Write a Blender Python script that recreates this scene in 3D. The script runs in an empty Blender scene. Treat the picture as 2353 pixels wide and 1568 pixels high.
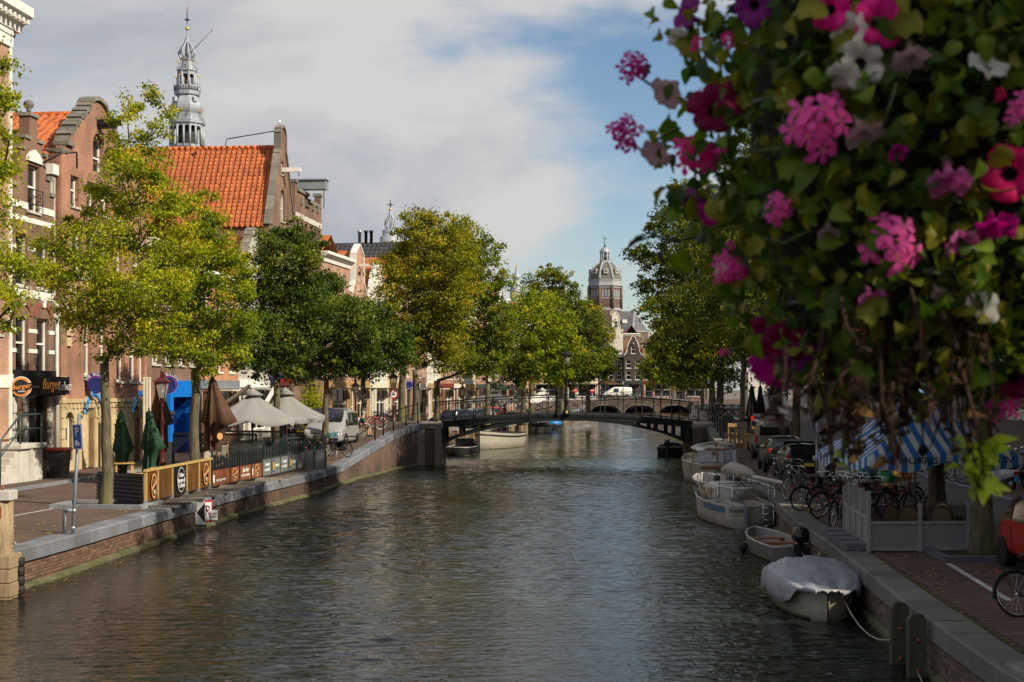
import bpy, math, random
import numpy as np
from mathutils import Vector, Matrix
R = math.radians
PI = math.pi
scene = bpy.context.scene
COL = scene.collection

# ---------------------------------------------------------------- camera, world, sun, exposure
HC, F, U0, V0 = 4.2, 3268.0, 1176.5, 895.0      # eye height over the water; survey constants of the photograph
cam_d = bpy.data.cameras.new('camera')
cam = bpy.data.objects.new('camera', cam_d)
COL.objects.link(cam)
cam.location = (0, 0, HC)
cam.rotation_euler = (R(90), 0, 0)
cam_d.sensor_width = 36
cam_d.lens = 50.0
cam_d.shift_y = 111 / 2353
cam_d.clip_start = 0.05
cam_d.clip_end = 6000
cam_d.dof.use_dof = True
cam_d.dof.focus_distance = 70
cam_d.dof.aperture_fstop = 10
scene.camera = cam

SUN_EL, SUN_BACK = R(35), R(33)                 # height, and how far behind the right-hand side
S_DIR = Vector((math.cos(SUN_EL) * math.cos(SUN_BACK), -math.cos(SUN_EL) * math.sin(SUN_BACK), math.sin(SUN_EL)))
world = bpy.data.worlds.new('World')
scene.world = world
world.use_nodes = True
wn, wl = world.node_tree.nodes, world.node_tree.links
wn.clear()
w_out = wn.new('ShaderNodeOutputWorld')
w_bg = wn.new('ShaderNodeBackground')
w_bg.inputs['Strength'].default_value = 0.08
sky = wn.new('ShaderNodeTexSky')
sky.sky_type = 'NISHITA'
sky.sun_disc = False
sky.sun_elevation = SUN_EL
sky.sun_rotation = math.atan2(S_DIR.x, S_DIR.y)
sky.air_density = 1.0
sky.dust_density = 0.6
sky.ozone_density = 1.5
def wnode(t, **kw):
    n = wn.new(t)
    for k, v in kw.items():
        if k in n.inputs: n.inputs[k].default_value = v
        else: setattr(n, k, v)
    return n
w_tc = wn.new('ShaderNodeTexCoord')
w_map = wnode('ShaderNodeMapping')
w_map.inputs['Location'].default_value = (3.1, 0.4, 1.7)
w_map.inputs['Scale'].default_value = (1, 1, 2.6)
wl.new(w_tc.outputs['Generated'], w_map.inputs['Vector'])
w_n1 = wnode('ShaderNodeTexNoise', Scale=3.2, Detail=7, Roughness=0.52)
w_n2 = wnode('ShaderNodeTexNoise', Scale=2.6, Detail=6, Roughness=0.6, Distortion=0.5)
wl.new(w_map.outputs[0], w_n1.inputs['Vector'])
wl.new(w_map.outputs[0], w_n2.inputs['Vector'])
# how much cloud lies towards a direction: a broken deck that thins out round one clear patch of sky to the right of the canal
w_dot = wnode('ShaderNodeVectorMath', operation='DOT_PRODUCT')
w_nrm = wnode('ShaderNodeVectorMath', operation='NORMALIZE')
wl.new(w_tc.outputs['Generated'], w_nrm.inputs[0])
wl.new(w_nrm.outputs[0], w_dot.inputs[0])
w_dot.inputs[1].default_value = Vector((0.12, 0.98, 0.125)).normalized()
w_gap = wnode('ShaderNodeMapRange')
w_gap.interpolation_type = 'SMOOTHSTEP'
w_gap.inputs['From Min'].default_value = math.cos(R(10))
w_gap.inputs['From Max'].default_value = math.cos(R(.5))
w_gap.inputs['To Min'].default_value = 0.34
w_gap.inputs['To Max'].default_value = -0.08
wl.new(w_dot.outputs['Value'], w_gap.inputs['Value'])
w_add = wnode('ShaderNodeMath', operation='ADD')
w_ct = wnode('ShaderNodeMath', operation='MULTIPLY_ADD'); w_ct.inputs[1].default_value = 1.9; w_ct.inputs[2].default_value = -.45
wl.new(w_n1.outputs['Fac'], w_ct.inputs[0]); wl.new(w_ct.outputs[0], w_add.inputs[0])
wl.new(w_gap.outputs[0], w_add.inputs[1])
w_cov = wnode('ShaderNodeMapRange')
w_cov.interpolation_type = 'SMOOTHSTEP'
w_cov.inputs['From Min'].default_value = 0.5
w_cov.inputs['From Max'].default_value = 0.80
wl.new(w_add.outputs[0], w_cov.inputs['Value'])
w_ramp = wnode('ShaderNodeValToRGB')
e = w_ramp.color_ramp.elements
e[0].position, e[0].color = 0.34, (3.2, 3.7, 4.6, 1)
e[1].position, e[1].color = 0.60, (6.6, 6.5, 6.4, 1)
w_mid = w_ramp.color_ramp.elements.new(0.45); w_mid.color = (4.5, 4.75, 5.25, 1)
# the deck is thinner and brighter towards its sunlit edge
w_d2 = wnode('ShaderNodeVectorMath', operation='DOT_PRODUCT'); wl.new(w_nrm.outputs[0], w_d2.inputs[0])
w_d2.inputs[1].default_value = Vector((0.03, 0.98, 0.21)).normalized()
w_br = wnode('ShaderNodeMapRange'); w_br.interpolation_type = 'SMOOTHSTEP'
for k_, v_ in (('From Min', math.cos(R(15))), ('From Max', math.cos(R(2))), ('To Min', -.07), ('To Max', .11)): w_br.inputs[k_].default_value = v_
wl.new(w_d2.outputs['Value'], w_br.inputs['Value'])
w_a2 = wnode('ShaderNodeMath', operation='ADD'); wl.new(w_n2.outputs['Fac'], w_a2.inputs[0]); wl.new(w_br.outputs[0], w_a2.inputs[1])
wl.new(w_a2.outputs[0], w_ramp.inputs['Fac'])
w_skyc = wnode('ShaderNodeHueSaturation', Saturation=1.1, Value=1.12)
wl.new(sky.outputs[0], w_skyc.inputs['Color'])
w_mix = wn.new('ShaderNodeMix'); w_mix.data_type = 'RGBA'
wl.new(w_cov.outputs[0], w_mix.inputs[0])
wl.new(w_skyc.outputs[0], w_mix.inputs[6])
wl.new(w_ramp.outputs[0], w_mix.inputs[7])
wl.new(w_mix.outputs[2], w_bg.inputs['Color'])
wl.new(w_bg.outputs[0], w_out.inputs['Surface'])

sun_d = bpy.data.lights.new('sun', 'SUN')
sun_d.energy = 5.0
sun_d.angle = R(0.5)
sun_d.color = (1.0, 0.89, 0.71)
sun = bpy.data.objects.new('sun', sun_d)
COL.objects.link(sun)
sun.location = (40, -30, 60)
sun.rotation_euler = (-S_DIR).to_track_quat('-Z', 'Y').to_euler()
vs = scene.view_settings
scene.display_settings.display_device = 'sRGB'
vs.view_transform = 'Standard'
vs.look = 'None'
vs.exposure = 0.3
vs.gamma = 1.0
vs.use_curve_mapping = False
scene.render.engine = 'CYCLES'
cy = scene.cycles
cy.use_denoising = True
cy.max_bounces = 6
cy.diffuse_bounces = 3
cy.glossy_bounces = 3
cy.transmission_bounces = 4
cy.transparent_max_bounces = 8
cy.sample_clamp_indirect = 6

# ---------------------------------------------------------------- helpers
def at(u, v, Y):
    """world point that the surveyed photo position (u, v) has at the depth Y"""
    return Vector(((u - U0) * Y / F, Y, HC - (v - V0) * Y / F))
def ux(u, Y): return (u - U0) * Y / F
def vz(v, Y): return HC - (v - V0) * Y / F
def lerp(a, b, t): return a + (b - a) * t

class MB:
    """collects shapes and links them as ONE mesh object"""
    def __init__(s): s.v, s.f, s.m, s.s = [], [], [], []
    def add(s, vs_, fs, mi=0, sm=False, X=None):
        o = len(s.v)
        if X is not None: vs_ = [X @ Vector(p) for p in vs_]
        s.v.extend(tuple(p) for p in vs_)
        s.f.extend(tuple(i + o for i in f) for f in fs)
        s.m.extend([mi] * len(fs)); s.s.extend([sm] * len(fs))
        return s
    def box(s, x0, y0, z0, x1, y1, z1, mi=0, X=None):
        return s.add([(x0,y0,z0),(x1,y0,z0),(x1,y1,z0),(x0,y1,z0),(x0,y0,z1),(x1,y0,z1),(x1,y1,z1),(x0,y1,z1)],
                     [(0,3,2,1),(4,5,6,7),(0,1,5,4),(1,2,6,5),(2,3,7,6),(3,0,4,7)], mi, False, X)
    def cb(s, c, d, mi=0, rz=0, X=None):
        m = Matrix.Translation(c) @ Matrix.Rotation(rz, 4, 'Z')
        if X is not None: m = X @ m
        return s.box(-d[0]/2, -d[1]/2, -d[2]/2, d[0]/2, d[1]/2, d[2]/2, mi, m)
    def bar(s, a, b, w, h=None, mi=0):
        a, b = Vector(a), Vector(b); h = h or w
        d = b - a; L = d.length
        q = d.to_track_quat('X', 'Z').to_matrix().to_4x4()
        return s.box(0, -w/2, -h/2, L, w/2, h/2, mi, Matrix.Translation(a) @ q)
    def tube(s, pts, r, n=8, mi=0, sm=True, cap=True):
        pts = [Vector(p) for p in pts]; k = len(pts)
        rs = list(r) if hasattr(r, '__len__') else [r] * k
        vs_, fs = [], []
        nrm = None
        for i, p in enumerate(pts):
            t = (pts[min(i+1, k-1)] - pts[max(i-1, 0)]).normalized()
            if nrm is None:
                nrm = t.orthogonal().normalized()
            nrm = (nrm - t * nrm.dot(t))
            nrm = nrm.normalized() if nrm.length > 1e-6 else t.orthogonal().normalized()
            b = t.cross(nrm)
            for j in range(n):
                a = 2 * PI * j / n
                vs_.append(p + (nrm * math.cos(a) + b * math.sin(a)) * rs[i])
        for i in range(k - 1):
            for j in range(n):
                j2 = (j + 1) % n
                fs.append((i*n+j, i*n+j2, (i+1)*n+j2, (i+1)*n+j))
        if cap:
            fs.append(tuple(range(n))[::-1]); fs.append(tuple((k-1)*n + j for j in range(n)))
        return s.add(vs_, fs, mi, sm)
    def lathe(s, prof, n=16, mi=0, sm=True, X=None, ph=0.0, star=None):
        vs_, fs = [], []
        for i, (r, z) in enumerate(prof):
            for j in range(n):
                a = 2*PI*j/n + ph
                rr = r * (star(j, i) if star else 1)
                vs_.append((rr*math.cos(a), rr*math.sin(a), z))
        for i in range(len(prof)-1):
            for j in range(n):
                j2 = (j+1) % n
                fs.append((i*n+j, i*n+j2, (i+1)*n+j2, (i+1)*n+j))
        if prof[0][0] > 1e-5: fs.append(tuple(range(n))[::-1])
        if prof[-1][0] > 1e-5: fs.append(tuple((len(prof)-1)*n+j for j in range(n)))
        return s.add(vs_, fs, mi, sm, X)
    def loft(s, rings, mi=0, sm=True, closed=True, cap=(True, True), X=None):
        n = len(rings[0]); vs_ = [p for r in rings for p in r]; fs = []
        for i in range(len(rings)-1):
            for j in range(n if closed else n-1):
                j2 = (j+1) % n
                fs.append((i*n+j, i*n+j2, (i+1)*n+j2, (i+1)*n+j))
        if cap[0]: fs.append(tuple(range(n))[::-1])
        if cap[1]: fs.append(tuple((len(rings)-1)*n+j for j in range(n)))
        return s.add(vs_, fs, mi, sm, X)
    def prism(s, poly, a0, a1, ax='y', mi=0, X=None):
        """polygon [(p,q)] extruded along an axis: y -> (p,a,q); z -> (p,q,a); x -> (a,p,q)"""
        f = {'y': lambda p, q, a: (p, a, q), 'z': lambda p, q, a: (p, q, a), 'x': lambda p, q, a: (a, p, q)}[ax]
        n = len(poly)
        vs_ = [f(p, q, a0) for p, q in poly] + [f(p, q, a1) for p, q in poly]
        fs = [tuple(range(n)), tuple(range(n, 2*n))[::-1]] + [((i+1) % n, i, n+i, n+(i+1) % n) for i in range(n)]
        return s.add(vs_, fs, mi, False, X)
    def ball(s, c, r, n=12, m=8, mi=0, sc=(1,1,1)):
        prof = [(max(r*math.sin(PI*i/m), 1e-6 if i in (0, m) else 0), -r*math.cos(PI*i/m)) for i in range(m+1)]
        return s.lathe(prof, n, mi, True, Matrix.Translation(c) @ Matrix.Diagonal((*sc, 1)))
    def disc(s, c, r, n=24, mi=0, ax='y', th=0.02, rx=None):
        rx = rx or r
        poly = [(rx*math.cos(2*PI*i/n), r*math.sin(2*PI*i/n)) for i in range(n)]
        return s.prism(poly, -th/2, th/2, ax, mi, Matrix.Translation(c))
    def torus(s, c, R_, r, n=28, k=6, mi=0, ax='x'):
        vs_, fs = [], []
        for i in range(n):
            a = 2*PI*i/n
            for j in range(k):
                b = 2*PI*j/k
                q = R_ + r*math.cos(b)
                p, z_, o = q*math.cos(a), q*math.sin(a), r*math.sin(b)
                vs_.append({'x': (o, p, z_), 'y': (p, o, z_), 'z': (p, z_, o)}[ax])
        for i in range(n):
            for j in range(k):
                i2, j2 = (i+1) % n, (j+1) % k
                fs.append((i*k+j, i2*k+j, i2*k+j2, i*k+j2))
        return s.add(vs_, fs, mi, True, Matrix.Translation(c))
    def mesh(s, name, mats):
        me = bpy.data.meshes.new(name)
        me.from_pydata(s.v, [], s.f)
        for m in (mats if isinstance(mats, (list, tuple)) else [mats]): me.materials.append(m)
        me.polygons.foreach_set('material_index', s.m)
        me.polygons.foreach_set('use_smooth', s.s)
        me.update()
        return me
    def obj(s, name, mats, parent=None, loc=None, rz=0, bevel=0, fixn=False, **props):
        o = link(name, s.mesh(name, mats), parent, loc, rz, **props)
        if bevel:
            b = o.modifiers.new('bevel', 'BEVEL'); b.width = bevel; b.segments = 2; b.limit_method = 'ANGLE'; b.angle_limit = R(40)
        return o

_kids = {}
def link(name, me, parent=None, loc=None, rz=0, **props):
    o = bpy.data.objects.new(name, me)
    COL.objects.link(o)
    if parent is not None:
        o.parent = parent; _kids.setdefault(parent, []).append(o)
    if loc is not None: o.location = loc
    if rz: o.rotation_euler = (0, 0, rz)
    for k, v in props.items():
        if v is not None: o[k] = v
    return o
def thing(name, label, category, loc=(0, 0, 0), rz=0, group=None):
    return link(name, None, None, loc, rz, label=label, category=category, group=group)
def dup(o, parent=None, loc=None, rz=None, label=None, group=None):
    """a copy of a thing together with copies of its parts and sub-parts (mesh data shared)"""
    c = o.copy(); COL.objects.link(c)
    if parent is not None:
        c.parent = parent; _kids.setdefault(parent, []).append(c)
    if loc is not None: c.location = loc
    if rz is not None: c.rotation_euler = (0, 0, rz)
    if label: c['label'] = label
    if group: c['group'] = group
    for ch in KIDS(o): dup(ch, c)
    return c
def KIDS(o): return list(_kids.get(o, ()))

def fastmesh(name, co, quads, mats, tint=None, midx=None, smooth=False):
    """mesh from numpy arrays: co (n,3), quads (m,4)"""
    me = bpy.data.meshes.new(name)
    me.vertices.add(len(co)); me.vertices.foreach_set('co', np.asarray(co, dtype=np.float32).ravel())
    k = quads.shape[1]
    me.loops.add(quads.size); me.loops.foreach_set('vertex_index', quads.astype(np.int32).ravel())
    me.polygons.add(len(quads))
    me.polygons.foreach_set('loop_start', np.arange(0, quads.size, k, dtype=np.int32))
    for m in (mats if isinstance(mats, (list, tuple)) else [mats]): me.materials.append(m)
    if midx is not None: me.polygons.foreach_set('material_index', midx.astype(np.int32))
    if tint is not None:
        a = me.attributes.new('tint', 'FLOAT', 'POINT'); a.data.foreach_set('value', np.asarray(tint, dtype=np.float32))
    me.update(calc_edges=True)
    me.polygons.foreach_set('use_smooth', [smooth] * len(quads))
    return me

# ---------------------------------------------------------------- materials
_M = {}
def nodes_of(name):
    m = bpy.data.materials.new(name); m.use_nodes = True
    nt = m.node_tree
    return m, nt.nodes, nt.links, nt.nodes['Principled BSDF']
def M(name, col=(.5, .5, .5), rough=.6, metal=0, var=.18, vs_=3.0, bump=0, bs=40, dirt=None, spec=.5, emit=0, stretch=None, rnd=0):
    """painted, metal, stone, timber or cloth surface with grain, wear and relief"""
    if name in _M: return _M[name]
    m, n, l, p = nodes_of(name)
    tc = n.new('ShaderNodeTexCoord')
    src = tc.outputs['Object']
    if stretch:
        mp = n.new('ShaderNodeMapping'); mp.inputs['Scale'].default_value = stretch
        l.new(src, mp.inputs['Vector']); src = mp.outputs[0]
    nz = n.new('ShaderNodeTexNoise'); nz.inputs['Scale'].default_value = vs_; nz.inputs['Detail'].default_value = 6
    nz.inputs['Roughness'].default_value = .65
    l.new(src, nz.inputs['Vector'])
    mr = n.new('ShaderNodeMapRange')
    mr.inputs['From Min'].default_value = .3; mr.inputs['From Max'].default_value = .7
    mr.inputs['To Min'].default_value = 1 - var; mr.inputs['To Max'].default_value = 1 + var
    l.new(nz.outputs['Fac'], mr.inputs['Value'])
    hs = n.new('ShaderNodeHueSaturation'); hs.inputs['Color'].default_value = (*col, 1)
    val = mr.outputs[0]
    if rnd:
        oi = n.new('ShaderNodeObjectInfo'); m3 = n.new('ShaderNodeMapRange'); m3.inputs['To Min'].default_value = 1 - rnd; m3.inputs['To Max'].default_value = 1 + rnd
        l.new(oi.outputs['Random'], m3.inputs['Value']); mm = n.new('ShaderNodeMath'); mm.operation = 'MULTIPLY'; l.new(val, mm.inputs[0]); l.new(m3.outputs[0], mm.inputs[1]); val = mm.outputs[0]
    l.new(val, hs.inputs['Value'])
    out = hs.outputs['Color']
    if dirt:
        dc, da, ds = dirt
        n2 = n.new('ShaderNodeTexNoise'); n2.inputs['Scale'].default_value = ds; n2.inputs['Detail'].default_value = 8
        n2.inputs['Roughness'].default_value = .7
        l.new(src, n2.inputs['Vector'])
        m2 = n.new('ShaderNodeMapRange'); m2.inputs['From Min'].default_value = .45; m2.inputs['From Max'].default_value = .68
        m2.inputs['To Max'].default_value = da
        l.new(n2.outputs['Fac'], m2.inputs['Value'])
        mx = n.new('ShaderNodeMix'); mx.data_type = 'RGBA'
        l.new(m2.outputs[0], mx.inputs[0]); l.new(out, mx.inputs[6]); mx.inputs[7].default_value = (*dc, 1)
        out = mx.outputs[2]
    l.new(out, p.inputs['Base Color'])
    p.inputs['Roughness'].default_value = rough; p.inputs['Metallic'].default_value = metal
    p.inputs['Specular IOR Level'].default_value = spec
    if bump:
        nb = n.new('ShaderNodeTexNoise'); nb.inputs['Scale'].default_value = bs; nb.inputs['Detail'].default_value = 5
        l.new(src, nb.inputs['Vector'])
        b = n.new('ShaderNodeBump'); b.inputs['Strength'].default_value = bump; b.inputs['Distance'].default_value = .02
        l.new(nb.outputs['Fac'], b.inputs['Height']); l.new(b.outputs[0], p.inputs['Normal'])
    if emit:
        p.inputs['Emission Color'].default_value = (*col, 1); p.inputs['Emission Strength'].default_value = emit
    _M[name] = m
    return m
def MBRICK(name, c1, c2, mortar, bw=.22, bh=.07, ms=.010, rough=.85, flat=False, dirt=None, bump=.5):
    """brickwork: object x+y runs along the course, z up (flat=True: paving, x across, y along)"""
    if name in _M: return _M[name]
    m, n, l, p = nodes_of(name)
    tc = n.new('ShaderNodeTexCoord'); sp = n.new('ShaderNodeSeparateXYZ'); cb = n.new('ShaderNodeCombineXYZ')
    l.new(tc.outputs['Object'], sp.inputs[0])
    if flat:
        l.new(sp.outputs[0], cb.inputs[0]); l.new(sp.outputs[1], cb.inputs[1])
    else:
        ad = n.new('ShaderNodeMath'); ad.operation = 'ADD'
        l.new(sp.outputs[0], ad.inputs[0]); l.new(sp.outputs[1], ad.inputs[1])
        l.new(ad.outputs[0], cb.inputs[0]); l.new(sp.outputs[2], cb.inputs[1])
    br = n.new('ShaderNodeTexBrick')
    br.inputs['Color1'].default_value = (*c1, 1); br.inputs['Color2'].default_value = (*c2, 1); br.inputs['Mortar'].default_value = (*mortar, 1)
    br.inputs['Scale'].default_value = 1; br.inputs['Brick Width'].default_value = bw; br.inputs['Row Height'].default_value = bh
    br.inputs['Mortar Size'].default_value = ms; br.inputs['Mortar Smooth'].default_value = .3
    l.new(cb.outputs[0], br.inputs['Vector'])
    nz = n.new('ShaderNodeTexNoise'); nz.inputs['Scale'].default_value = .8; nz.inputs['Detail'].default_value = 7; nz.inputs['Roughness'].default_value = .7
    l.new(tc.outputs['Object'], nz.inputs['Vector'])
    mr = n.new('ShaderNodeMapRange'); mr.inputs['From Min'].default_value = .3; mr.inputs['From Max'].default_value = .7
    mr.inputs['To Min'].default_value = .68; mr.inputs['To Max'].default_value = 1.25
    l.new(nz.outputs['Fac'], mr.inputs['Value'])
    hs = n.new('ShaderNodeHueSaturation'); l.new(br.outputs['Color'], hs.inputs['Color']); l.new(mr.outputs[0], hs.inputs['Value'])
    out = hs.outputs['Color']
    if dirt:
        dc, da, ds = dirt
        n2 = n.new('ShaderNodeTexNoise'); n2.inputs['Scale'].default_value = ds; n2.inputs['Detail'].default_value = 8
        l.new(tc.outputs['Object'], n2.inputs['Vector'])
        m2 = n.new('ShaderNodeMapRange'); m2.inputs['From Min'].default_value = .42; m2.inputs['From Max'].default_value = .66; m2.inputs['To Max'].default_value = da
        l.new(n2.outputs['Fac'], m2.inputs['Value'])
        mx = n.new('ShaderNodeMix'); mx.data_type = 'RGBA'
        l.new(m2.outputs[0], mx.inputs[0]); l.new(out, mx.inputs[6]); mx.inputs[7].default_value = (*dc, 1); out = mx.outputs[2]
    l.new(out, p.inputs['Base Color']); p.inputs['Roughness'].default_value = rough
    if bump:
        b = n.new('ShaderNodeBump'); b.inputs['Strength'].default_value = bump; b.inputs['Distance'].default_value = .008; b.invert = True
        l.new(br.outputs['Fac'], b.inputs['Height']); l.new(b.outputs[0], p.inputs['Normal'])
    _M[name] = m
    return m
def MLEAF(name, stops, trans=.35, rough=.5):
    """leaf surface: each leaf's own colour from its tint, light also passes through"""
    if name in _M: return _M[name]
    m, n, l, p = nodes_of(name)
    a = n.new('ShaderNodeAttribute'); a.attribute_name = 'tint'
    rp = n.new('ShaderNodeValToRGB')
    el = rp.color_ramp.elements
    el[0].position, el[0].color = stops[0][0], (*stops[0][1], 1)
    el[1].position, el[1].color = stops[-1][0], (*stops[-1][1], 1)
    for pos, c in stops[1:-1]:
        q = el.new(pos); q.color = (*c, 1)
    l.new(a.outputs['Fac'], rp.inputs['Fac'])
    l.new(rp.outputs[0], p.inputs['Base Color'])
    p.inputs['Roughness'].default_value = rough; p.inputs['Specular IOR Level'].default_value = .2
    t = n.new('ShaderNodeBsdfTranslucent')
    hs = n.new('ShaderNodeHueSaturation'); hs.inputs['Saturation'].default_value = 1.15; hs.inputs['Value'].default_value = 1.7
    l.new(rp.outputs[0], hs.inputs['Color']); l.new(hs.outputs[0], t.inputs['Color'])
    mx = n.new('ShaderNodeMixShader'); mx.inputs[0].default_value = trans
    l.new(p.outputs[0], mx.inputs[1]); l.new(t.outputs[0], mx.inputs[2])
    l.new(mx.outputs[0], n['Material Output'].inputs['Surface'])
    _M[name] = m
    return m
def MGLASS(name, col, alpha=.35, rough=.05):
    """thin see-through sheet"""
    if name in _M: return _M[name]
    m, n, l, p = nodes_of(name)
    p.inputs['Base Color'].default_value = (*col, 1); p.inputs['Roughness'].default_value = rough
    t = n.new('ShaderNodeBsdfTransparent'); t.inputs['Color'].default_value = tuple(lerp(1, c, .4) for c in col) + (1,)
    nz = n.new('ShaderNodeTexNoise'); nz.inputs['Scale'].default_value = 2.0
    tc = n.new('ShaderNodeTexCoord'); l.new(tc.outputs['Object'], nz.inputs['Vector'])
    mr = n.new('ShaderNodeMapRange'); mr.inputs['To Min'].default_value = alpha * .7; mr.inputs['To Max'].default_value = min(1, alpha * 1.3)
    l.new(nz.outputs['Fac'], mr.inputs['Value'])
    mx = n.new('ShaderNodeMixShader'); l.new(mr.outputs[0], mx.inputs[0])
    l.new(t.outputs[0], mx.inputs[1]); l.new(p.outputs[0], mx.inputs[2])
    l.new(mx.outputs[0], n['Material Output'].inputs['Surface'])
    _M[name] = m
    return m

white = M('white_paint', (.78, .76, .70), .5, var=.08, dirt=((.45, .42, .36), .35, 1.5))
cream = M('cream_paint', (.68, .62, .48), .55, var=.1, dirt=((.36, .32, .24), .4, 1.2))
stone = M('grey_stone', (.20,.18,.15), .8, rnd=.25, var=.25, bump=.3, bs=25, dirt=((.09,.09,.075), .6, 1.3))
sandstone = M('sandstone', (.52, .41, .24), .8, var=.16, vs_=1.6, bump=.25, bs=18, dirt=((.34, .22, .10), .55, .9))
dark_iron = M('dark_green_iron', (.012,.016,.016), .6, var=.3, spec=.2)
black_metal = M('black_metal', (.012, .012, .013), .4, var=.3)
steel = M('galvanised_steel', (.42, .44, .46), .4, .7, var=.15)
chrome = M('chrome', (.75, .75, .75), .15, 1, var=.05)
oxblood = M('oxblood_paint', (.085, .012, .012), .35, var=.3)
lead = M('lead_sheet', (.33, .36, .40), .55, .2, var=.2, vs_=.6, dirt=((.20, .21, .23), .6, .5))
gilt = M('gilt', (.8, .5, .12), .3, .9, var=.1)
glass = M('window_glass', (.012, .015, .018), .06, var=.4, spec=1.0)
wood = M('weathered_timber', (.30, .22, .13), .85, var=.35, vs_=4, bump=.5, bs=14, stretch=(6, 6, .6))
pine = M('pine_timber', (.46, .30, .10), .7, var=.25, vs_=5, stretch=(5, 5, .8))
plank = M('brown_plank', (.20, .10, .04), .6, var=.4, vs_=3, stretch=(4, 4, .4))
rubber = M('rubber', (.012, .012, .012), .7, var=.3)
bark = M('bark', (.10,.082,.055), .95, var=.75, vs_=5, bump=1, bs=10, stretch=(1.6, 1.6, .35), dirt=((.11,.125,.02), .75, 1.6))
blk = M('black_plastic', (.01, .01, .011), .5, var=.3)
red_paint = M('red_paint', (.55, .02, .015), .35, var=.1)
txt_white = M('white_lettering', (.80, .80, .80), .5, var=.05)
txt_black = M('black_lettering', (.012, .012, .015), .5, var=.05)

_fonts = {}
def text(s, size, mat, parent, X, name='lettering', ext=.004, shear=0, align='CENTER', sx=1, space=1):
    """lettering as a mesh: X places its own x (reading direction) / y (up) plane"""
    cu = bpy.data.curves.new('lettering', 'FONT')
    cu.body = s; cu.size = size; cu.align_x = align; cu.align_y = 'CENTER'; cu.extrude = ext; cu.shear = shear
    cu.resolution_u = 2; cu.space_character = space
    to = bpy.data.objects.new('lettering_source', cu)
    me = bpy.data.meshes.new_from_object(to)
    bpy.data.objects.remove(to); bpy.data.curves.remove(cu)
    me.transform(X @ Matrix.Diagonal((sx, 1, 1, 1)))
    me.materials.clear(); me.materials.append(mat)
    me.name = name
    return link(name, me, parent)
UPRIGHT = Matrix.Rotation(R(90), 4, 'X')          # text plane stood up, read from the -y side
# ================================================================ THE SETTING: canal, quays, streets
LQ = [(-40,-11.4),(0,-11.1),(29,-10.45),(32.7,-10.1),(42.9,-9.45),(50,-8.86),(57.6,-7.85),(64.4,-7.46),(68.6,-6.9),(74.6,-6.15),(79.3,-4.9),(84,-4.9),(93,-4.6),(108,-2.4),(125,.2),(150,3.6),(178,6.8),(205,9.6),(245,13),(262,14)]
RQ = [(-40,5.3),(0,5.6),(17.3,5.9),(22.4,6.23),(25.3,6.48),(31.7,7.0),(36.2,7.28),(43.3,7.97),(48.1,8.34),(57,9.2),(65.7,9.96),(74,10.45),(80,10.85),(86,10.9),(96,11.6),(125,15),(178,22.5),(245,31),(262,33)]
def XQL(Y): return float(np.interp(Y, [a for a, b in LQ], [b for a, b in LQ]))
def XQR(Y): return float(np.interp(Y, [a for a, b in RQ], [b for a, b in RQ]))
def XL(Y): return float(np.interp(Y, [-40, 100, 130, 180, 250], [-27.3, -13.3, -8.6, -1.2, 6.5]))
def XR(Y): return float(np.interp(Y, [-40, 0, 100, 200, 260], [17.0, 21.0, 31.0, 42.5, 50.0]))
def zg(Y): return float(np.interp(Y, [-40, 63.5, 79, 85, 104, 150, 225, 240, 262], [.85, .85, 2.33, 2.33, 1.25, 1.2, 1.3, 2.3, 2.3]))
def zf_(Y): return float(np.interp(Y, [-40, 63.5, 80, 225, 240, 262], [.85, .85, 1.2, 1.25, 2.3, 2.3]))
def zl(x, Y):
    """height of the left street: the ramp to the bridge only runs along the water"""
    q = min(1, max(0, (XQL(Y) - x - 3.4) / 2.2)); q = q*q*(3 - 2*q)
    return lerp(zg(Y), zf_(Y), q)
def zr(Y): return float(np.interp(Y, [-40, 65.7, 80, 86, 104, 150, 225, 240, 262], [.85, .85, 2.30, 2.30, 1.25, 1.2, 1.3, 2.3, 2.3]))

# water
wm, n, l, p = nodes_of('canal_water')
p.inputs['Base Color'].default_value = (.011, .015, .013, 1)
p.inputs['Roughness'].default_value = .04; p.inputs['IOR'].default_value = 1.333
tc = n.new('ShaderNodeTexCoord')
def wave(scale, sx, sy, rot, detail):
    mp = n.new('ShaderNodeMapping'); mp.inputs['Scale'].default_value = (sx, sy, 1); mp.inputs['Rotation'].default_value = (0, 0, R(rot))
    l.new(tc.outputs['Object'], mp.inputs['Vector'])
    z = n.new('ShaderNodeTexNoise'); z.inputs['Scale'].default_value = scale; z.inputs['Detail'].default_value = detail
    z.inputs['Roughness'].default_value = .55; z.inputs['Distortion'].default_value = .4
    l.new(mp.outputs[0], z.inputs['Vector']); return z.outputs['Fac']
patch = n.new('ShaderNodeMapRange'); patch.inputs['From Min'].default_value = .35; patch.inputs['From Max'].default_value = .65
patch.inputs['To Min'].default_value = .55; patch.inputs['To Max'].default_value = 1.15
l.new(wave(.09, 1, .5, 10, 3), patch.inputs['Value'])
h = None
for sc, sx, sy, rot, de, amp in ((2.6, .7, 1.25, -12, 3, .022), (6.5, .8, 1.2, 15, 3, .022)):
    mu = n.new('ShaderNodeMath'); mu.operation = 'MULTIPLY'; mu.inputs[1].default_value = amp
    l.new(wave(sc, sx, sy, rot, de), mu.inputs[0])
    if h is None: h = mu.outputs[0]
    else:
        ad = n.new('ShaderNodeMath'); ad.operation = 'ADD'; l.new(h, ad.inputs[0]); l.new(mu.outputs[0], ad.inputs[1]); h = ad.outputs[0]
mu = n.new('ShaderNodeMath'); mu.operation = 'MULTIPLY'; l.new(h, mu.inputs[0]); l.new(patch.outputs[0], mu.inputs[1])
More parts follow.
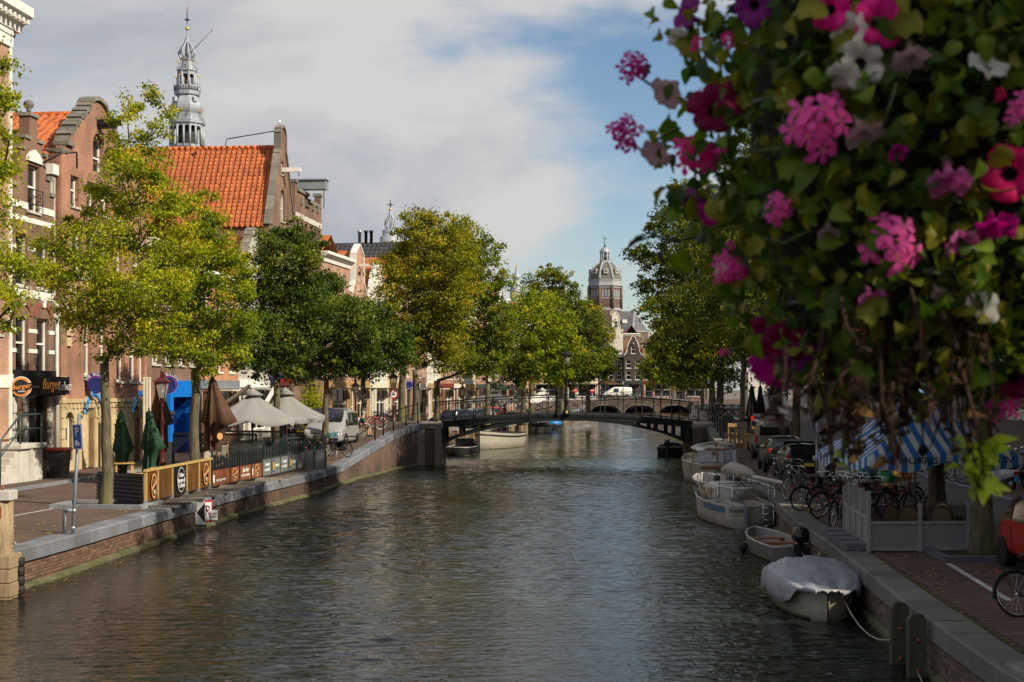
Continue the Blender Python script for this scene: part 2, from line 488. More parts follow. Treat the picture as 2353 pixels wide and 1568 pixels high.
b = n.new('ShaderNodeBump'); b.inputs['Strength'].default_value = 1; b.inputs['Distance'].default_value = 1.0
l.new(mu.outputs[0], b.inputs['Height']); l.new(b.outputs[0], p.inputs['Normal'])
def water_sheet(x0, x1, y0, y1, dx, dy, last=False):
    """rippled surface: wind waves running along the canal, gusts making some patches rougher"""
    rg = np.random.default_rng(8)
    X, Y = np.meshgrid(np.linspace(x0, x1, int((x1-x0)/dx) + 1), np.linspace(y0, y1, int((y1-y0)/dy) + 1))
    Z = np.zeros_like(X)
    lam = np.exp(rg.uniform(math.log(.18), math.log(.62), 70)); th = R(94) + rg.normal(0, .27, 70); ph = rg.uniform(0, 2*PI, 70)
    gust = 1 + .35*np.sin(X*.31 + Y*.13 + 1) * np.sin(Y*.083 - X*.21) + .25*np.sin(X*.9 + 2*np.sin(Y*.21))
    for l_, t_, p_ in zip(lam, th, ph):
        if l_ < 2.4*max(dx*abs(math.cos(t_)), dy*abs(math.sin(t_))): continue
        k_ = 2*PI/l_
        Z += WAVE*math.sqrt(2/70)/k_ * np.sin(k_*(X*math.cos(t_) + Y*math.sin(t_)) + p_ + .5*np.sin(X*.7 + Y*.4))
    Z *= gust
    Z *= np.clip((Y - y0)/.5, 0, 1) * np.clip((y1 - Y)/.5, 0, 1)
    co = np.stack([X, Y, Z], -1).reshape(-1, 3); h_, w_ = X.shape
    i = (np.arange(h_-1)[:, None]*w_ + np.arange(w_-1)[None]).ravel()
    link('water', fastmesh('water', co, np.stack([i, i+1, i+w_+1, i+w_], 1), wm, smooth=True), kind='structure')
WAVE = .125
water_sheet(-12.5, 12.5, 13, 86, .14, .065)
water_sheet(-8, 40, 86, 262, .4, .2)
MB().add([(-30,-60,0),(60,-60,0),(60,13,0),(-30,13,0)], [(0,1,2,3)]).obj('water', wm, kind='structure')
MB().add([(-3000,-3000,-1.6),(3000,-3000,-1.6),(3000,3000,-1.6),(-3000,3000,-1.6)], [(0,1,2,3)]).obj('canal_bed', M('mud', (.05,.045,.03), .9), kind='structure')

# streets as sheets, from the quay edge outwards
pave_l = MBRICK('street_brick', (.135,.08,.055), (.10,.06,.045), (.05,.04,.034), .21, .075, .008, .9, True, ((.07,.055,.045), .5, .45))
pave_r = MBRICK('quay_brick', (.14,.075,.057), (.105,.06,.05), (.045,.038,.032), .21, .075, .009, .85, True, ((.05,.04,.034), .5, .4))
asphalt = MBRICK('road_brick', (.10,.075,.065), (.075,.06,.055), (.04,.035,.03), .2, .1, .008, .85, True, ((.05,.045,.04), .5, .3))
yard = M('far_ground', (.14,.12,.10), .95, var=.3, vs_=.05)
def sheet(name, mat, ys, xa, xb, z, dz=0.0):
    v, f = [], []
    for y in ys: v += [(xa(y), y, z(y) + dz), (xb(y), y, z(y) + dz)]
    for i in range(len(ys)-1): f.append((2*i, 2*i+1, 2*i+3, 2*i+2))
    return MB().add(v, f).obj(name, mat, kind='structure')
YS = sorted(set([-40, -20] + list(range(0, 263, 3)) + [63.5, 79, 85, 104, 65.7, 80, 86]))
KL = lambda y: XL(y) + 2.4          # kerb line of the left pavement
KR = lambda y: 11.4 + .078 * y
v, f = [], []
for y in YS:
    a, b_ = XQL(y) - .45, KL(y)
    for x in (a, XQL(y) - 3.4, XQL(y) - 3.95, XQL(y) - 4.5, XQL(y) - 5.05, XQL(y) - 5.6, b_): v.append((max(x, b_), y, zl(max(x, b_), y)))
for i in range(len(YS)-1):
    for j in range(6): f.append((7*i+j+1, 7*i+j, 7*i+7+j, 7*i+8+j))
MB().add(v, f).obj('quay_street', pave_l, kind='structure')
sheet('quay_paving', pave_r, YS, lambda y: XQR(y) + .5, lambda y: XQR(y) + 4.6, zr)
sheet('street', asphalt, YS, lambda y: XQR(y) + 4.6, KR, zr)
sheet('pavement', pave_l, YS, lambda y: XL(y) - 40, lambda y: KL(y) - .15, zf_, .11)
sheet('pavement', pave_r, YS, lambda y: KR(y) + .15, lambda y: XR(y) + 40, zr, .11)
MB().add([(-2500,262,1.2),(2500,262,1.2),(2500,5000,1.2),(-2500,5000,1.2)], [(0,1,2,3)]).obj('ground', yard, kind='structure')
for sx in (-1, 1):
    MB().add([(sx*45,-200,.8),(sx*2500,-200,.8),(sx*2500,262,.8),(sx*45,262,.8)], [(0,1,2,3)]).obj('ground', yard, kind='structure')

# kerbs, each stone a part
def kerb(label, side, y0, y1, mat):
    t = thing('kerb', label, 'kerb')
    y = y0; i = 0
    while y < y1:
        L = 1.4 if i % 5 else .7
        a, b_ = y + .01, y + L - .01
        x0, x1 = ((KL(a)-.15, KL(a)), (KL(b_)-.15, KL(b_))) if side < 0 else ((KR(a), KR(a)+.15), (KR(b_), KR(b_)+.15))
        z = (zf_ if side < 0 else zr)(y + L/2)
        mb = MB()
        lo, hi = z - .1, z + .118
        mb.add([(x0[0],a,lo),(x0[1],a,lo),(x1[1],b_,lo),(x1[0],b_,lo),(x0[0],a,hi),(x0[1],a,hi),(x1[1],b_,hi),(x1[0],b_,hi)],
               [(0,3,2,1),(4,5,6,7),(0,1,5,4),(1,2,6,5),(2,3,7,6),(3,0,4,7)])
        mb.obj('kerb_stone', mat, t)
        y += L; i += 1
blue_stone = M('blue_stone', (.22,.23,.25), .75, rnd=.2, var=.22, vs_=2, bump=.2, dirt=((.10,.10,.10), .5, 2.2))
kerb('grey kerb along the pavement in front of the sunlit houses', -1, 40, 76, blue_stone)
kerb('grey kerb along the shaded right-hand pavement', 1, 36, 92, blue_stone)

# quay walls: coping stones, brick face, footing
wall_l = MBRICK('quay_wall_brick', (.155,.088,.058), (.11,.065,.045), (.12,.095,.07), .22, .072, .011, .9, False, ((.055,.042,.032), .85, .7))
wall_r = MBRICK('mossy_wall_brick', (.19,.12,.085), (.14,.095,.07), (.20,.17,.13), .22, .072, .011, .9, False, ((.045,.052,.022), .9, .6))
cop_l = M('coping_stone', (.155,.17,.20), .7, rnd=.3, var=.28, vs_=1.2, bump=.2, dirt=((.13,.12,.11), .75, 1.4))
cop_r = M('dark_coping_stone', (.165,.155,.14), .8, rnd=.3, var=.25, vs_=1.2, bump=.3, dirt=((.05,.055,.03), .6, 1.2))
moss = M('waterline_moss', (.085,.09,.03), .95, var=.4, vs_=4, bump=.6, dirt=((.19,.17,.11), .75, 1.1))
brick_one = M('quay_brick_piece', (.155,.088,.058), .9, rnd=.35, var=.4, vs_=1.7, bump=.3, dirt=((.06,.045,.035), .8, .8))
brick_mossy = M('mossy_brick_piece', (.17,.115,.085), .9, rnd=.35, var=.4, vs_=1.7, bump=.3, dirt=((.05,.055,.025), .85, .7))
def quay_wall(label, xf, zf, ysamp, sgn, wmat, cmat, bmat, seen0, seen1, bricks, seed, bump_out=.10):
    """sgn +1: the canal lies towards +x of the wall (left quay)"""
    rnd = random.Random(seed)
    t = thing('quay_wall', label, 'quay wall')
    CH = .30
    # backing face
    mb = MB(); v, f = [], []
    for y in ysamp:
        x = xf(y) - sgn * .04
        v += [(x, y, -1.5), (x, y, zf(y) - CH + .01)]
    for i in range(len(ysamp)-1): f.append((2*i, 2*i+1, 2*i+3, 2*i+2))
    mb.add(v, f); mb.obj('brick_face', wmat, t)
    # footing ledge at the water line
    y = seen0
    mb = MB()
    while y < seen1:
        L = rnd.uniform(1.2, 2.6); j = rnd.uniform(-.02, .04)
        xa, xb = xf(y), xf(y + L)
        o = sgn * (bump_out + j); hi = .06 + rnd.uniform(-.03, .03)
        a, b_ = y + .015, y + L - .015
        mb.add([(xa-sgn*.06,a,-.4),(xa+o,a,-.4),(xb+o,b_,-.4),(xb-sgn*.06,b_,-.4),(xa-sgn*.06,a,hi+.04),(xa+o,a,hi),(xb+o,b_,hi),(xb-sgn*.06,b_,hi+.04)],
               [(0,3,2,1),(4,5,6,7),(0,1,5,4),(1,2,6,5),(2,3,7,6),(3,0,4,7)])
        y += L
    mb.obj('footing', moss, t)
    # coping
    y = seen0; far = MB()
    while y < seen1:
        L = rnd.uniform(.95, 1.35)
        a, b_ = y + .006, y + L - .006
        mb = MB()
        W = .52; z0, z1 = zf(a), zf(b_); j = rnd.uniform(-.008, .008)
        c = .035
        prof = lambda x, z: [(x - sgn*W, z - CH), (x + sgn*.03, z - CH), (x + sgn*.03, z - c), (x + sgn*.03 - sgn*c, z + .004 + j), (x - sgn*W, z + .004 + j)]
        r0 = [(px, a, pz) for px, pz in prof(xf(a), z0)]; r1 = [(px, b_, pz) for px, pz in prof(xf(b_), z1)]
        mb.loft([r0, r1], 0, False)
        mb.obj('coping_stone', cmat, t)
        y += L
    # bricks of the face near the viewer: the nearest ones as parts, the rest joined
    y0, y1, n_parts = bricks
    rows = 9
    made = 0; rest = MB()
    shared = {}
    L, Hh = .21, .062
    cells = []
    for r in range(rows):
        z = .14 + r * .0722
        y = y0 + (L + .012) * .5 * (r % 2)
        while y < y1:
            if z + Hh < zf(y) - CH - .005: cells.append((y, z))
            y += L + .012
    cells.sort()
    for k, (y, z) in enumerate(cells):
        x = xf(y); x2 = xf(y + L); pr = rnd.uniform(.0, .010) - .022
        if rnd.random() < .06: pr -= .02
        th = math.atan2(x2 - x, L)
        if k < n_parts:
            key = rnd.randint(0, 3)
            if key not in shared:
                q = MB().box(-.05, 0, 0, 0, L, Hh); shared[key] = q.mesh('brick', bmat)
                for vv in shared[key].vertices: vv.co += Vector((rnd.uniform(-.003,.003), rnd.uniform(-.004,.004), rnd.uniform(-.003,.003)))
            if sgn > 0: o = link('brick', shared[key], t, (x + pr, y, z), -th)
            else: o = link('brick', shared[key], t, (x - pr + .05, y, z), -th)
        else:
            X = Matrix.Translation((x + pr if sgn > 0 else x - pr + .05, y, z)) @ Matrix.Rotation(-th, 4, 'Z')
            rest.box(-.05, 0, 0, 0, L, Hh, 0, X)
    rest.obj('brickwork', bmat, t, kind='stuff')
    return t
quay_wall('sunlit brick canal wall with pale blue-grey coping below the cafe terrace', XQL, zg, YS, 1, wall_l, cop_l, brick_one, 27, 79.2, (29, 62, 290), 3)
quay_wall('dark mossy brick canal wall with wide coping beside the moored boats', XQR, zr, YS, -1, wall_r, cop_r, brick_mossy, 15, 80, (16.5, 40, 290), 4, .05)
for sgn, xf, zf, y0, y1, lab, mt in ((1, XQL, zg, 84, 230, 'distant timber faced canal wall beyond the iron bridge, left bank', wall_l), (-1, XQR, zr, 86, 230, 'distant shaded canal wall beyond the iron bridge, right bank', wall_r)):
    t = thing('quay_wall', lab, 'quay wall')
    mb = MB()
    y = y0
    while y < y1:
        L = 3.0
        a = [(xf(y), y), (xf(y+L), y+L)]
        mb.add([(a[0][0]-sgn*.45,y,zf(y)-.25),(a[0][0]+sgn*.05,y,zf(y)-.25),(a[1][0]+sgn*.05,y+L-.03,zf(y+L)-.25),(a[1][0]-sgn*.45,y+L-.03,zf(y+L)-.25),
                (a[0][0]-sgn*.45,y,zf(y)+.004),(a[0][0]+sgn*.05,y,zf(y)+.004),(a[1][0]+sgn*.05,y+L-.03,zf(y+L)+.004),(a[1][0]-sgn*.45,y+L-.03,zf(y+L)+.004)],
               [(0,3,2,1),(4,5,6,7),(0,1,5,4),(1,2,6,5),(2,3,7,6),(3,0,4,7)])
        y += L
    mb.obj('coping', cop_l if sgn > 0 else cop_r, t)
    if sgn > 0:
        y = 86
        while y < 180:
            MB().box(xf(y), y, -1, xf(y) + .28, y + .3, zf(y) - .05).obj('timber_post', wood, t)
            y += 3.1
# moss and litter along the right coping, fallen leaves
rl = random.Random(9)
mb = MB()
for i in range(1500):
    y = 17 + 50 * rl.random() ** 1.4; x = XQR(y) + .53 + abs(rl.gauss(0, .05)); s = rl.uniform(.012, .035)
    z = zr(y) + .006
    a = rl.uniform(0, PI)
    mb.add([(x-s,y-s,z),(x+s,y-s*.6,z+rl.uniform(0,.02)),(x+s*.7,y+s,z+.004),(x-s,y+s*.8,z+rl.uniform(0,.02))], [(0,1,2,3)])
mb.obj('moss_strip', M('moss', (.09,.11,.02), .95, var=.4), kind='stuff', label='green moss growing in the joint behind the dark coping', category='moss')
mb = MB()
for i in range(700):
    if i < 420:
        y = 17 + 45 * rl.random(); x = XQR(y) + .2 + abs(rl.gauss(0, 1.4)); z = zr(y) + .012
        if x > XQR(y) + 5: continue
    else:
        y = 30 + 35 * rl.random(); x = XQL(y) - .2 - abs(rl.gauss(0, 2.2)); z = zg(y) + .012
        if x < KL(y): continue
    s = rl.uniform(.025, .05); a = rl.uniform(0, 2*PI)
    c, d = math.cos(a)*s, math.sin(a)*s
    mb.add([(x+c,y+d,z+.01),(x-d*.6,y+c*.6,z),(x-c,y-d,z+.015),(x+d*.6,y-c*.6,z)], [(0,1,2),(0,2,3)])
mb.obj('fallen_leaves', M('fallen_leaf', (.42,.22,.03), .8, var=.5, vs_=.6), kind='stuff', label='yellow fallen leaves scattered over the quay paving', category='leaves')

mb = MB()
for i in range(160):
    y = rl.uniform(24, 60); x = XQL(y) + .2 + abs(rl.gauss(0, .9)) if i < 110 else rl.uniform(XQL(y), XQR(y)); s = rl.uniform(.025, .045); a = rl.uniform(0, 6); c, d = math.cos(a)*s, math.sin(a)*s
    mb.add([(x+c,y+d,.045),(x-d*.6,y+c*.6,.04),(x-c,y-d,.045),(x+d*.6,y-c*.6,.04)], [(0,1,2,3)])
mb.obj('floating_leaves', bpy.data.materials['fallen_leaf'], kind='stuff', label='yellow leaves floating on the canal along the left wall', category='leaves')

# brick pavers of the near right quay: nearest as parts, the rest joined
pv_m = M('paver', (.145,.078,.06), .85, rnd=.25, var=.45, vs_=.9, bump=.4, dirt=((.05,.042,.038), .6, .6))
pav = thing('brick_paving', 'dark red brick paving on the near right quay', 'paving')
rp_ = random.Random(5); rest = MB(); cells = []
y = 16.6; row = 0
while y < 34:
    x = XQR(y) + .56 + (row % 2) * .105
    while x < XQR(y) + 4.5:
        cells.append((y, x)); x += .214
    y += .0705; row += 1
pm = [MB().box(0, 0, -.05, .206, .064, .012 + k*.0015).mesh('paver', pv_m) for k in range(4)]
near = 0
for y, x in cells:
    u = x / y * F + U0
    if near < 290 and u < 2353 and y > 20.5:
        o = link('paver', pm[rp_.randint(0, 3)], pav, (x, y, .85)); near += 1
    elif y < 29:
        rest.box(x, y, .80, x + .206, y + .064, .862 + rp_.uniform(0, .006))
rest.obj('paver_field', pv_m, pav, kind='stuff')

# painted parking lines on the right, on the left, as sheets above the paving
line_m = M('road_paint', (.55,.55,.52), .7, var=.3, vs_=6, dirt=((.12,.09,.08), .6, 5))
def line(label, pts, w, zf, dz=.02):
    mb = MB()
    for a, b_ in zip(pts[:-1], pts[1:]):
        a, b_ = Vector((*a, 0)), Vector((*b_, 0)); d = (b_ - a).normalized(); s = Vector((-d.y, d.x, 0)) * w/2
        mb.add([(a.x-s.x, a.y-s.y, zf(a.y)+dz), (b_.x-s.x, b_.y-s.y, zf(b_.y)+dz), (b_.x+s.x, b_.y+s.y, zf(b_.y)+dz), (a.x+s.x, a.y+s.y, zf(a.y)+dz)], [(0,1,2,3)])
    mb.obj('parking_line', line_m, label=label, category='road marking')
def gp(u, v, z=.85):
    Y = (HC - z) * F / (v - V0); return (ux(u, Y), Y)
line('white parking line running from the kerb corner towards the black bicycle', [gp(2178, 1297), gp(2320, 1383)], .11, zr)
line('white line of the parking bays beside the silver van and dark cars', [gp(1775, 1003), gp(1796, 1018), gp(1806, 1032), gp(1843, 1063), gp(1872, 1082)], .12, zr)
line('white parking line across the sunlit left street by the timber pile', [gp(32, 1186), gp(158, 1163)], .10, zg, .006)
line('short white parking line left of the tree pit', [gp(290, 1149), gp(350, 1140)], .10, zg, .006)

# iron arch bridge
BY0, BY1 = 79.6, 83.6
br = thing('iron_bridge', 'dark iron arch footbridge with cross-braced railings spanning the canal', 'bridge', (0, 0, 0))
bx0, bx1 = ux(1015, BY0), ux(1592, BY0)
def deck(x): t = (x - bx0) / (bx1 - bx0); return 2.36 + .40 * 4 * t * (1 - t)
def arch(x): t = (x - bx0) / (bx1 - bx0); return 1.10 + 1.36 * (4 * t * (1 - t)) ** .9
N = 40
xs = [lerp(bx0, bx1, i / N) for i in range(N + 1)]
mb = MB()
for y0, y1 in ((BY0, BY1),):
    top = [[(x, y0 - .12, deck(x) + .05), (x, y1 + .12, deck(x) + .05), (x, y1 + .12, deck(x) - .10), (x, y0 - .12, deck(x) - .10)] for x in xs]
    mb.loft(top, 0, False)
mb.obj('deck', M('bridge_deck_iron', (.014,.016,.017), .6, 0, var=.3, spec=.2), br)
for yy in (BY0, BY1):
    mb = MB()
    mb.loft([[(x, yy-.07, arch(x)), (x, yy+.07, arch(x)), (x, yy+.07, arch(x)+.16), (x, yy-.07, arch(x)+.16)] for x in xs], 0, False)
    mb.loft([[(x, yy-.09, deck(x)-.32), (x, yy+.09, deck(x)-.32), (x, yy+.09, deck(x)-.10), (x, yy-.09, deck(x)-.10)] for x in xs], 0, False)
    mb.obj('arch_girder', dark_iron, br)
    npan = 14
    for i in range(npan + 1):
        x = lerp(bx0 + .1, bx1 - .1, i / npan)
        w = .12
        if deck(x) - .32 > arch(x) + .05:
            MB().box(x-w, yy-.06, arch(x)+.1, x+w, yy+.06, deck(x)-.3).obj('strut', dark_iron, br)
mb = MB()
for i in range(9):
    x = lerp(bx0 + .5, bx1 - .5, i / 8); mb.box(x-.06, BY0, deck(x)-.3, x+.06, BY1, deck(x)-.11)
mb.obj('cross_beam', dark_iron, br)
# railings
ros = None
for yy in (BY0 + .0, BY1 - .0):
    ext0, ext1 = bx0 - .3, bx1 + .3
    rx = [lerp(ext0, ext1, i / 40) for i in range(41)]
    dk = lambda x: deck(min(max(x, bx0), bx1))
    for hz, r in ((1.12, .03), (.98, .016), (.14, .018)):
        MB().tube([(x, yy, dk(x) + hz) for x in rx], r, 6).obj('rail', dark_iron, br)
    k = 14
    for i in range(k + 1):
        x = lerp(ext0, ext1, i / k); z = dk(x)
        MB().tube([(x, yy, z + .02), (x, yy, z + .12), (x, yy, z + .16), (x, yy, z + 1.1), (x, yy, z + 1.18)], [.06, .06, .03, .027, .045], 8).obj('railing_post', dark_iron, br)
        if i < k:
            x2 = lerp(ext0, ext1, (i + 1) / k)
            mb = MB()
            mb.tube([(x, yy, z + .16), (x2, yy, dk(x2) + .96)], .012, 5).tube([(x, yy, z + .96), (x2, yy, dk(x2) + .16)], .012, 5)
            c = ((x + x2) / 2, yy, (z + dk(x2)) / 2 + .56)
            mb.torus(c, .09, .012, 14, 5, 0, 'y')
            mb.obj('cross_brace', dark_iron, br)
# stair/ramp railings on both quays, following the ramps
for lab, xf, zf, ya, yb, off in (('dark iron handrail climbing the left quay ramp to the bridge', XQL, zg, 71.5, 79.3, -.35), ('dark iron handrail coming down the right quay ramp from the bridge', XQR, zr, 72.5, 79.5, .4)):
    t = thing('handrail', lab, 'railing')
    ys = np.linspace(ya, yb, 9)
    for hz, r in ((1.05, .03), (.55, .018)):
        MB().tube([(xf(y) + off, y, zf(y) + hz) for y in ys], r, 6).obj('rail', dark_iron, t)
    for y in ys[::2]:
        MB().tube([(xf(y) + off, y, zf(y)), (xf(y) + off, y, zf(y) + 1.1), (xf(y) + off, y, zf(y) + 1.16)], [.04, .03, .045], 8).obj('railing_post', dark_iron, t)
# abutments: stone blocks
abut_m = MBRICK('abutment_brick', (.17,.115,.085), (.13,.09,.07), (.12,.10,.08), .22, .072, .011, .9, False, ((.07,.065,.055), .8, .8))
for lab, x0, x1 in (('weathered brick and stone abutment under the left end of the iron bridge', -5.3, bx0 + .02), ('brick abutment with round stone pier under the right end of the iron bridge', bx1 - .02, 11.3)):
    t = thing('bridge_abutment', lab, 'abutment')
    MB().box(x0, 78.6, -1, x1, BY1 + .5, 2.02).obj('brick_body', abut_m, t)
    MB().box(x0 - .06, 78.5, 2.02, x1 + .06, BY1 + .55, 2.30).obj('cap_stone', stone, t, bevel=.03)
    if x0 > 0:
        MB().lathe([(.36, -1), (.36, 2.0), (.42, 2.05), (.42, 2.28)], 20, X=Matrix.Translation((bx1 + .42, 78.55, 0))).obj('round_pier', M('pier_stone', (.17,.15,.13), .8, var=.3, bump=.3), t)
    else:
        MB().box(x0 - .02, 78.3, -1, x0 + .5, 78.62, 2.0).obj('corner_stone', stone, t)
        MB().box(x1 - .35, 78.4, -1, x1 + .015, 78.62, 2.0).obj('corner_stone', stone, t)
# the brick bridge beyond, three arches
bb = thing('brick_bridge', 'low brick arch bridge with bicycles along it, far along the canal', 'bridge')
bk = MBRICK('bridge_brick', (.12,.075,.055), (.095,.062,.048), (.12,.10,.08), .22, .072, .012, .9)
Y2, Y3 = 236.0, 243.0
x0, x1 = XQL(236) - 1.5, XQR(236) + 1.5
spans = [(x0 + 2.2 + i * (x1 - x0 - 3.4) / 3, x0 + 1.0 + (i + 1) * (x1 - x0 - 3.4) / 3 + .6) for i in range(3)]
top2 = lambda x: 1.95 + .75 * 4 * ((x - x0) / (x1 - x0)) * (1 - (x - x0) / (x1 - x0))
nx = 90; xs2 = sorted(set([lerp(x0, x1, i / nx) for i in range(nx + 1)] + [a for s in spans for a in s]))
def under(x):
    for a, b_ in spans:
        if a < x < b_:
            q = (x - (a + b_) / 2) / ((b_ - a) / 2); return .15 + 1.45 * math.sqrt(max(0, 1 - q * q))
    return -1
mb = MB()
for a, b_ in zip(xs2[:-1], xs2[1:]):
    m_ = (a + b_) / 2; e = 1e-4
    ua, ub = under(a + e), under(b_ - e)
    mb.add([(a,Y2,ua),(b_,Y2,ub),(b_,Y2,top2(b_)),(a,Y2,top2(a))], [(0,1,2,3)])
    mb.add([(a,Y2,ua),(b_,Y2,ub),(b_,Y3,ub),(a,Y3,ua)], [(3,2,1,0)])
mb.obj('brick_spandrel', bk, bb)
mb = MB()
mb.loft([[(x, Y2-.12, top2(x)), (x, Y2+.25, top2(x)), (x, Y2+.25, top2(x)+.22), (x, Y2-.12, top2(x)+.22)] for x in xs2], 0, False)
mb.loft([[(x, Y2+.1, top2(x)-.1), (x, Y3+3, top2(x)-.1), (x, Y3+3, top2(x)+.03), (x, Y2+.1, top2(x)+.03)] for x in xs2], 0, False)
mb.obj('stone_cap', stone, bb)
for a, b_ in spans:
    mb = MB(); c, w_ = (a + b_) / 2, (b_ - a) / 2
    pts = [(c + w_ * math.cos(PI * i / 16), .15 + 1.45 * math.sin(PI * i / 16)) for i in range(17)]
    pt2 = [(c + (w_ + .3) * math.cos(PI * i / 16), .15 + 1.75 * math.sin(PI * i / 16)) for i in range(17)]
    for i in range(16): mb.add([(pts[i][0],Y2-.03,pts[i][1]),(pt2[i][0],Y2-.03,pt2[i][1]),(pt2[i+1][0],Y2-.03,pt2[i+1][1]),(pts[i+1][0],Y2-.03,pts[i+1][1])], [(0,1,2,3)])
    mb.obj('arch_ring', M('ring_stone', (.13,.11,.085), .85, var=.3), bb)
mb = MB()
for i in range(26):
    x = lerp(x0, x1, i / 25); mb.tube([(x, Y2, top2(x) + .2), (x, Y2, top2(x) + 1.1)], .03, 5)
mb.tube([(x, Y2, top2(x) + 1.1) for x in xs2], .035, 5).tube([(x, Y2, top2(x) + .65) for x in xs2], .02, 5)
mb.obj('railing', dark_iron, bb)
# ================================================================ HOUSES
def facade(w, top, ops, th=.35, mi=0, y0=0.0):
    """front wall in the xz plane (outside is -y) under the outline top=[(x,z)..], with openings dict(x0,x1,z0,z1,rise); reveals and a top edge included"""
    mb = MB(); e = 1e-4
    def ztop(x):
        for (a, za), (b, zb) in zip(top[:-1], top[1:]):
            if a <= x <= b and b - a > 1e-9: return lerp(za, zb, (x - a) / (b - a))
        return top[-1][1]
    def head(o, x):
        c, hw = (o['x0'] + o['x1']) / 2, (o['x1'] - o['x0']) / 2
        q = max(-1, min(1, (x - c) / hw)); return o['z1'] + o.get('rise', 0) * math.sqrt(max(0, 1 - q * q))
    xs = {0, w} | {min(max(a, 0), w) for a, b in top}
    for o in ops:
        xs |= {o['x0'], o['x1']}
        if o.get('rise'): xs |= {lerp(o['x0'], o['x1'], i / 12) for i in range(13)}
    xs = sorted(x for x in xs if 0 <= x <= w)
    for a, b in zip(xs[:-1], xs[1:]):
        if b - a < 1e-6: continue
        m = (a + b) / 2
        cols = sorted([o for o in ops if o['x0'] < m < o['x1']], key=lambda o: o['z0'])
        za = zb = -.6
        for o in cols:
            mb.add([(a,y0,za),(b,y0,zb),(b,y0,o['z0']),(a,y0,o['z0'])], [(0,1,2,3)], mi)
            za, zb = head(o, a + e), head(o, b - e)
            if o.get('rise'): mb.add([(a,y0,za),(b,y0,zb),(b,y0+th,zb),(a,y0+th,za)], [(0,1,2,3)], mi)
        ta, tb = ztop(a + e), ztop(b - e)
        mb.add([(a,y0,za),(b,y0,zb),(b,y0,tb),(a,y0,ta)], [(0,1,2,3)], mi)
        mb.add([(a,y0+th,min(ta,tb)-3),(b,y0+th,min(ta,tb)-3),(b,y0+th,tb),(a,y0+th,ta)], [(3,2,1,0)], mi)
        mb.add([(a,y0,ta),(b,y0,tb),(b,y0+th,tb),(a,y0+th,ta)], [(0,1,2,3)], mi)
    for (a, za), (b, zb) in zip(top[:-1], top[1:]):
        if abs(a - b) < 1e-6: mb.add([(a,y0,za),(a,y0+th,za),(a,y0+th,zb),(a,y0,zb)], [(0,1,2,3)], mi)
    for x, z in ((0, top[0][1]), (w, top[-1][1])):
        mb.add([(x,y0,-.6),(x,y0+th,-.6),(x,y0+th,z),(x,y0,z)], [(0,1,2,3)], mi)
    for o in ops:
        x0, x1, z0, z1 = o['x0'], o['x1'], o['z0'], o['z1']
        mb.add([(x0,y0,z0),(x1,y0,z0),(x1,y0+th,z0),(x0,y0+th,z0)], [(0,1,2,3)], mi)
        for x in (x0, x1): mb.add([(x,y0,z0),(x,y0+th,z0),(x,y0+th,z1),(x,y0,z1)], [(0,1,2,3)], mi)
        if not o.get('rise'): mb.add([(x0,y0,z1),(x1,y0,z1),(x1,y0+th,z1),(x0,y0+th,z1)], [(0,1,2,3)], mi)
    return mb
_win = {}
def window(t, o, fm, style='sash', inset=.14, sill=None, name='window', gm=None):
    """a window (frame) in an opening, with its pane and sill as sub-parts"""
    w, h, rise = round(o['x1'] - o['x0'], 2), round(o['z1'] - o['z0'], 2), round(o.get('rise', 0), 2)
    gm = gm or glass
    key = (w, h, rise, style, fm.name, gm.name)
    if key not in _win:
        f = MB(); b = .075
        f.box(0, 0, 0, b, .08, h).box(w - b, 0, 0, w, .08, h).box(b, 0, 0, w - b, .08, b)
        if rise:
            k = 12; pi = []; po = []
            for i in range(k + 1):
                a = PI * i / k
                po.append((w/2 - w/2*math.cos(a), h + rise*math.sin(a))); pi.append((w/2 - (w/2-b)*math.cos(a), h + (rise-b)*math.sin(a)))
            for i in range(k):
                f.prism([po[i], pi[i], pi[i+1], po[i+1]], 0, .08)
        else: f.box(b, 0, h - b, w - b, .08, h)
        if style in ('sash', 'cross'): f.box(b, -.012, h*.52, w - b, .06, h*.52 + .07)
        if style in ('cross', 'tall'): f.box(w/2 - .03, -.01, b, w/2 + .03, .058, h - b)
        if style == 'grid':
            for i in (1, 2): f.box(w*i/3 - .015, -.005, b, w*i/3 + .015, .05, h - b)
            for i in (1, 2, 3): f.box(b, -.003, h*i/4 - .015, w - b, .052, h*i/4 + .015)
        g = MB()
        if rise:
            g.add([(w/2 - w/2*math.cos(PI*i/12), .05, h + rise*math.sin(PI*i/12)) for i in range(13)] + [(w, .05, 0), (0, .05, 0)], [tuple(range(15))[::-1]])
        else: g.add([(0,.05,0),(w,.05,0),(w,.05,h),(0,.05,h)], [(0,1,2,3)])
        _win[key] = (f.mesh(name, fm), g.mesh('pane', gm))
    fme, gme = _win[key]
    wo = link(name, fme, t, (o['x0'], inset, o['z0']))
    link('pane', gme, wo)
    if sill:
        ks = ('sill', w, sill.name)
        if ks not in _win: _win[ks] = MB().box(-.08, -inset - .07, -.09, w + .08, .02, 0).mesh('sill', sill)
        link('sill', _win[ks], wo)
    return wo
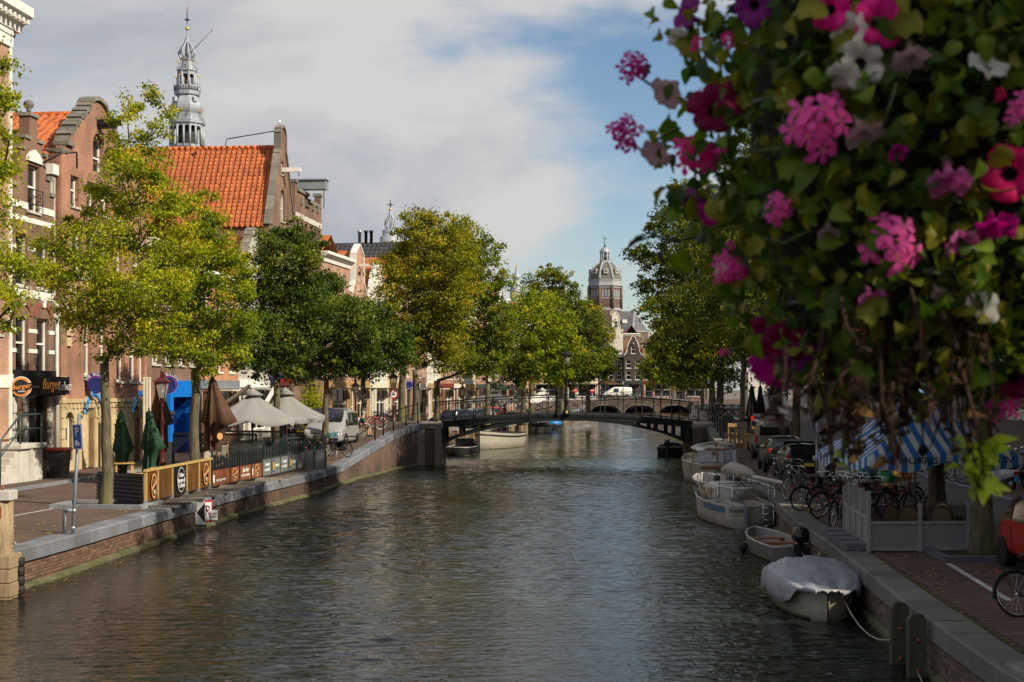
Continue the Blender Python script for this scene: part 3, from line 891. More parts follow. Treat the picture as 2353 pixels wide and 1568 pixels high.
def shell(t, w, H, d, mat, roof=None, ridge=None, rmat=None, y1=.35):
    """side and back walls; roof: 'gable' with the ridge running back from the facade, or 'flat'"""
    mb = MB()
    mb.add([(0,y1,-.6),(0,d,-.6),(0,d,H),(0,y1,H)], [(0,1,2,3)]).add([(w,y1,-.6),(w,d,-.6),(w,d,H),(w,y1,H)], [(3,2,1,0)]).add([(0,d,-.6),(w,d,-.6),(w,d,H),(0,d,H)], [(0,1,2,3)])
    if roof == 'gable': mb.add([(0,d,H),(w,d,H),(w/2,d,ridge)], [(0,1,2)]); 
    mb.obj('side_wall', mat, t)
    if roof == 'flat':
        return MB().add([(0,y1,H-.05),(w,y1,H-.05),(w,d,H-.05),(0,d,H-.05)], [(0,1,2,3)]).obj('roof', rmat, t)
    if roof == 'gable':
        r = MB(); o = .02
        r.add([(-.12,y1,H-.12),(w/2,y1,ridge),(w/2,d,ridge),(-.12,d,H-.12)], [(0,1,2,3)]).add([(w+.12,y1,H-.12),(w/2,y1,ridge),(w/2,d,ridge),(w+.12,d,H-.12)], [(3,2,1,0)])
        return r.obj('roof', rmat, t)
def place(side, Y0, Y1):
    """frame of a house: base point, turn and width along the street; local x runs to the right as seen from the water"""
    xf = XL if side < 0 else XR
    a, b = Vector((xf(Y0), Y0)), Vector((xf(Y1), Y1))
    if side > 0: a, b = b, a
    d = b - a
    z = (zf_ if side < 0 else zr)((Y0 + Y1) / 2) + .11
    return (a.x, a.y, z), math.atan2(d.y, d.x), d.length
tile_prof = None
def tiled_roof(roof, w2, rise, d, y_from, pitch_x, pitch_s, mat, n_parts, sel, x0=0.0, zb=0.0):
    """pantiles on the -x slope: rows up the slope (half width w2, rise), columns along y; the n_parts first of sel(c,r) as tiles, the rest joined"""
    L = math.hypot(w2, rise); ang = math.atan2(rise, w2)
    rows = int(L / pitch_s); cols = int((d - y_from) / pitch_x)
    ps = L / rows
    # local tile: u along y (width), v up the slope, n normal
    nseg = 6; v, f = [], []
    for j, (vv, lift) in enumerate(((-.02, .032), (ps * 1.02, .012))):
        for i in range(nseg + 1):
            q = i / nseg; v.append((q * pitch_x * 1.03, vv, lift + .060 * math.sin(q * 2 * PI)))
    for i in range(nseg): f.append((i, i+1, nseg+2+i, nseg+1+i))
    for i in range(nseg + 1): v.append((v[i][0], -.02, v[i][2] - .035))
    k = 2 * (nseg + 1)
    for i in range(nseg): f.append((k+i, k+i+1, i+1, i))
    me = MB().add(v, f, 0, True).mesh('tile', mat)
    B = Matrix.Translation((x0 - .10, 0, zb - .10)) @ Matrix(((0, math.cos(ang), -math.sin(ang), 0), (1, 0, 0, 0), (0, math.sin(ang), math.cos(ang), 0), (0, 0, 0, 1)))
    cells = sorted(((c, r) for c in range(cols) for r in range(rows)), key=lambda q: sel(*q))
    rr = random.Random(cols * rows); rest = MB()
    for i, (c, r) in enumerate(cells):
        X = B @ Matrix.Translation((y_from + c * pitch_x, r * ps, rr.uniform(0, .012))) @ Matrix.Rotation(rr.gauss(0, .006), 4, 'Z')
        if i < n_parts:
            o = link('tile', me, roof); o.matrix_local = X
        else:
            rest.add(v, f, 0, True, X)
    if len(cells) > n_parts: rest.obj('tile_field', mat, roof, kind='stuff')

br_red = MBRICK('red_brick', (.42,.175,.10), (.33,.125,.075), (.37,.27,.19), dirt=((.17,.095,.07), .75, .6))
br_dark = MBRICK('brown_brick', (.25,.125,.075), (.19,.09,.06), (.24,.18,.13), dirt=((.095,.065,.05), .7, .6))
br_pink = MBRICK('pink_brick', (.47,.245,.15), (.40,.19,.12), (.43,.34,.26), dirt=((.24,.15,.11), .45, .7))
br_orange = MBRICK('orange_brick', (.48,.20,.075), (.40,.155,.06), (.36,.28,.2))
br_black = MBRICK('black_brick', (.055,.035,.03), (.045,.03,.026), (.08,.07,.065))
tile_o = M('orange_tile', (.47,.115,.025), .65, rnd=.38, var=.5, vs_=2.2, bump=.2, dirt=((.27,.075,.03), .6, .8))
tile_d = M('black_tile', (.035,.035,.04), .5, rnd=.3, var=.35, vs_=2.5)
roof_o = M('orange_roof', (.42,.12,.04), .75, var=.35, vs_=1.2)
slate = M('slate', (.10,.10,.115), .6, var=.3, vs_=1.0, dirt=((.16,.15,.16), .5, .5))
grey_wall = M('grey_render', (.42,.41,.37), .85, var=.12, dirt=((.25,.24,.21), .5, .6))
greyblue = M('grey_blue_paint', (.16,.19,.22), .5, var=.15)
signblue = M('bright_blue_paint', (.0,.16,.62), .45, var=.08)
plinth_w = M('pale_stone', (.55,.53,.48), .75, var=.15, bump=.15, dirt=((.25,.23,.19), .6, 1.5))
dframe = M('dark_frame', (.03,.035,.035), .4, var=.2)

# ---- white corniced brick house at the left edge
loc, rz, w = place(-1, 43.0, 51.5)
t = thing('canal_house', 'tall brick house with deep white cornice at the left edge', 'house', loc, rz)
zz = lambda v, Y=51: vz(v, Y) - loc[2]
ops = []
for i in range(4):
    x = 1.0 + i * 2.02 + (.25 if i == 3 else 0)
    for z0, z1 in ((5.2, 7.3), (8.6, 10.6), (11.7, 13.5)):
        ops.append(dict(x0=x - .55, x1=x + .55, z0=z0, z1=z1))
facade(w, [(0, 15.6), (w, 15.6)], ops).obj('wall', br_pink, t)
for o in ops: window(t, o, white, 'sash', .1, plinth_w)
shell(t, w, 16.8, 10, br_pink, 'flat', rmat=slate)
MB().box(-.05, -.08, 15.6, w + .06, .3, 16.25).obj('frieze', white, t, bevel=.02)
MB().box(-.05, -.12, 16.02, w + .1, .3, 16.14).obj('frieze_moulding', white, t)
MB().prism([(.3, 16.25), (-.14, 16.25), (-.18, 16.45), (-.5, 16.75), (-.62, 16.8), (-.62, 17.15), (.3, 17.15)], -.3, w + .55, 'x').obj('cornice', white, t)
for i in range(30):
    x = w + .3 - i * .36
    MB().box(x, -.5, 16.55, x + .16, -.1, 16.78).obj('modillion', white, t)
MB().box(w - .16, -.06, -.3, w + .0, .1, 15.6).obj('corner_pilaster', white, t)
MB().box(-.02, -.05, 3.3, w + .01, .2, 3.75).obj('shopfront_lintel', white, t)
mb = MB().tube([(w - .25, -.25, 16.24), (w - .25, -.25, 16.1), (w - .18, -.25, 16.0), (w - .25, -.25, 15.9), (w - .33, -.25, 15.98)], .025, 6)
mb.obj('hoist_hook', black_metal, t)

# ---- burger house with stepped gable
loc, rz, w = place(-1, 51.55, 55.2)
t = thing('canal_house', 'narrow stepped-gable brick house with white bands above the burger shopfront', 'house', loc, rz)
b0 = loc[2]
zz = lambda v, Y=53.4: vz(v, Y) - b0
ops = [dict(x0=.35, x1=1.42, z0=zz(858), z1=zz(730)), dict(x0=2.12, x1=3.19, z0=zz(858), z1=zz(730)),
       dict(x0=.35, x1=1.42, z0=zz(661), z1=zz(543)), dict(x0=2.12, x1=3.19, z0=zz(661), z1=zz(543)),
       dict(x0=1.35, x1=2.35, z0=zz(487), z1=zz(381))]
shop = dict(x0=1.35, x1=3.0, z0=.55, z1=3.1)
door = dict(x0=.3, x1=.95, z0=.9, z1=3.2)
st = [(0, zz(440)), (.42, zz(440)), (.42, zz(405)), (.75, zz(405)), (.75, zz(352)), (1.05, zz(352)), (1.05, zz(325)), (1.5, zz(325)), (1.5, zz(270)), (2.2, zz(270)), (2.2, zz(325)), (2.65, zz(325)), (2.65, zz(352)), (2.95, zz(352)), (2.95, zz(405)), (3.3, zz(405)), (3.3, zz(440)), (w, zz(440))]
facade(w, st, ops + [shop, door], .42).obj('wall', br_dark, t)
for o in ops: window(t, o, white, 'sash', .16, plinth_w)
window(t, shop, dframe, 'plain', .16, None, 'shop_window'); window(t, door, dframe, 'sash', .2, None, 'door')
for (a, za), (b, zb) in zip(st[:-1], st[1:]):
    if b - a > .1: MB().box(a - .05, -.07, za, b + .05, .47, za + .13).obj('step_capping', stone, t)
mb = MB().box(1.62, -.04, zz(270) + .13, 2.08, .42, zz(262))
mb.obj('finial_block', stone, t)
MB().lathe([(.07, 0), (.07, .12), (.11, .14), (.06, .18), (.17, .27), (.2, .37), (.17, .47), (.0, .56)], 14, X=Matrix.Translation((1.85, .19, zz(263)))).obj('ball_finial', stone, t)
for za, zb in ((861, 874), (668, 686), (570, 579), (625, 633), (471, 486), (503, 515), (757, 766), (803, 812)):
    z0, z1 = zz(zb), zz(za)
    segs = [(0, w)]
    for o in ops:
        if o['z0'] < z1 and o['z1'] > z0:
            segs = [q for a, b in segs for q in ((a, min(b, o['x0'])), (max(a, o['x1']), b)) if q[1] - q[0] > .02]
    for a, b in segs: MB().box(a, -.03, z0, b, .05, z1).obj('stone_band', white, t)
MB().prism([(1.2, zz(374)), (2.5, zz(374)), (2.5, zz(366)), (2.2, zz(352)), (1.85, zz(345)), (1.5, zz(352)), (1.2, zz(366))], -.09, .04).obj('window_hood', white, t)
for xc in (.88, 2.65):
    mb = MB()
    pts = [(xc + .62 * math.cos(PI*i/10), zz(728) + .42 * math.sin(PI*i/10)) for i in range(11)]
    pt2 = [(xc + .80 * math.cos(PI*i/10), zz(728) + .60 * math.sin(PI*i/10)) for i in range(11)]
    for i in range(10): mb.prism([pts[i], pt2[i], pt2[i+1], pts[i+1]], -.05, .02)
    mb.obj('relieving_arch', M('arch_brick', (.22,.07,.045), .85, var=.3), t)
    MB().prism([(xc - .1, zz(728) + .38), (xc + .1, zz(728) + .38), (xc + .16, zz(728) + .68), (xc - .16, zz(728) + .68)], -.09, .02).obj('keystone', white, t)
# railing of the gable window
mb = MB()
for h in (.25, .55, .8): mb.tube([(1.3, -.12, zz(487) + h), (2.4, -.12, zz(487) + h)], .018, 5)
for i in range(3): mb.tube([(1.3 + .55*i, -.12, zz(487)), (1.3 + .55*i, -.12, zz(487) + .82)], .018, 5)
mb.obj('window_railing', black_metal, t)
mb = MB().tube([(2.4, 0, zz(373)), (2.75, -.75, zz(343)), (3.2, -1.05, zz(338)), (3.25, -1.1, zz(338)), (3.25, -1.1, zz(375))], .035, 6).tube([(2.75, -.75, zz(343)), (2.5, -.05, zz(338))], .025, 6)
mb.obj('hoist_arm', black_metal, t)
shell(t, w, 10.6, 10, br_dark, 'gable', 13.0, roof_o)
# shopfront: dark signboard and pilasters
MB().box(.1, -.14, 3.25, w - .1, .0, 3.95).obj('signboard', blk, t)
MB().box(1.0, -.5, 3.0, w - .05, -.14, 3.25).obj('shop_awning', M('awning_cloth', (.02,.022,.022), .8), t)
for x in (.02, 1.0, 3.1):
    for k in range(5):
        MB().box(x, -.09, k * .62 - .1, x + .26, .02, k * .62 + .49).obj('rusticated_block', plinth_w, t, bevel=.015)
MB().box(-.02, -.12, -.3, w, .0, -.1).obj('plinth', stone, t)
# lettering on the signboard
q = t
X0 = UPRIGHT.copy()
def on_wall(x, y, z): return Matrix.Translation((x, y, z)) @ UPRIGHT
or_paint = M('orange_lettering', (.75,.28,.05), .4, var=.05, emit=.15)
sgn = thing('shop_sign', 'dark signboard reading Burger Leben in orange and white script letters', 'sign', (0, 0, 0))
sgn.location = loc; sgn.rotation_euler = (0, 0, rz)
MB().box(1.15, -.62, 3.05, w + .02, -.52, 3.72).obj('board', blk, sgn)
text('Burger', .55, or_paint, sgn, on_wall(1.95, -.64, 3.42), shear=.25)
text('Leben', .5, txt_white, sgn, on_wall(3.2, -.64, 3.36), shear=.25)

# ---- grey rendered slip beside it
loc, rz, w = place(-1, 55.2, 55.62)
t = thing('side_building', 'narrow grey rendered strip with a white downpipe between two brick houses', 'house', loc, rz)
MB().box(0, .12, -.5, w, 6, 11.6).obj('wall', grey_wall, t)
MB().box(-.06, .0, 11.6, w + .05, 6, 12.0).obj('coping', white, t)
MB().tube([(w*.5, -.02, 0), (w*.5, -.02, 6.6)], .09, 8).obj('downpipe', M('pipe_paint', (.5,.49,.45), .5), t)
MB().box(w*.5 - .16, -.1, 5.9, w*.5 + .16, .1, 6.3).obj('pipe_hopper', white, t)

# ---- scalloped-gable brick and sandstone house (coffeeshop)
loc, rz, w = place(-1, 55.66, 65.3)
t = thing('canal_house', 'brick house with scalloped stone gable, orange roof and sandstone arches', 'house', loc, rz)
b0 = loc[2]
zz = lambda v, Y=59: vz(v, Y) - b0
gc = 3.95; zg0 = zz(352); ztp = zz(226)
prof = [(3.05, 0), (3.0, .30), (2.78, .52), (2.55, .62), (2.5, .85), (2.28, 1.06), (2.02, 1.13), (1.96, 1.36), (1.74, 1.55), (1.5, 1.6), (1.43, 1.82), (1.2, 2.0), (.98, 2.03)]
k = (ztp - zg0 - .62) / 2.03
arc = [(.98 * math.cos(PI*i/12), 2.03 * k + .62 * math.sin(PI*i/12)) for i in range(1, 12)]
left = [(gc - x, zg0 + z * k) for x, z in prof]; right = [(gc + x, zg0 + z * k) for x, z in prof][::-1]
mid = [(gc - x, zg0 + z) for x, z in arc]
top = [(0, zz(376)), (.62, zz(376)), (.62, zz(352)), (left[0][0], zz(352))] + left[1:] + mid + right[:-1] + [(right[-1][0], zz(352)), (gc + 3.6, zz(352)), (gc + 3.6, zz(376)), (w, zz(376))]
ops = [dict(x0=gc - .55, x1=gc + .55, z0=zz(393), z1=zz(330), rise=.5)]
for x in (1.55, 3.2, 4.7, 6.4): ops.append(dict(x0=x - .42, x1=x + .42, z0=zz(488), z1=zz(420)))
for x in (1.75, 3.2, 4.6, 6.2, 8.4):
    ops.append(dict(x0=x - .5, x1=x + .5, z0=zz(640), z1=zz(540)))
ops += [dict(x0=2.5, x1=3.25, z0=zz(862), z1=zz(735)), dict(x0=4.1, x1=4.85, z0=zz(862), z1=zz(735)), dict(x0=6.0, x1=6.95, z0=zz(876), z1=zz(760)), dict(x0=7.5, x1=8.45, z0=zz(876), z1=zz(760)), dict(x0=8.75, x1=9.4, z0=zz(876), z1=zz(760))]
zs = zz(925)
arches = [dict(x0=.35, x1=1.25, z0=.4, z1=1.9, rise=.45, k='side'), dict(x0=2.1, x1=3.5, z0=0, z1=2.05, rise=.7, k='door'), dict(x0=3.95, x1=4.5, z0=.95, z1=1.75, rise=.27, k='s'),
          dict(x0=5.6, x1=6.15, z0=.95, z1=1.75, rise=.27, k='s'), dict(x0=7.35, x1=8.8, z0=0, z1=1.95, rise=.72, k='door')]
facade(w, top, ops + [dict(o) for o in arches], .4).obj('wall', br_red, t)
for o in ops: window(t, o, white, 'sash', .18, plinth_w)
# sandstone ground floor, 6 cm proud, arches cut through it
facade(w - .02, [(0, zs), (w - .02, zs)], arches, .30, 0, -.07).obj('sandstone_front', sandstone, t)
for o in arches:
    if o['k'] == 'door': window(t, o, M('dark_red_door', (.05,.015,.012), .4), 'tall', .25, None, 'door', dframe)
    else: window(t, o, white if o['k'] == 'side' else dframe, 'tall' if o['k'] == 'side' else 'plain', .12)
    c, hw = (o['x0'] + o['x1'])/2, (o['x1'] - o['x0'])/2
    n_ = 11 if hw > .5 else 7
    for i in range(n_):
        a0, a1 = PI*i/n_ + .02, PI*(i+1)/n_ - .02; r1 = .24 if hw > .5 else .15
        P4 = [(c + (hw + q) * math.cos(a), o['z1'] + (o['rise'] + q) * math.sin(a)) for q, a in ((.0, a0), (r1, a0), (r1, a1), (.0, a1))]
        MB().prism(P4, -.115, -.06).obj('voussoir', sandstone, t)
MB().box(-.02, -.16, zs, w + .02, .0, zs + .16).obj('string_course', sandstone, t)
for i in range(26): MB().box(.05 + i * .37, -.13, zs - .22, .05 + i * .37 + .2, -.07, zs - .03).obj('frieze_block', sandstone, t)
for k_ in range(9):
    for x, wd in ((.0, .5), (w - .45, .45)):
        MB().box(x, -.13, .02 + k_*.42, x + wd - (.15 if k_ % 2 else 0), -.06, .40 + k_*.42).obj('quoin', sandstone, t)
for k_ in range(6):
    MB().box(.0, -.10, zz(800) + k_*.42, 1.05 + k_ * .10, .0, zz(800) + .34 + k_*.42).obj('corbel_stone', sandstone, t)
MB().box(-.06, -.10, zz(745), .95, .3, zz(720)).obj('corbel_stone', sandstone, t)
# brick pier, stone gable coping pieces, loading beam, railing
MB().box(.0, -.10, zz(880), .55, .4, zz(380)).obj('corner_pier', br_red, t)
MB().box(-.04, -.14, zz(380), .6, .5, zz(372)).obj('pier_cap', stone, t)
outl = left + mid + right
for (a, za), (b, zb) in zip(outl[:-1], outl[1:]):
    d = Vector((b - a, 0, zb - za)); nrm = Vector((-d.z, 0, d.x)).normalized() * .17
    MB().prism([(a, za), (b, zb), (b + nrm.x, zb + nrm.z), (a + nrm.x, za + nrm.z)], -.12, .52).obj('gable_coping', stone, t)
MB().box(left[0][0] - .3, -.14, zg0 - .12, left[0][0] + .35, .5, zg0 + .04).obj('gable_foot', stone, t)
MB().box(gc - .16, -.95, zz(283), gc + .16, .1, zz(270)).box(gc - .1, -.8, zz(290), gc + .1, .1, zz(283)).obj('loading_beam', blk, t)
mb = MB()
for h in (.3, .6): mb.tube([(gc - .55, -.02, zz(393) + h), (gc - .2, -.16, zz(393) + h), (gc + .2, -.16, zz(393) + h), (gc + .55, -.02, zz(393) + h)], .02, 5)
mb.obj('window_railing', black_metal, t)
for o in ops[5:10]:
    MB().box(o['x0'] - .15, -.06, o['z1'], o['x1'] + .15, .02, o['z1'] + .22).obj('lintel', plinth_w, t)
    MB().box(o['x0'] - .12, -.08, o['z0'] - .14, o['x1'] + .12, .02, o['z0']).obj('stone_sill', plinth_w, t)
rf = shell(t, w, zz(393), 9.5, br_red, 'gable', zz(245), roof_o)
tiled_roof(rf, w / 2 + .12, zz(245) - zz(393) + .12, 9.4, .42, .36, .30, tile_o, 300, lambda c, r: (c // 3) * 3 + (0 if r > 2 else 60), 0, zz(393))
MB().box(w/2 - .12, .4, zz(245) - .02, w/2 + .12, 9.5, zz(245) + .1).obj('ridge', tile_o, t)
# blue arched neon letters over both doors
for c, lab in ((2.8, 'blue arched neon lettering over the left sandstone door'), (8.07, 'blue arched neon lettering over the right sandstone door')):
    s_ = thing('door_sign', lab, 'sign', loc, rz)
    nb = M('blue_neon_letter', (.02,.30,.75), .4, var=.05, emit=.25)
    word = 'THE BULLDOG'
    MB().tube([(c + .86 * math.cos(PI - PI*(i+1)/12), -.30, 2.05 + .92 * math.sin(PI*(i+1)/12)) for i in range(11)], .03, 6).obj('sign_bracket', blk, s_)
    for i, ch in enumerate(word):
        a = PI - PI * (i + .9) / (len(word) + .8)
        if ch != ' ':
            text(ch, .34, nb, s_, Matrix.Translation((c + .95 * math.cos(a), -.34, 2.05 + 1.02 * math.sin(a))) @ Matrix.Rotation(-(a - PI/2), 4, 'Y') @ UPRIGHT, name='letter', ext=.02)

# ---- brick house with the bright blue portal
loc, rz, w = place(-1, 65.3, 72.8)
t = thing('canal_house', 'brown brick house with a bright blue framed portal at street level', 'house', loc, rz)
b0 = loc[2]; zz = lambda v, Y=69: vz(v, Y) - b0
ops = [dict(x0=x - .5, x1=x + .5, z0=z0, z1=z1) for x in (1.2, 3.0, 4.8, 6.5) for z0, z1 in ((4.3, 5.9), (7.0, 8.7))]
portal = dict(x0=2.7, x1=5.9, z0=-.1, z1=3.0)
facade(w, [(0, 9.7), (w, 9.7)], ops + [portal], .4).obj('wall', br_dark, t)
for o in ops: window(t, o, white, 'cross', .14, plinth_w)
shell(t, w, 9.7, 10, br_dark, 'gable', 12.6, roof_o)
MB().box(2.3, -.32, 2.75, 6.3, .05, 3.55).obj('portal_lintel', signblue, t)
MB().box(5.55, -.32, -.1, 6.3, .05, 2.75).box(2.3, -.32, -.1, 2.75, .05, 2.75).obj('portal_jamb', signblue, t)
MB().box(2.7, .9, -.1, 5.9, 1.0, 3.0).box(5.55, .05, -.1, 5.6, .9, 3.0).box(2.7, .05, -.1, 2.75, .9, 3.0).obj('portal_recess', M('deep_blue_paint', (.0,.07,.36), .5), t)
MB().box(-.1, -.4, 9.7, w + .1, .3, 10.1).obj('cornice', white, t)

# ---- the next houses on the left, from front to far
SHOP = [M('shop_green', (.02,.05,.035), .5), M('shop_brown', (.10,.05,.03), .5), cream, greyblue, M('shop_red', (.16,.025,.02), .5), M('shop_black', (.02,.02,.022), .5), grey_wall, M('shop_ochre', (.34,.22,.08), .6)]
def plain_house(label, side, Y0, Y1, H, wm_, kind, cols, floors, rmat=roof_o, fm=None, trim=None, ground=None, ridge=3.2, depth=10, style='sash', frame=None, name='canal_house', ww=.95):
    """a house of the row: wall, windows, gable or cornice, shopfront"""
    fm = fm or white; trim = trim or white
    loc, rz, w = frame or place(side, Y0, Y1)
    t = thing(name, label, 'house', loc, rz)
    ops = []
    step = w / cols
    for z0, z1 in floors:
        for i in range(cols):
            x = step * (i + .5); hw = min(ww / 2, step * .36); ops.append(dict(x0=x - hw, x1=x + hw, z0=z0, z1=z1))
    gops = []
    gz = 3.0
    gops.append(dict(x0=w*.08, x1=w*.30, z0=0, z1=gz - .1)); gops.append(dict(x0=w*.38, x1=w*.92, z0=.55, z1=gz - .1))
    tops = {'cornice': [(0, H), (w, H)], 'flat': [(0, H), (w, H)],
            'bell': [(0, H), (w*.06, H + .1), (w*.16, H + .7), (w*.22, H + 1.8), (w*.3, H + 2.6), (w*.38, H + 2.9)] + [(w*.5 - w*.12*math.cos(PI*i/8), H + 2.9 + .7*math.sin(PI*i/8)) for i in range(1, 8)] + [(w*.62, H + 2.9), (w*.7, H + 2.6), (w*.78, H + 1.8), (w*.84, H + .7), (w*.94, H + .1), (w, H)],
            'neck': [(0, H), (w*.16, H), (w*.2, H + .5), (w*.28, H + .9), (w*.3, H + 3.0), (w*.34, H + 3.2), (w*.5, H + 3.8), (w*.66, H + 3.2), (w*.7, H + 3.0), (w*.72, H + .9), (w*.8, H + .5), (w*.84, H), (w, H)],
            'spout': [(0, H), (w*.38, H + w*.62), (w*.38, H + w*.62 + .7), (w*.62, H + w*.62 + .7), (w*.62, H + w*.62), (w, H)],
            'step': [(0, H)] + [q for i in range(5) for q in ((w*.09*i, H + .75*i), (w*.09*(i+1), H + .75*i))] + [(w*.45, H + 3.9), (w*.55, H + 3.9)] + [q for i in range(4, -1, -1) for q in ((1 - .09*(i+1)) * w and (w*(1 - .09*(i+1)), H + .75*i), (w*(1 - .09*i), H + .75*i))]}
    top = tops[kind]
    if kind in ('bell', 'neck', 'spout', 'step'):
        ops.append(dict(x0=w/2 - .38, x1=w/2 + .38, z0=H + .35, z1=H + 1.75))
    facade(w, top, ops + gops, .35).obj('wall', wm_, t)
    for o in ops: window(t, o, fm, style, .12, trim)
    window(t, gops[0], dframe if H > 11 else fm, 'sash', .2, None, 'door'); window(t, gops[1], fm, 'cross', .12, None, 'shop_window')
    ground = ground or SHOP[int(loc[1]*7 + w*13) % len(SHOP)]
    MB().box(0, -.10, gz, w, .0, gz + .45).obj('shop_lintel', ground, t)
    MB().box(w*.36, -1.0, gz - .12, w*.95, -.1, gz - .04).obj('shop_awning', SHOP[int(loc[1]*3) % len(SHOP)], t)
    for x in (.0, w*.32, w - .18): MB().box(x, -.08, -.2, x + .18, .0, gz).obj('pilaster', ground, t)
    if kind in ('cornice',):
        MB().prism([(.3, H), (-.1, H), (-.15, H + .25), (-.5, H + .5), (-.5, H + .7), (.3, H + .7)], -.12, w + .12, 'x').obj('cornice', trim, t)
    elif kind != 'flat':
        mb = MB()
        for (a, za), (b, zb) in zip(top[:-1], top[1:]):
            d = Vector((b - a, 0, zb - za))
            if d.length < .02: continue
            nr = Vector((-d.z, 0, d.x)).normalized() * .13
            mb.prism([(a, za), (b, zb), (b + nr.x, zb + nr.z), (a + nr.x, za + nr.z)], -.08, .4)
        mb.obj('gable_coping', trim, t)
        MB().box(w/2 - .08, -.8, H + 2.15, w/2 + .08, 0, H + 2.35).obj('hoist_beam', trim, t)
    if kind == 'flat': shell(t, w, H, depth, wm_, 'flat', rmat=slate)
    else: shell(t, w, H, depth, wm_, 'gable', H + ridge, rmat)
    return t
ff = lambda *z: [(a, a + 1.75) for a in z]
tan_w = M('tan_render', (.50,.40,.24), .8, var=.12)
ivory = M('ivory_render', (.62,.58,.49), .75, var=.1, dirt=((.4,.36,.3), .4, 1))
plain_house('house with an orange brick shopfront panel behind the brown parasol', -1, 72.85, 79.6, 8.4, br_orange, 'cornice', 3, ff(3.9, 6.3), ground=greyblue)
plain_house('low white house with stone neck gable and orange roof beside the great red roof', -1, 79.65, 86.1, 8.6, grey_wall, 'bell', 3, ff(3.9, 6.4), ground=white, trim=stone)
# the great orange roof
loc, rz, w = place(-1, 86.15, 92.2)
t = thing('canal_house', 'tall brick house with steep stone-edged gable and a great orange tiled roof', 'house', loc, rz)
b0 = loc[2]; zz = lambda v, Y=89.2: vz(v, Y) - b0
zr_, ze = zz(338), zz(530)
top = [(0, ze), (w*.36, zr_ - .6), (w*.40, zr_ - .3), (w*.40, zr_ + .75)] + [(w*.5 - w*.1*math.cos(PI*i/6), zr_ + .75 + .45*math.sin(PI*i/6)) for i in range(1, 6)] + [(w*.6, zr_ + .75), (w*.6, zr_ - .3), (w*.64, zr_ - .6), (w, ze)]
ops = [dict(x0=w/2 - .5, x1=w/2 + .5, z0=zz(510), z1=zz(455), rise=.5), dict(x0=w/2 - .3, x1=w/2 + .3, z0=zz(402), z1=zz(372))]
ops += [dict(x0=w*(i + .5)/3 - .5, x1=w*(i + .5)/3 + .5, z0=z0, z1=z0 + 1.8) for i in range(3) for z0 in (3.8, 6.6, 9.2)]
facade(w, top, ops, .4).obj('wall', br_dark, t)
for o in ops: window(t, o, white, 'cross', .14, plinth_w)
for (a, za), (b, zb) in zip(top[:-1], top[1:]):
    d = Vector((b - a, 0, zb - za))
    nseg = max(1, int(d.length / .9))
    nr = Vector((-d.z, 0, d.x)).normalized() * .16
    for i in range(nseg):
        p0, p1 = (a + d.x*i/nseg, za + d.z*i/nseg), (a + d.x*(i+.985)/nseg, za + d.z*(i+.985)/nseg)
        MB().prism([p0, p1, (p1[0] + nr.x, p1[1] + nr.z), (p0[0] + nr.x, p0[1] + nr.z)], -.1, .36).obj('gable_coping', stone, t)
MB().box(w/2 - .11, -1.15, zz(396), w/2 + .11, .05, zz(386)).obj('hoist_beam', white, t)
MB().tube([(w/2, -1.05, zz(396)), (w/2, -1.05, zz(400)), (w/2, -.98, zz(403)), (w/2, -1.08, zz(405))], .025, 5).obj('hoist_hook', black_metal, t)
rf = shell(t, w, ze, 13.5, br_dark, 'gable', zr_, roof_o)
tiled_roof(rf, w/2 + .12, zr_ - ze + .12, 13.4, .38, .335, .29, tile_o, 300, lambda c, r: c * 1.0 - r * .7, 0, ze)
MB().lathe([(.12, 0), (.14, .1), (.12, .2)], 8).obj('chimney_pot', stone, t, (w*.4, 5, zr_))
mb = MB()
for i in range(34): mb.lathe([(.13, 0), (.13, .38)], 8, X=Matrix.Translation((w/2, .5 + i*.39, zr_ + .0)) @ Matrix.Rotation(R(-90), 4, 'X'))
mb.obj('ridge_tile', tile_o, t)
MB().tube([(w/2, .5, zr_ + 1.0), (w/2, 3.6, zr_ + .55), (w/2, 3.7, zr_ + .1)], .035, 5).obj('antenna_wire', black_metal, t)
gull_at = (loc, rz, w, zr_ + 1.2)
# flat topped brick building with hoist box
loc, rz, w = place(-1, 92.25, 99.6)
t = thing('canal_house', 'flat-topped brown brick building with narrow window bays and a grey hoist box', 'house', loc, rz)
b0 = loc[2]; zz = lambda v, Y=95.5: vz(v, Y) - b0
Ht = zz(452)
ops = []
for g in range(2):
    for i in range(3):
        x = .75 + g * 3.7 + i * 1.1
        for z0, z1 in ((Ht - 5.2, Ht - 1.9), (Ht - 8.6, Ht - 6.0), (3.9, 6.3)): ops.append(dict(x0=x - .36, x1=x + .36, z0=z0, z1=z1))
tp = [(0, Ht + .5), (.5, Ht + .5), (.5, Ht), (3.5, Ht), (3.5, Ht - .35), (w - .5, Ht - .35), (w - .5, Ht + .5), (w, Ht + .5)]
facade(w, tp, ops, .4).obj('wall', br_dark, t)
for o in ops: window(t, o, dframe, 'sash', .16)
MB().box(0, -.05, Ht - 1.75, w, .03, Ht - 1.4).obj('stone_band', plinth_w, t)
for a, b in ((.5, 3.5), (3.5, w - .5)): MB().box(a, -.12, Ht - (.0 if a < 1 else .35), b, .5, Ht + (.22 if a < 1 else -.13)).obj('parapet_cap', stone, t)
for x in (1.4, 2.6, 4.6, 5.9): MB().box(x, -.16, Ht - .75, x + .3, .0, Ht - .3).obj('corbel', stone, t)
for x in (0, w - .5): MB().box(x - .04, -.1, Ht + .5, x + .54, .5, Ht + .7).obj('pier_cap', stone, t)
MB().box(2.2, -1.5, Ht + .35, 3.0, .6, Ht + .95).obj('hoist_box', M('hoist_grey', (.22,.26,.28), .5), t)
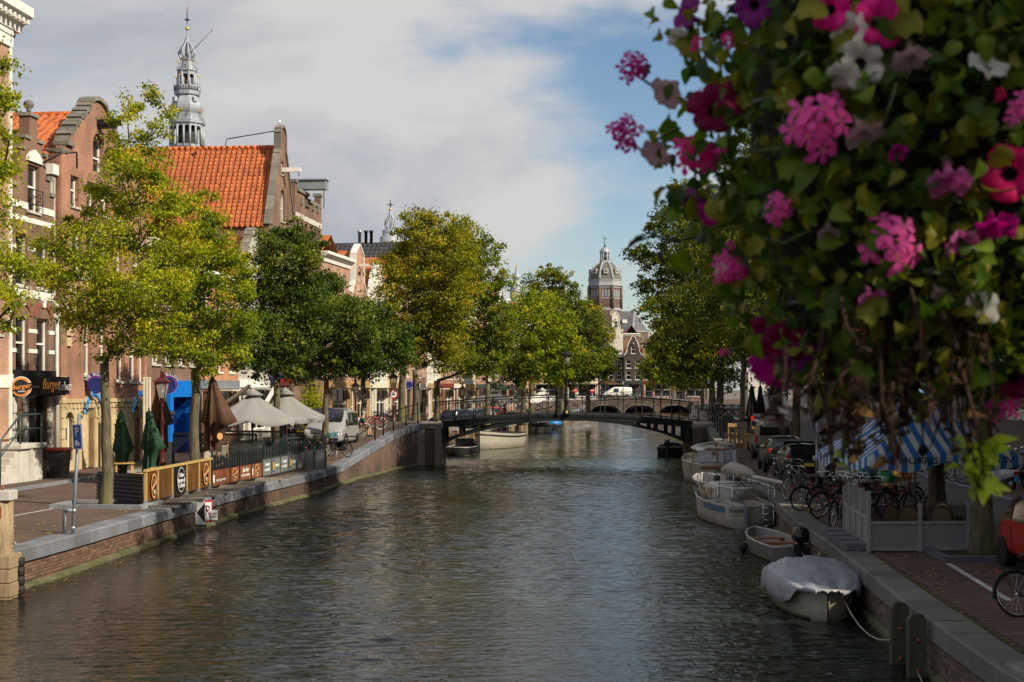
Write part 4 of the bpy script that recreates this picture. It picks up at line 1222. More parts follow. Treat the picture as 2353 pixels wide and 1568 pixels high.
MB().box(2.1, -1.6, Ht + .95, 3.1, .6, Ht + 1.03).obj('hoist_roof', lead, t)
MB().tube([(2.6, -1.3, Ht + .35), (2.6, -1.3, Ht - .9)], .03, 6).obj('hoist_cable', black_metal, t)
mb = MB()
for h in (.4, .8, 1.2): mb.tube([(.2, .9, Ht + .3 + h), (.2, 4, Ht + .3 + h)], .025, 5)
for i in range(4): mb.tube([(.2, .9 + i, Ht), (.2, .9 + i, Ht + 1.5)], .025, 5)
mb.obj('roof_railing', black_metal, t)
shell(t, w, Ht - .4, 10, br_dark, 'flat', rmat=slate)
plain_house('white corniced house with broad white frieze behind the dark green trees', -1, 99.65, 106.8, 11.9, br_pink, 'cornice', 3, ff(4.0, 7.0, 9.6), ridge=2.2)
plain_house('house with an ornate white neck gable and orange side roof', -1, 106.85, 112.6, 10.2, br_pink, 'neck', 3, ff(3.9, 6.8), ridge=3.4)
plain_house('pale house with stucco bell gable behind the autumn tree', -1, 112.65, 118.6, 9.5, ivory, 'bell', 3, ff(3.8, 6.6))
plain_house('tan rendered house behind the round no-entry sign', -1, 118.65, 124.8, 11.0, tan_w, 'cornice', 3, ff(3.9, 6.8))
t = plain_house('dark-tiled house with a long black pantile roof and metal chimneys', -1, 124.85, 134.0, 11.9, br_pink, 'cornice', 4, ff(4, 7, 9.6), rmat=tile_d, ridge=4.4, depth=13)
rfo = [o for o in KIDS(t) if o.name.startswith('roof')][0]
tiled_roof(rfo, 9.18/2 + .1, 4.4, 12.9, .5, .42, .5, tile_d, 280, lambda c, r: -r * 3 + abs(c - 12), 0, 11.9)
for dy in (4.2, 4.7, 5.3): MB().lathe([(.14, 0), (.14, 1.0), (.2, 1.0), (.2, 1.2)], 10).obj('chimney', steel if dy > 5 else black_metal, t, (4.6, dy, 16.2))
cfg = [(134.05, 140.5, 10.5, ivory, 'cornice'), (140.55, 147, 11.2, br_red, 'neck'), (147.05, 153.5, 11.0, br_dark, 'bell'), (153.55, 160, 10.2, ivory, 'cornice'), (160.05, 168, 11.5, br_red, 'step'),
       (168.05, 176, 11.0, tan_w, 'cornice'), (176.05, 184, 11.8, br_dark, 'bell'), (184.05, 193, 11.0, br_pink, 'neck'), (193.05, 203, 12.0, ivory, 'cornice'), (203.05, 213, 11.5, br_red, 'bell')]
ORD = ['first', 'second', 'third', 'fourth', 'fifth', 'sixth', 'seventh', 'eighth', 'ninth', 'tenth', 'eleventh', 'twelfth', 'thirteenth', 'fourteenth']
word = {'cornice': 'flat cornice', 'neck': 'neck gable', 'bell': 'bell gable', 'step': 'stepped gable'}
mw = {'ivory_render': 'ivory', 'red_brick': 'red brick', 'brown_brick': 'brown brick', 'tan_render': 'tan', 'pink_brick': 'pink brick'}
for i, (a, b, H, m_, k_) in enumerate(cfg):
    plain_house('%s house with %s, %s on the left bank beyond the iron bridge' % (mw[m_.name], word[k_], ORD[i]), -1, a, b, H, m_, k_, 3, ff(3.9, 6.8))

# ---- the shaded right-hand row
cfg = [(-34, -26, 15.5, br_dark, 'cornice'), (-26, -18, 16, br_red, 'bell'), (-18, -9.5, 16.5, br_dark, 'cornice'), (-9.5, -1, 16, br_red, 'neck'), (-1, 7, 16.5, br_dark, 'cornice'), (7, 15, 15.5, br_pink, 'bell'), (15, 23, 16.5, br_dark, 'cornice'), (23, 31, 15, br_red, 'step'),
       (31, 39, 16.2, br_dark, 'cornice'), (39, 47, 15.5, br_pink, 'neck'), (47, 55, 16, br_red, 'cornice'), (55, 63, 15, br_dark, 'bell'), (63, 71, 16.4, br_pink, 'cornice'), (71, 79, 15.2, br_red, 'neck')]
pl = ['', 'shaded ']
for i, (a, b, H, m_, k_) in enumerate(cfg):
    plain_house('shaded %s house with %s, %s of the right-hand row from the viewer' % (mw[m_.name], word[k_], ORD[i]), 1, a + .03, b - .03, H - (2.4 if k_ != 'cornice' else 0), m_, k_, 3, ff(4.0, 7.2, 10.2) if i > 7 else ff(7.2,), depth=9)
plain_house('pale house with grey-blue plinth behind the scooters on the right', 1, 79.03, 88, 14.5, ivory, 'cornice', 4, ff(4.2, 7.4, 10.4), ground=greyblue)
cfg = [(88, 97, 15, br_dark, 'bell'), (97, 106, 15.5, br_pink, 'cornice'), (106, 116, 14.5, br_red, 'step'), (116, 127, 15.5, br_dark, 'cornice'), (127, 138, 14.5, ivory, 'neck'), (138, 150, 15, br_red, 'cornice'), (150, 162, 14, br_dark, 'bell'), (162, 176, 15, br_pink, 'cornice'), (176, 190, 14, br_red, 'neck'), (190, 206, 15, br_dark, 'cornice'), (206, 222, 14, ivory, 'bell')]
for i, (a, b, H, m_, k_) in enumerate(cfg):
    plain_house('%s house with %s, %s behind the right bank elms past the pale house' % (mw[m_.name], word[k_], ORD[i]), 1, a + .03, b - .03, H - (2.4 if k_ != 'cornice' else 0), m_, k_, 3, ff(4.0, 7.2, 10.0))

# ---- houses closing the view at the end of the canal
def end_frame(u0, u1, Y): return ((ux(u0, Y), Y, 2.3), 0.0, ux(u1, Y) - ux(u0, Y))
plain_house('dark brick house with white-rimmed neck gable closing the canal view', 0, 0, 0, 8.3, br_black, 'bell', 2, [(.9, 2.9), (3.7, 5.3), (5.9, 7.4)], frame=end_frame(1434, 1476, 268), ww=1.0, ridge=3)
plain_house('black brick house with three window columns left of the neck gable', 0, 0, 0, 8.0, br_black, 'cornice', 3, [(3.7, 5.3), (5.9, 7.3)], frame=end_frame(1375, 1433, 269), ww=.9, ridge=2.2)
plain_house('pink brick house with white cornice behind the far right tree', 0, 0, 0, 9.5, br_pink, 'cornice', 3, [(3.7, 5.3), (6.2, 7.8)], frame=end_frame(1477, 1545, 268), ww=.9)
plain_house('brown brick house mostly hidden by the far right trees', 0, 0, 0, 9.0, br_dark, 'cornice', 3, [(3.7, 5.3), (6.2, 7.8)], frame=end_frame(1546, 1625, 268), ww=.9)
plain_house('pale house at the canal end hidden by the round tree', 0, 0, 0, 9.0, ivory, 'bell', 3, [(3.7, 5.3), (6.2, 7.8)], frame=end_frame(1300, 1374, 269), ww=.9)
plain_house('tan house closing the view behind the left bank trees', 0, 0, 0, 9.5, tan_w, 'cornice', 4, [(3.7, 5.3), (6.2, 7.8)], frame=end_frame(1190, 1299, 270), ww=.9)
# white gabled houses peeping over them
for u0, u1, Y, H, m_, k_, lab in ((1398, 1432, 300, 14.5, ivory, 'neck', 'white house with high blank wall below the domed church'), (1434, 1470, 312, 13.5, br_dark, 'cornice', 'red roofed house with white dormers under the domed church'), (1340, 1396, 305, 12, ivory, 'cornice', 'pale house behind the far left trees')):
    plain_house(lab, 0, 0, 0, H, m_, k_, 2, [(4, 6), (7.5, 9.3)], frame=end_frame(u0, u1, Y), ww=.8, ridge=2.5)
# ================================================================ CHURCH TOWERS
def ribs(mb, prof, n, r, mi=0, ph=0.0, k=6):
    for j in range(n):
        a = 2*PI*j/n + ph
        mb.tube([(q*math.cos(a), q*math.sin(a), z) for q, z in prof], r, k, mi)
    return mb
t = thing('church_tower', 'tall grey lead church tower with open onion crown, gold ball and weathervane', 'church tower', (ux(430, 235), 235, 0))
zt = lambda y: 68.55 - y * .02529
rt = lambda z_: z_ * .02529
PH = R(22.5)
def lathe8(name, pr, mat=lead, sm=False, par=None, n=8): return MB().lathe([(rt(a), zt(b)) for a, b in pr], n, 0, sm, None, PH).obj(name, mat, par or t)
lathe8('lower_stage', [(112, 1700), (112, 975), (116, 970), (116, 955)])
core = MB().lathe([(rt(60), zt(975)), (rt(60), zt(815))], 8, 0, False, None, PH).obj('bell_cage', M('dark_louvre', (.03,.03,.035), .8), t)
for j in range(16):
    a = 2*PI*j/16 + PH
    MB().tube([(rt(110)*math.cos(a)*(1 if j % 2 == 0 else .93), rt(110)*math.sin(a)*(1 if j % 2 == 0 else .93), zt(965)), (rt(108)*math.cos(a)*(1 if j % 2 == 0 else .93), rt(108)*math.sin(a)*(1 if j % 2 == 0 else .93), zt(830))], .2, 6).obj('column', lead, t)
mb = MB()
for j in range(16):
    a0 = 2*PI*j/16 + PH; a1 = a0 + 2*PI/16
    p0, p1 = Vector((math.cos(a0), math.sin(a0), 0)) * rt(108) * (1 if j % 2 == 0 else .93), Vector((math.cos(a1), math.sin(a1), 0)) * rt(108) * (.93 if j % 2 == 0 else 1)
    pr_ = [p0.lerp(p1, i/8) + Vector((0, 0, zt(850) + .45*math.sin(PI*i/8))) for i in range(9)]
    for i in range(8):
        mb.add([pr_[i], pr_[i+1], (pr_[i+1].x, pr_[i+1].y, zt(818)), (pr_[i].x, pr_[i].y, zt(818))], [(0,1,2,3)])
mb.obj('arcade', lead, t)
lathe8('cornice', [(110, 822), (120, 815), (120, 803), (110, 800)])
for j in range(8):
    a = 2*PI*j/8 + PH + PI/8
    X = Matrix.Rotation(a, 4, 'Z')
    MB().prism([(-rt(42), zt(803)), (rt(42), zt(803)), (0, zt(772))], rt(88), rt(112), 'x', 0, X).obj('pediment', lead, t)
    b = 2*PI*j/8 + PH
    MB().tube([(rt(112)*math.cos(b), rt(112)*math.sin(b), zt(803)), (rt(112)*math.cos(b), rt(112)*math.sin(b), zt(735))], [.09, .05], 6).ball((rt(112)*math.cos(b), rt(112)*math.sin(b), zt(735)), .14, 8, 6, 1).obj('pinnacle', [lead, gilt], t)
lathe8('bulb', [(100, 803), (88, 775), (92, 750), (101, 735), (106, 718), (106, 700), (99, 680), (88, 660), (74, 640), (66, 622)], sm=False)
for j in (0, 2, 4, 6):
    a = 2*PI*j/8 + PH + PI/8
    MB().cb((rt(92)*math.cos(a), rt(92)*math.sin(a), zt(662)), (.5, .7, .75), 0, a).obj('dormer', lead, t)
lathe8('gallery_floor', [(60, 632), (84, 625), (86, 608), (86, 603), (50, 600)])
mb = MB()
for j in range(8):
    a0 = 2*PI*j/8 + PH; a1 = a0 + PI/4
    for i in range(6):
        p = Vector((math.cos(a0), math.sin(a0), 0)).lerp(Vector((math.cos(a1), math.sin(a1), 0)), i/6) * rt(82)
        mb.tube([(p.x, p.y, zt(603)), (p.x, p.y, zt(572))], .075, 5)
mb.lathe([(rt(80), zt(574)), (rt(85), zt(574)), (rt(85), zt(566)), (rt(80), zt(566))], 8, 0, False, None, PH)
mb.obj('balustrade', lead, t)
for j in range(8):
    a = 2*PI*j/8 + PH
    MB().tube([(rt(84)*math.cos(a), rt(84)*math.sin(a), zt(600)), (rt(84)*math.cos(a), rt(84)*math.sin(a), zt(510))], [.1, .05], 6).ball((rt(84)*math.cos(a), rt(84)*math.sin(a), zt(505)), .15, 8, 6, 1).obj('pinnacle', [lead, gilt], t)
    MB().tube([(rt(58)*math.cos(a), rt(58)*math.sin(a), zt(600)), (rt(56)*math.cos(a), rt(56)*math.sin(a), zt(470))], .2, 6).obj('column', lead, t)
mb = MB()
for j in range(8):
    a0 = 2*PI*j/8 + PH; a1 = a0 + PI/4
    p0, p1 = Vector((math.cos(a0), math.sin(a0), 0)) * rt(58), Vector((math.cos(a1), math.sin(a1), 0)) * rt(58)
    pr_ = [p0.lerp(p1, i/8) + Vector((0, 0, zt(508) + .45*math.sin(PI*i/8))) for i in range(9)]
    for i in range(8): mb.add([pr_[i], pr_[i+1], (pr_[i+1].x, pr_[i+1].y, zt(468)), (pr_[i].x, pr_[i].y, zt(468))], [(0,1,2,3)])
mb.obj('upper_arcade', lead, t)
MB().lathe([(.15, zt(600)), (.5, zt(560)), (.45, zt(520)), (.2, zt(490))], 10).obj('bell', M('bronze', (.10,.07,.03), .5, .6), t)
lathe8('upper_block', [(58, 474), (68, 468), (68, 460), (44, 456), (40, 400), (48, 396), (48, 390), (30, 386)])
for j in range(8):
    a = 2*PI*j/8 + PH
    MB().tube([(rt(64)*math.cos(a), rt(64)*math.sin(a), zt(462)), (rt(64)*math.cos(a), rt(64)*math.sin(a), zt(412))], [.09, .05], 6).ball((rt(64)*math.cos(a), rt(64)*math.sin(a), zt(408)), .13, 8, 6, 1).obj('pinnacle', [lead, gilt], t)
on = [(28, 388), (45, 378), (55, 360), (55, 345), (46, 325), (32, 305), (18, 285), (9, 265), (5, 245)]
for j in range(8):
    a = 2*PI*j/8 + PH
    MB().tube([(rt(q)*math.cos(a), rt(q)*math.sin(a), zt(y)) for q, y in on], .15, 6).obj('crown_rib', lead, t)
MB().lathe([(rt(6), zt(390)), (rt(3), zt(300)), (rt(6), zt(250)), (rt(3), zt(215)), (rt(2), zt(170)), (rt(1.5), zt(80))], 8).obj('spire_shaft', lead, t)
MB().ball((0, 0, zt(188)), rt(13)).obj('gold_ball', gilt, t)
MB().bar((-rt(18), 0, zt(130)), (rt(18), 0, zt(130)), .14).torus((0, 0, zt(130)), .22, .05, 12, 5, 0, 'y').bar((0, 0, zt(160)), (0, 0, zt(70)), .12).obj('cross', black_metal, t)
MB().box(-.05, -.25, zt(80), .05, .3, zt(48)).obj('weathervane', gilt, t)
MB().tube([(rt(20), 0, zt(345)), (rt(167), -.5, zt(205))], .06, 5).ball((rt(167), -.5, zt(205)), .12, 6, 5).obj('flag_pole', M('pole_brown', (.18,.12,.09), .6), t)
# smaller spire over the trees
t = thing('church_spire', 'small open onion-ribbed spire with cross rising behind the black tiled roof', 'spire', (ux(897, 215), 215, 0))
k = 215 / F
z9 = lambda v: vz(v, 215)
MB().lathe([(1.6, 8), (1.6, z9(545)), (1.2, z9(542)), (1.2, z9(530)), (.9, z9(528))], 8).obj('base', lead, t)
for j in range(8):
    a = 2*PI*j/8
    MB().tube([(q*k*math.cos(a), q*k*math.sin(a), z9(v)) for q, v in ((8, 528), (12, 522), (12.5, 514), (10, 506), (6, 499), (2.5, 491), (1.2, 484))], .1, 6).obj('crown_rib', lead, t)
MB().tube([(0, 0, z9(528)), (0, 0, z9(460))], [.14, .05], 6).bar((-.55, 0, z9(471)), (.55, 0, z9(471)), .09).torus((0, 0, z9(471)), .2, .04, 10, 5, 0, 'y').obj('cross', black_metal, t)
MB().ball((0, 0, z9(481)), .22).obj('gold_ball', gilt, t)
t = thing('church_spire', 'small grey bulbous spire just above the middle trees', 'spire', (ux(1187, 420), 420, 0))
zq = lambda y: 64.1 - y * .0402
MB().lathe([(2.0, 4), (2.0, zq(752)), (1.75, zq(745)), (1.5, zq(718)), (1.0, zq(700)), (.6, zq(693)), (.75, zq(685)), (1.2, zq(670)), (1.15, zq(660)), (.6, zq(640)), (.3, zq(620)), (.35, zq(605)), (.2, zq(590)), (.05, zq(560))], 12).obj('spire', lead, t)
MB().ball((0, 0, zq(580)), .3).obj('gold_ball', gilt, t)

# domed basilica
t = thing('basilica', 'domed brick church with white-ribbed slate dome and green cross at the canal end', 'church', (ux(1390, 500), 500, 0))
zb = lambda y: 75.5 - y * .04783
rb = lambda q: q * .04783
ch_br = M('church_brick', (.115,.075,.06), .85, var=.25, vs_=.5)
ch_st = M('church_stone', (.30,.31,.32), .8, var=.12, vs_=.5)
dm = [(46, 560), (68, 575), (88, 595), (104, 620), (115, 648), (121, 670), (124, 692)]
MB().lathe([(rb(q), zb(y)) for q, y in dm][::-1], 8, 0, False, None, PH).obj('dome', M('dome_slate', (.12,.115,.105), .7, var=.3, vs_=.8), t)
for j in range(8):
    a = 2*PI*j/8 + PH
    MB().tube([(rb(q)*math.cos(a), rb(q)*math.sin(a), zb(y)) for q, y in dm], .38, 6).obj('dome_rib', ch_st, t)
    b = a + PI/8
    X = Matrix.Rotation(b, 4, 'Z')
    o_ = MB().cb((rb(103), 0, zb(630)), (1.4, 1.7, 1.8), 0, 0, X).ball(X @ Vector((rb(112), 0, zb(630))), .45, 8, 6, 1).obj('round_dormer', [ch_st, dframe], t)
MB().lathe([(rb(120), zb(740)), (rb(134), zb(735)), (rb(134), zb(728)), (rb(127), zb(724)), (rb(127), zb(698)), (rb(131), zb(694)), (rb(131), zb(688)), (rb(118), zb(686))], 8, 0, False, None, PH).obj('dome_cornice', ch_st, t)
MB().lathe([(rb(124), zb(1080)), (rb(124), zb(738))], 8, 0, False, None, PH).obj('drum', ch_br, t)
for j in range(8):
    a = 2*PI*j/8 + PH + PI/8; X = Matrix.Rotation(a, 4, 'Z'); r0 = rb(124) * math.cos(PI/8)
    for i in (-1, 0, 1):
        MB().box(r0 - .1, i*1.15 - .38, zb(815), r0 + .04, i*1.15 + .38, zb(765), 0, X).obj('window', M('church_window', (.22,.25,.28), .3), t)
    for y in (830, 750): MB().box(r0 - .1, -2.1, zb(y) , r0 + .12, 2.1, zb(y) + .35, 0, X).obj('stone_band', ch_st, t)
    b = 2*PI*j/8 + PH
    MB().tube([(rb(126)*math.cos(b), rb(126)*math.sin(b), zb(905)), (rb(126)*math.cos(b), rb(126)*math.sin(b), zb(738))], .5, 6).obj('buttress', ch_br, t)
MB().lathe([(rb(130), zb(915)), (rb(130), zb(900)), (rb(122), zb(895))], 8, 0, False, None, PH).obj('string_course', ch_st, t)
MB().lathe([(rb(48), zb(563)), (rb(46), zb(552)), (rb(36), zb(545))], 8, 0, False, None, PH).obj('lantern_base', ch_st, t)
for j in range(8):
    a = 2*PI*j/8 + PH
    MB().tube([(rb(34)*math.cos(a), rb(34)*math.sin(a), zb(552)), (rb(32)*math.cos(a), rb(32)*math.sin(a), zb(484))], .24, 6).obj('lantern_column', ch_st, t)
MB().lathe([(rb(20), zb(552)), (rb(20), zb(490))], 8).obj('lantern_core', dframe, t)
MB().lathe([(rb(38), zb(490)), (rb(40), zb(478)), (rb(34), zb(470)), (rb(24), zb(455)), (rb(10), zb(446)), (rb(7), zb(430)), (rb(3), zb(420))], 8).obj('lantern_cap', lead, t)
vg = M('verdigris', (.10,.28,.20), .6, .2)
MB().tube([(0, 0, zb(446)), (0, 0, zb(425)), (0, 0, zb(415)), (0, 0, zb(362))], [.5, .3, .22, .18], 8).bar((-.85, 0, zb(383)), (.85, 0, zb(383)), .36).obj('cross', vg, t)
# crossing gable with clock, apse and side roofs
ax = lambda x: (x - 820) * .04783
MB().prism([(ax(760), 2), (ax(905), 2), (ax(905), zb(1000)), (ax(880), zb(920)), (ax(780), zb(920)), (ax(760), zb(1000))], -9, -5.4, 'y').obj('crossing_wall', ch_br, t)
MB().disc((ax(862), -9.1, zb(942)), 1.0, 20, 0, 'y', .12).obj('clock_face', M('clock_gold', (.35,.30,.16), .5), t)
MB().add([(ax(885), -9, zb(1070)), (ax(1000), -12, zb(1070)), (ax(1130), -6, zb(1070)), (ax(1140), 6, zb(1070)), (ax(1025), -1, zb(918)), (ax(925), -1, zb(918)), (ax(885), 6, zb(1070))],
         [(0,1,4,5), (1,2,4), (2,3,4), (3,6,5,4), (6,0,5)]).obj('apse_roof', slate, t)
MB().add([(ax(1000), -12.1, zb(1072)), (ax(1030), -1.1, zb(918)), (ax(1040), -1.1, zb(918)), (ax(1012), -12.1, zb(1072))], [(0,1,2,3)]).obj('roof_hip', lead, t)
MB().prism([(ax(887), -8.8), (ax(1000), -11.8), (ax(1128), -5.9), (ax(1136), 6), (ax(887), 6)], 2, zb(1070), 'z').obj('apse_wall', ch_br, t)
MB().prism([(ax(884), -9.1), (ax(1000), -12.2), (ax(1132), -6.1), (ax(1141), 6), (ax(884), 6)], zb(1076), zb(1068), 'z').obj('apse_cornice', ch_st, t)
for x0_, y0_ in ((945, -10.6), (1065, -9.3)):
    MB().torus((ax(x0_), y0_ - .2, zb(1130)), 1.0, .12, 16, 5, 0, 'y').obj('blind_arch', ch_st, t)
MB().box(ax(938), -6.6, zb(1010), ax(972), -4, zb(985)).obj('roof_dormer', white, t)
MB().add([(ax(740), -8, zb(1085)), (ax(880), -8, zb(1085)), (ax(830), -2, zb(940)), (ax(740), -2, zb(940))], [(0,1,2,3)]).obj('nave_roof', slate, t)
MB().box(ax(735), -7.9, 2, ax(880), 6, zb(1085)).obj('nave_wall', ch_br, t)

# ================================================================ TREES
L_yg = MLEAF('yellow_green_leaf', [(0, (.12,.165,.010)), (.45, (.29,.325,.012)), (.8, (.46,.42,.016)), (1, (.58,.42,.02))])
L_lime = MLEAF('lime_leaf', [(0, (.085,.135,.010)), (.5, (.225,.28,.012)), (.85, (.41,.39,.016)), (1, (.55,.38,.02))])
L_dark = MLEAF('dark_green_leaf', [(0, (.03,.055,.010)), (.5, (.075,.12,.014)), (.9, (.19,.22,.02)), (1, (.30,.26,.02))], .3, .4)
L_aut = MLEAF('autumn_leaf', [(0, (.08,.105,.012)), (.45, (.20,.215,.014)), (.8, (.38,.32,.016)), (1, (.42,.19,.018))])
L_mid = MLEAF('mid_green_leaf', [(0, (.06,.10,.012)), (.5, (.16,.21,.015)), (.85, (.30,.29,.018)), (1, (.40,.22,.02))])
L_elm = MLEAF('elm_leaf', [(0, (.045,.075,.01)), (.5, (.12,.15,.012)), (.85, (.32,.30,.016)), (1, (.55,.42,.02))], .3)
GROW = {'dark_green_leaf': 1.3, 'autumn_leaf': 1.3, 'mid_green_leaf': 1.25, 'lime_leaf': 1.15, 'elm_leaf': 1.2}
def tree(name, label, base, trunk_r, blobs, leaf, mat, seed, cover=2.3,  group=None, lean=(0, 0), clump=.19, twigs=True, fork=None, bare=0):
    """trunk, limbs and leaf clumps; blobs: (centre, radius) in metres; every leaf a folded blade"""
    rg = np.random.default_rng(seed); rnd = random.Random(seed)
    t = thing(name, label, 'tree', base, 0, group)
    base = Vector(base)
    B = [(Vector(c) - base, r * GROW.get(mat.name, 1.12)) for c, r in blobs]
    zmin = min(c.z - r for c, r in B)
    fz = fork if fork else max(1.5, zmin + .5)
    mb = MB()
    ft = Vector((lean[0], lean[1], fz))
    pts = [Vector((0, 0, -.2)), Vector((0, 0, .15))] + [Vector((0, 0, .15)).lerp(ft, i/5) + Vector((rnd.gauss(0, .03), rnd.gauss(0, .03), 0)) for i in range(1, 6)]
    mb.tube(pts, [trunk_r*1.5, trunk_r*1.2] + [trunk_r*(1 - .06*i) for i in range(1, 6)], 10)
    order = sorted(B, key=lambda q: q[0].z)
    nodes = [(ft, trunk_r*.75)]
    for c, r in order:
        # limb from the nearest node that lies below
        src, sr = min(nodes, key=lambda q: (q[0] - c).length + max(0, q[0].z - c.z)*2)
        rr = max(.025, min(sr*.72, .05 + r*.035))
        mid = src.lerp(c, .5) + Vector((rnd.gauss(0, .1), rnd.gauss(0, .1), rnd.uniform(-.15, .1))) * r
        mb.tube([src, src.lerp(mid, .55) + Vector((0, 0, -.05*r)), mid, c], [rr*1.15, rr, rr*.8, rr*.5], 6, cap=False)
        nodes.append((c, rr*.6)); nodes.append((mid, rr*.8))
    co, tint = [], []
    for c, r in B:
        n = int(1.35 * cover * PI * r * r / (.42 * leaf * leaf))
        ncl = max(6, int(12 * (r / .8) ** 1.7))
        d = rg.normal(size=(ncl, 3)); d /= np.linalg.norm(d, axis=1)[:, None]
        rad = r * (rg.random(ncl) ** .45)
        cc = np.array(c) + d * rad[:, None] * np.array([1, 1, .85])
        if twigs:
            for q in cc[:: 2 if bare == 0 else 1]:
                q = Vector(q); m_ = c.lerp(q, .5) + Vector((0, 0, rnd.uniform(-.08, .08)*r))
                mb.tube([c, m_, q], [.028, .018, .008], 4, cap=False)
        ctint = np.clip(rg.normal(.42, .2, ncl) + .12 * d[:, 2], 0, 1)
        w = rg.random(ncl) + .25; w /= w.sum()
        k = rg.choice(ncl, n, p=w)
        sp = (clump * r ** .5) * (.6 + .8 * rg.random(ncl))
        off = rg.normal(size=(n, 3)) * sp[k][:, None] * np.array([1, 1, .62])
        p = cc[k] + off
        nrm = rg.normal(size=(n, 3)) * .75 + off / (np.linalg.norm(off, axis=1)[:, None] + 1e-6) * .35 + np.array([0, 0, .75])
        nrm /= np.linalg.norm(nrm, axis=1)[:, None]
        a = np.cross(nrm, rg.normal(size=(n, 3))); a /= np.linalg.norm(a, axis=1)[:, None]
        b = np.cross(nrm, a)
        s = leaf * (.65 + .7 * rg.random(n))[:, None]
        droop = np.array([0, 0, -.18]) * s
        v = np.stack([p - a*s*.5, p - b*s*.36 + nrm*s*.10, p + a*s*.5 + droop, p + b*s*.36 + nrm*s*.10], 1)
        co.append(v.reshape(-1, 3)); tint.append(np.repeat(np.clip(ctint[k] + rg.normal(0, .13, n), 0, 1), 4))
    mb.obj('trunk', bark, t)
    co = np.concatenate(co); tint = np.concatenate(tint)
    q = np.arange(len(co), dtype=np.int32).reshape(-1, 4)
    link('crown', fastmesh('crown', co, q, mat, tint), t, kind='stuff')
    return t
def BL(Y, lst, seed=0, dy=.5):
    """crown lobes from survey positions (u, v, radius) round the depth Y"""
    rr = random.Random(seed + int(Y*10)); out = []
    for u, v, r in lst:
        r = r * Y / F
        c = at(u, v, Y); c.y += rr.uniform(-1, 1) * dy * 2.2
        out.append((c, r))
    return out
def gpos(u, Y, zf=zg): return (ux(u, Y), Y, zf(Y))
GL = 'young trees along the sunlit left quay'
tree('street_tree', 'yellow-green tree reaching in from the left edge of the view', gpos(-75, 31), .15,
     BL(31, [(8,150,32),(22,235,38),(10,300,36),(40,325,24),(0,395,36),(12,600,30),(22,680,40),(0,735,36),(45,700,22),(-60,250,90),(-90,400,110),(-70,560,120),(-110,700,110),(-40,130,60)]), .085, L_yg, 1, 1.7, GL)
tree('street_tree', 'tall yellow-green tree with bare mossy trunk behind the parking sign', gpos(243, 40.5), .17,
     BL(40.5, [(345,205,30),(300,235,26),(365,240,22),(305,275,36),(335,320,45),(275,335,38),(350,370,50),(290,400,55),(225,440,50),(300,470,70),(375,465,60),(180,480,45),(130,560,55),(215,560,80),(310,565,85),(390,560,65),(85,630,42),(150,660,62),(245,660,85),(340,660,85),(410,650,55),(215,735,65),(300,745,75),(380,745,60),(160,720,35),(265,800,40)], 3), .092, L_yg, 2, 1.75, GL, fork=4.1)
tree('street_tree', 'lime green tree rising behind the brown folded parasol', gpos(447, 49), .19,
     BL(49, [(450,445,28),(425,480,34),(480,490,36),(440,530,48),(505,540,42),(410,590,55),(470,600,65),(530,610,48),(400,660,60),(455,680,75),(525,690,62),(560,670,30),(385,740,60),(450,755,75),(520,765,62),(565,740,35),(410,815,50),(475,825,55),(350,790,40),(540,820,36)], 5), .11, L_lime, 3, 2.2, GL)
tree('street_tree', 'dark green tree behind the open grey parasols', gpos(634, 58), .17,
     BL(58, [(668,525,28),(640,545,32),(615,560,30),(695,560,32),(665,585,45),(600,600,40),(715,610,32),(630,640,58),(690,650,50),(580,660,36),(600,700,55),(660,715,65),(720,700,45),(570,750,45),(620,775,60),(690,785,60),(560,810,38),(640,830,45),(590,835,36)], 7), .12, L_dark, 4, 2.5, GL)
tree('street_tree', 'dark green tree whose trunk stands in front of the silver van', gpos(748, 67), .17,
     BL(67, [(735,640,30),(765,650,32),(720,690,45),(785,695,45),(750,740,62),(815,735,42),(700,765,45),(775,790,60),(835,785,45),(720,820,50),(790,840,45),(690,845,32),(845,830,36)], 9), .13, L_dark, 5, 2.5, GL)
tree('street_tree', 'small dark green tree leaning over the seated person by the quay ramp', gpos(836, 74), .17,
     BL(74, [(830,715,32),(870,730,36),(850,775,48),(900,780,42),(925,760,28),(810,800,34),(870,825,48),(915,825,34),(830,845,32)], 11), .14, L_dark, 6, 2.3, GL)
tree('autumn_tree', 'tall browning autumn tree left of the iron bridge', gpos(924, 82.5), .24,
     BL(82.5, [(985,500,34),(945,530,36),(1020,530,44),(915,575,40),(975,580,58),(1035,590,52),(900,630,42),(955,645,65),(1020,660,65),(895,695,42),(945,715,60),(1000,735,62),(1045,710,40),(925,775,48),(985,800,55),(1030,780,42),(890,750,32)], 13), .15, L_aut, 7, 1.9, None, fork=3.3)
tree('autumn_tree', 'mossy-trunked tree of brown and yellow leaves beside the round boat sign', gpos(955, 90), .27,
     BL(90, [(1000,560,45),(1050,560,45),(985,640,52),(1050,650,55),(1010,730,55),(960,790,45),(1035,800,45)], 15), .17, L_aut, 8, 2.0, None, fork=3.4)
tree('street_tree', 'yellow-green tree at the left end of the iron bridge', gpos(1004, 98), .26,
     BL(98, [(1075,545,40),(1115,580,38),(1050,600,46),(1100,640,52),(1145,650,32),(1060,690,52),(1120,705,50),(1155,730,32),(1035,770,42),(1090,775,52),(1140,790,40),(1060,830,38),(1110,835,38),(1165,780,22)], 17), .19, L_mid, 9, 2.3, None, fork=3.2)
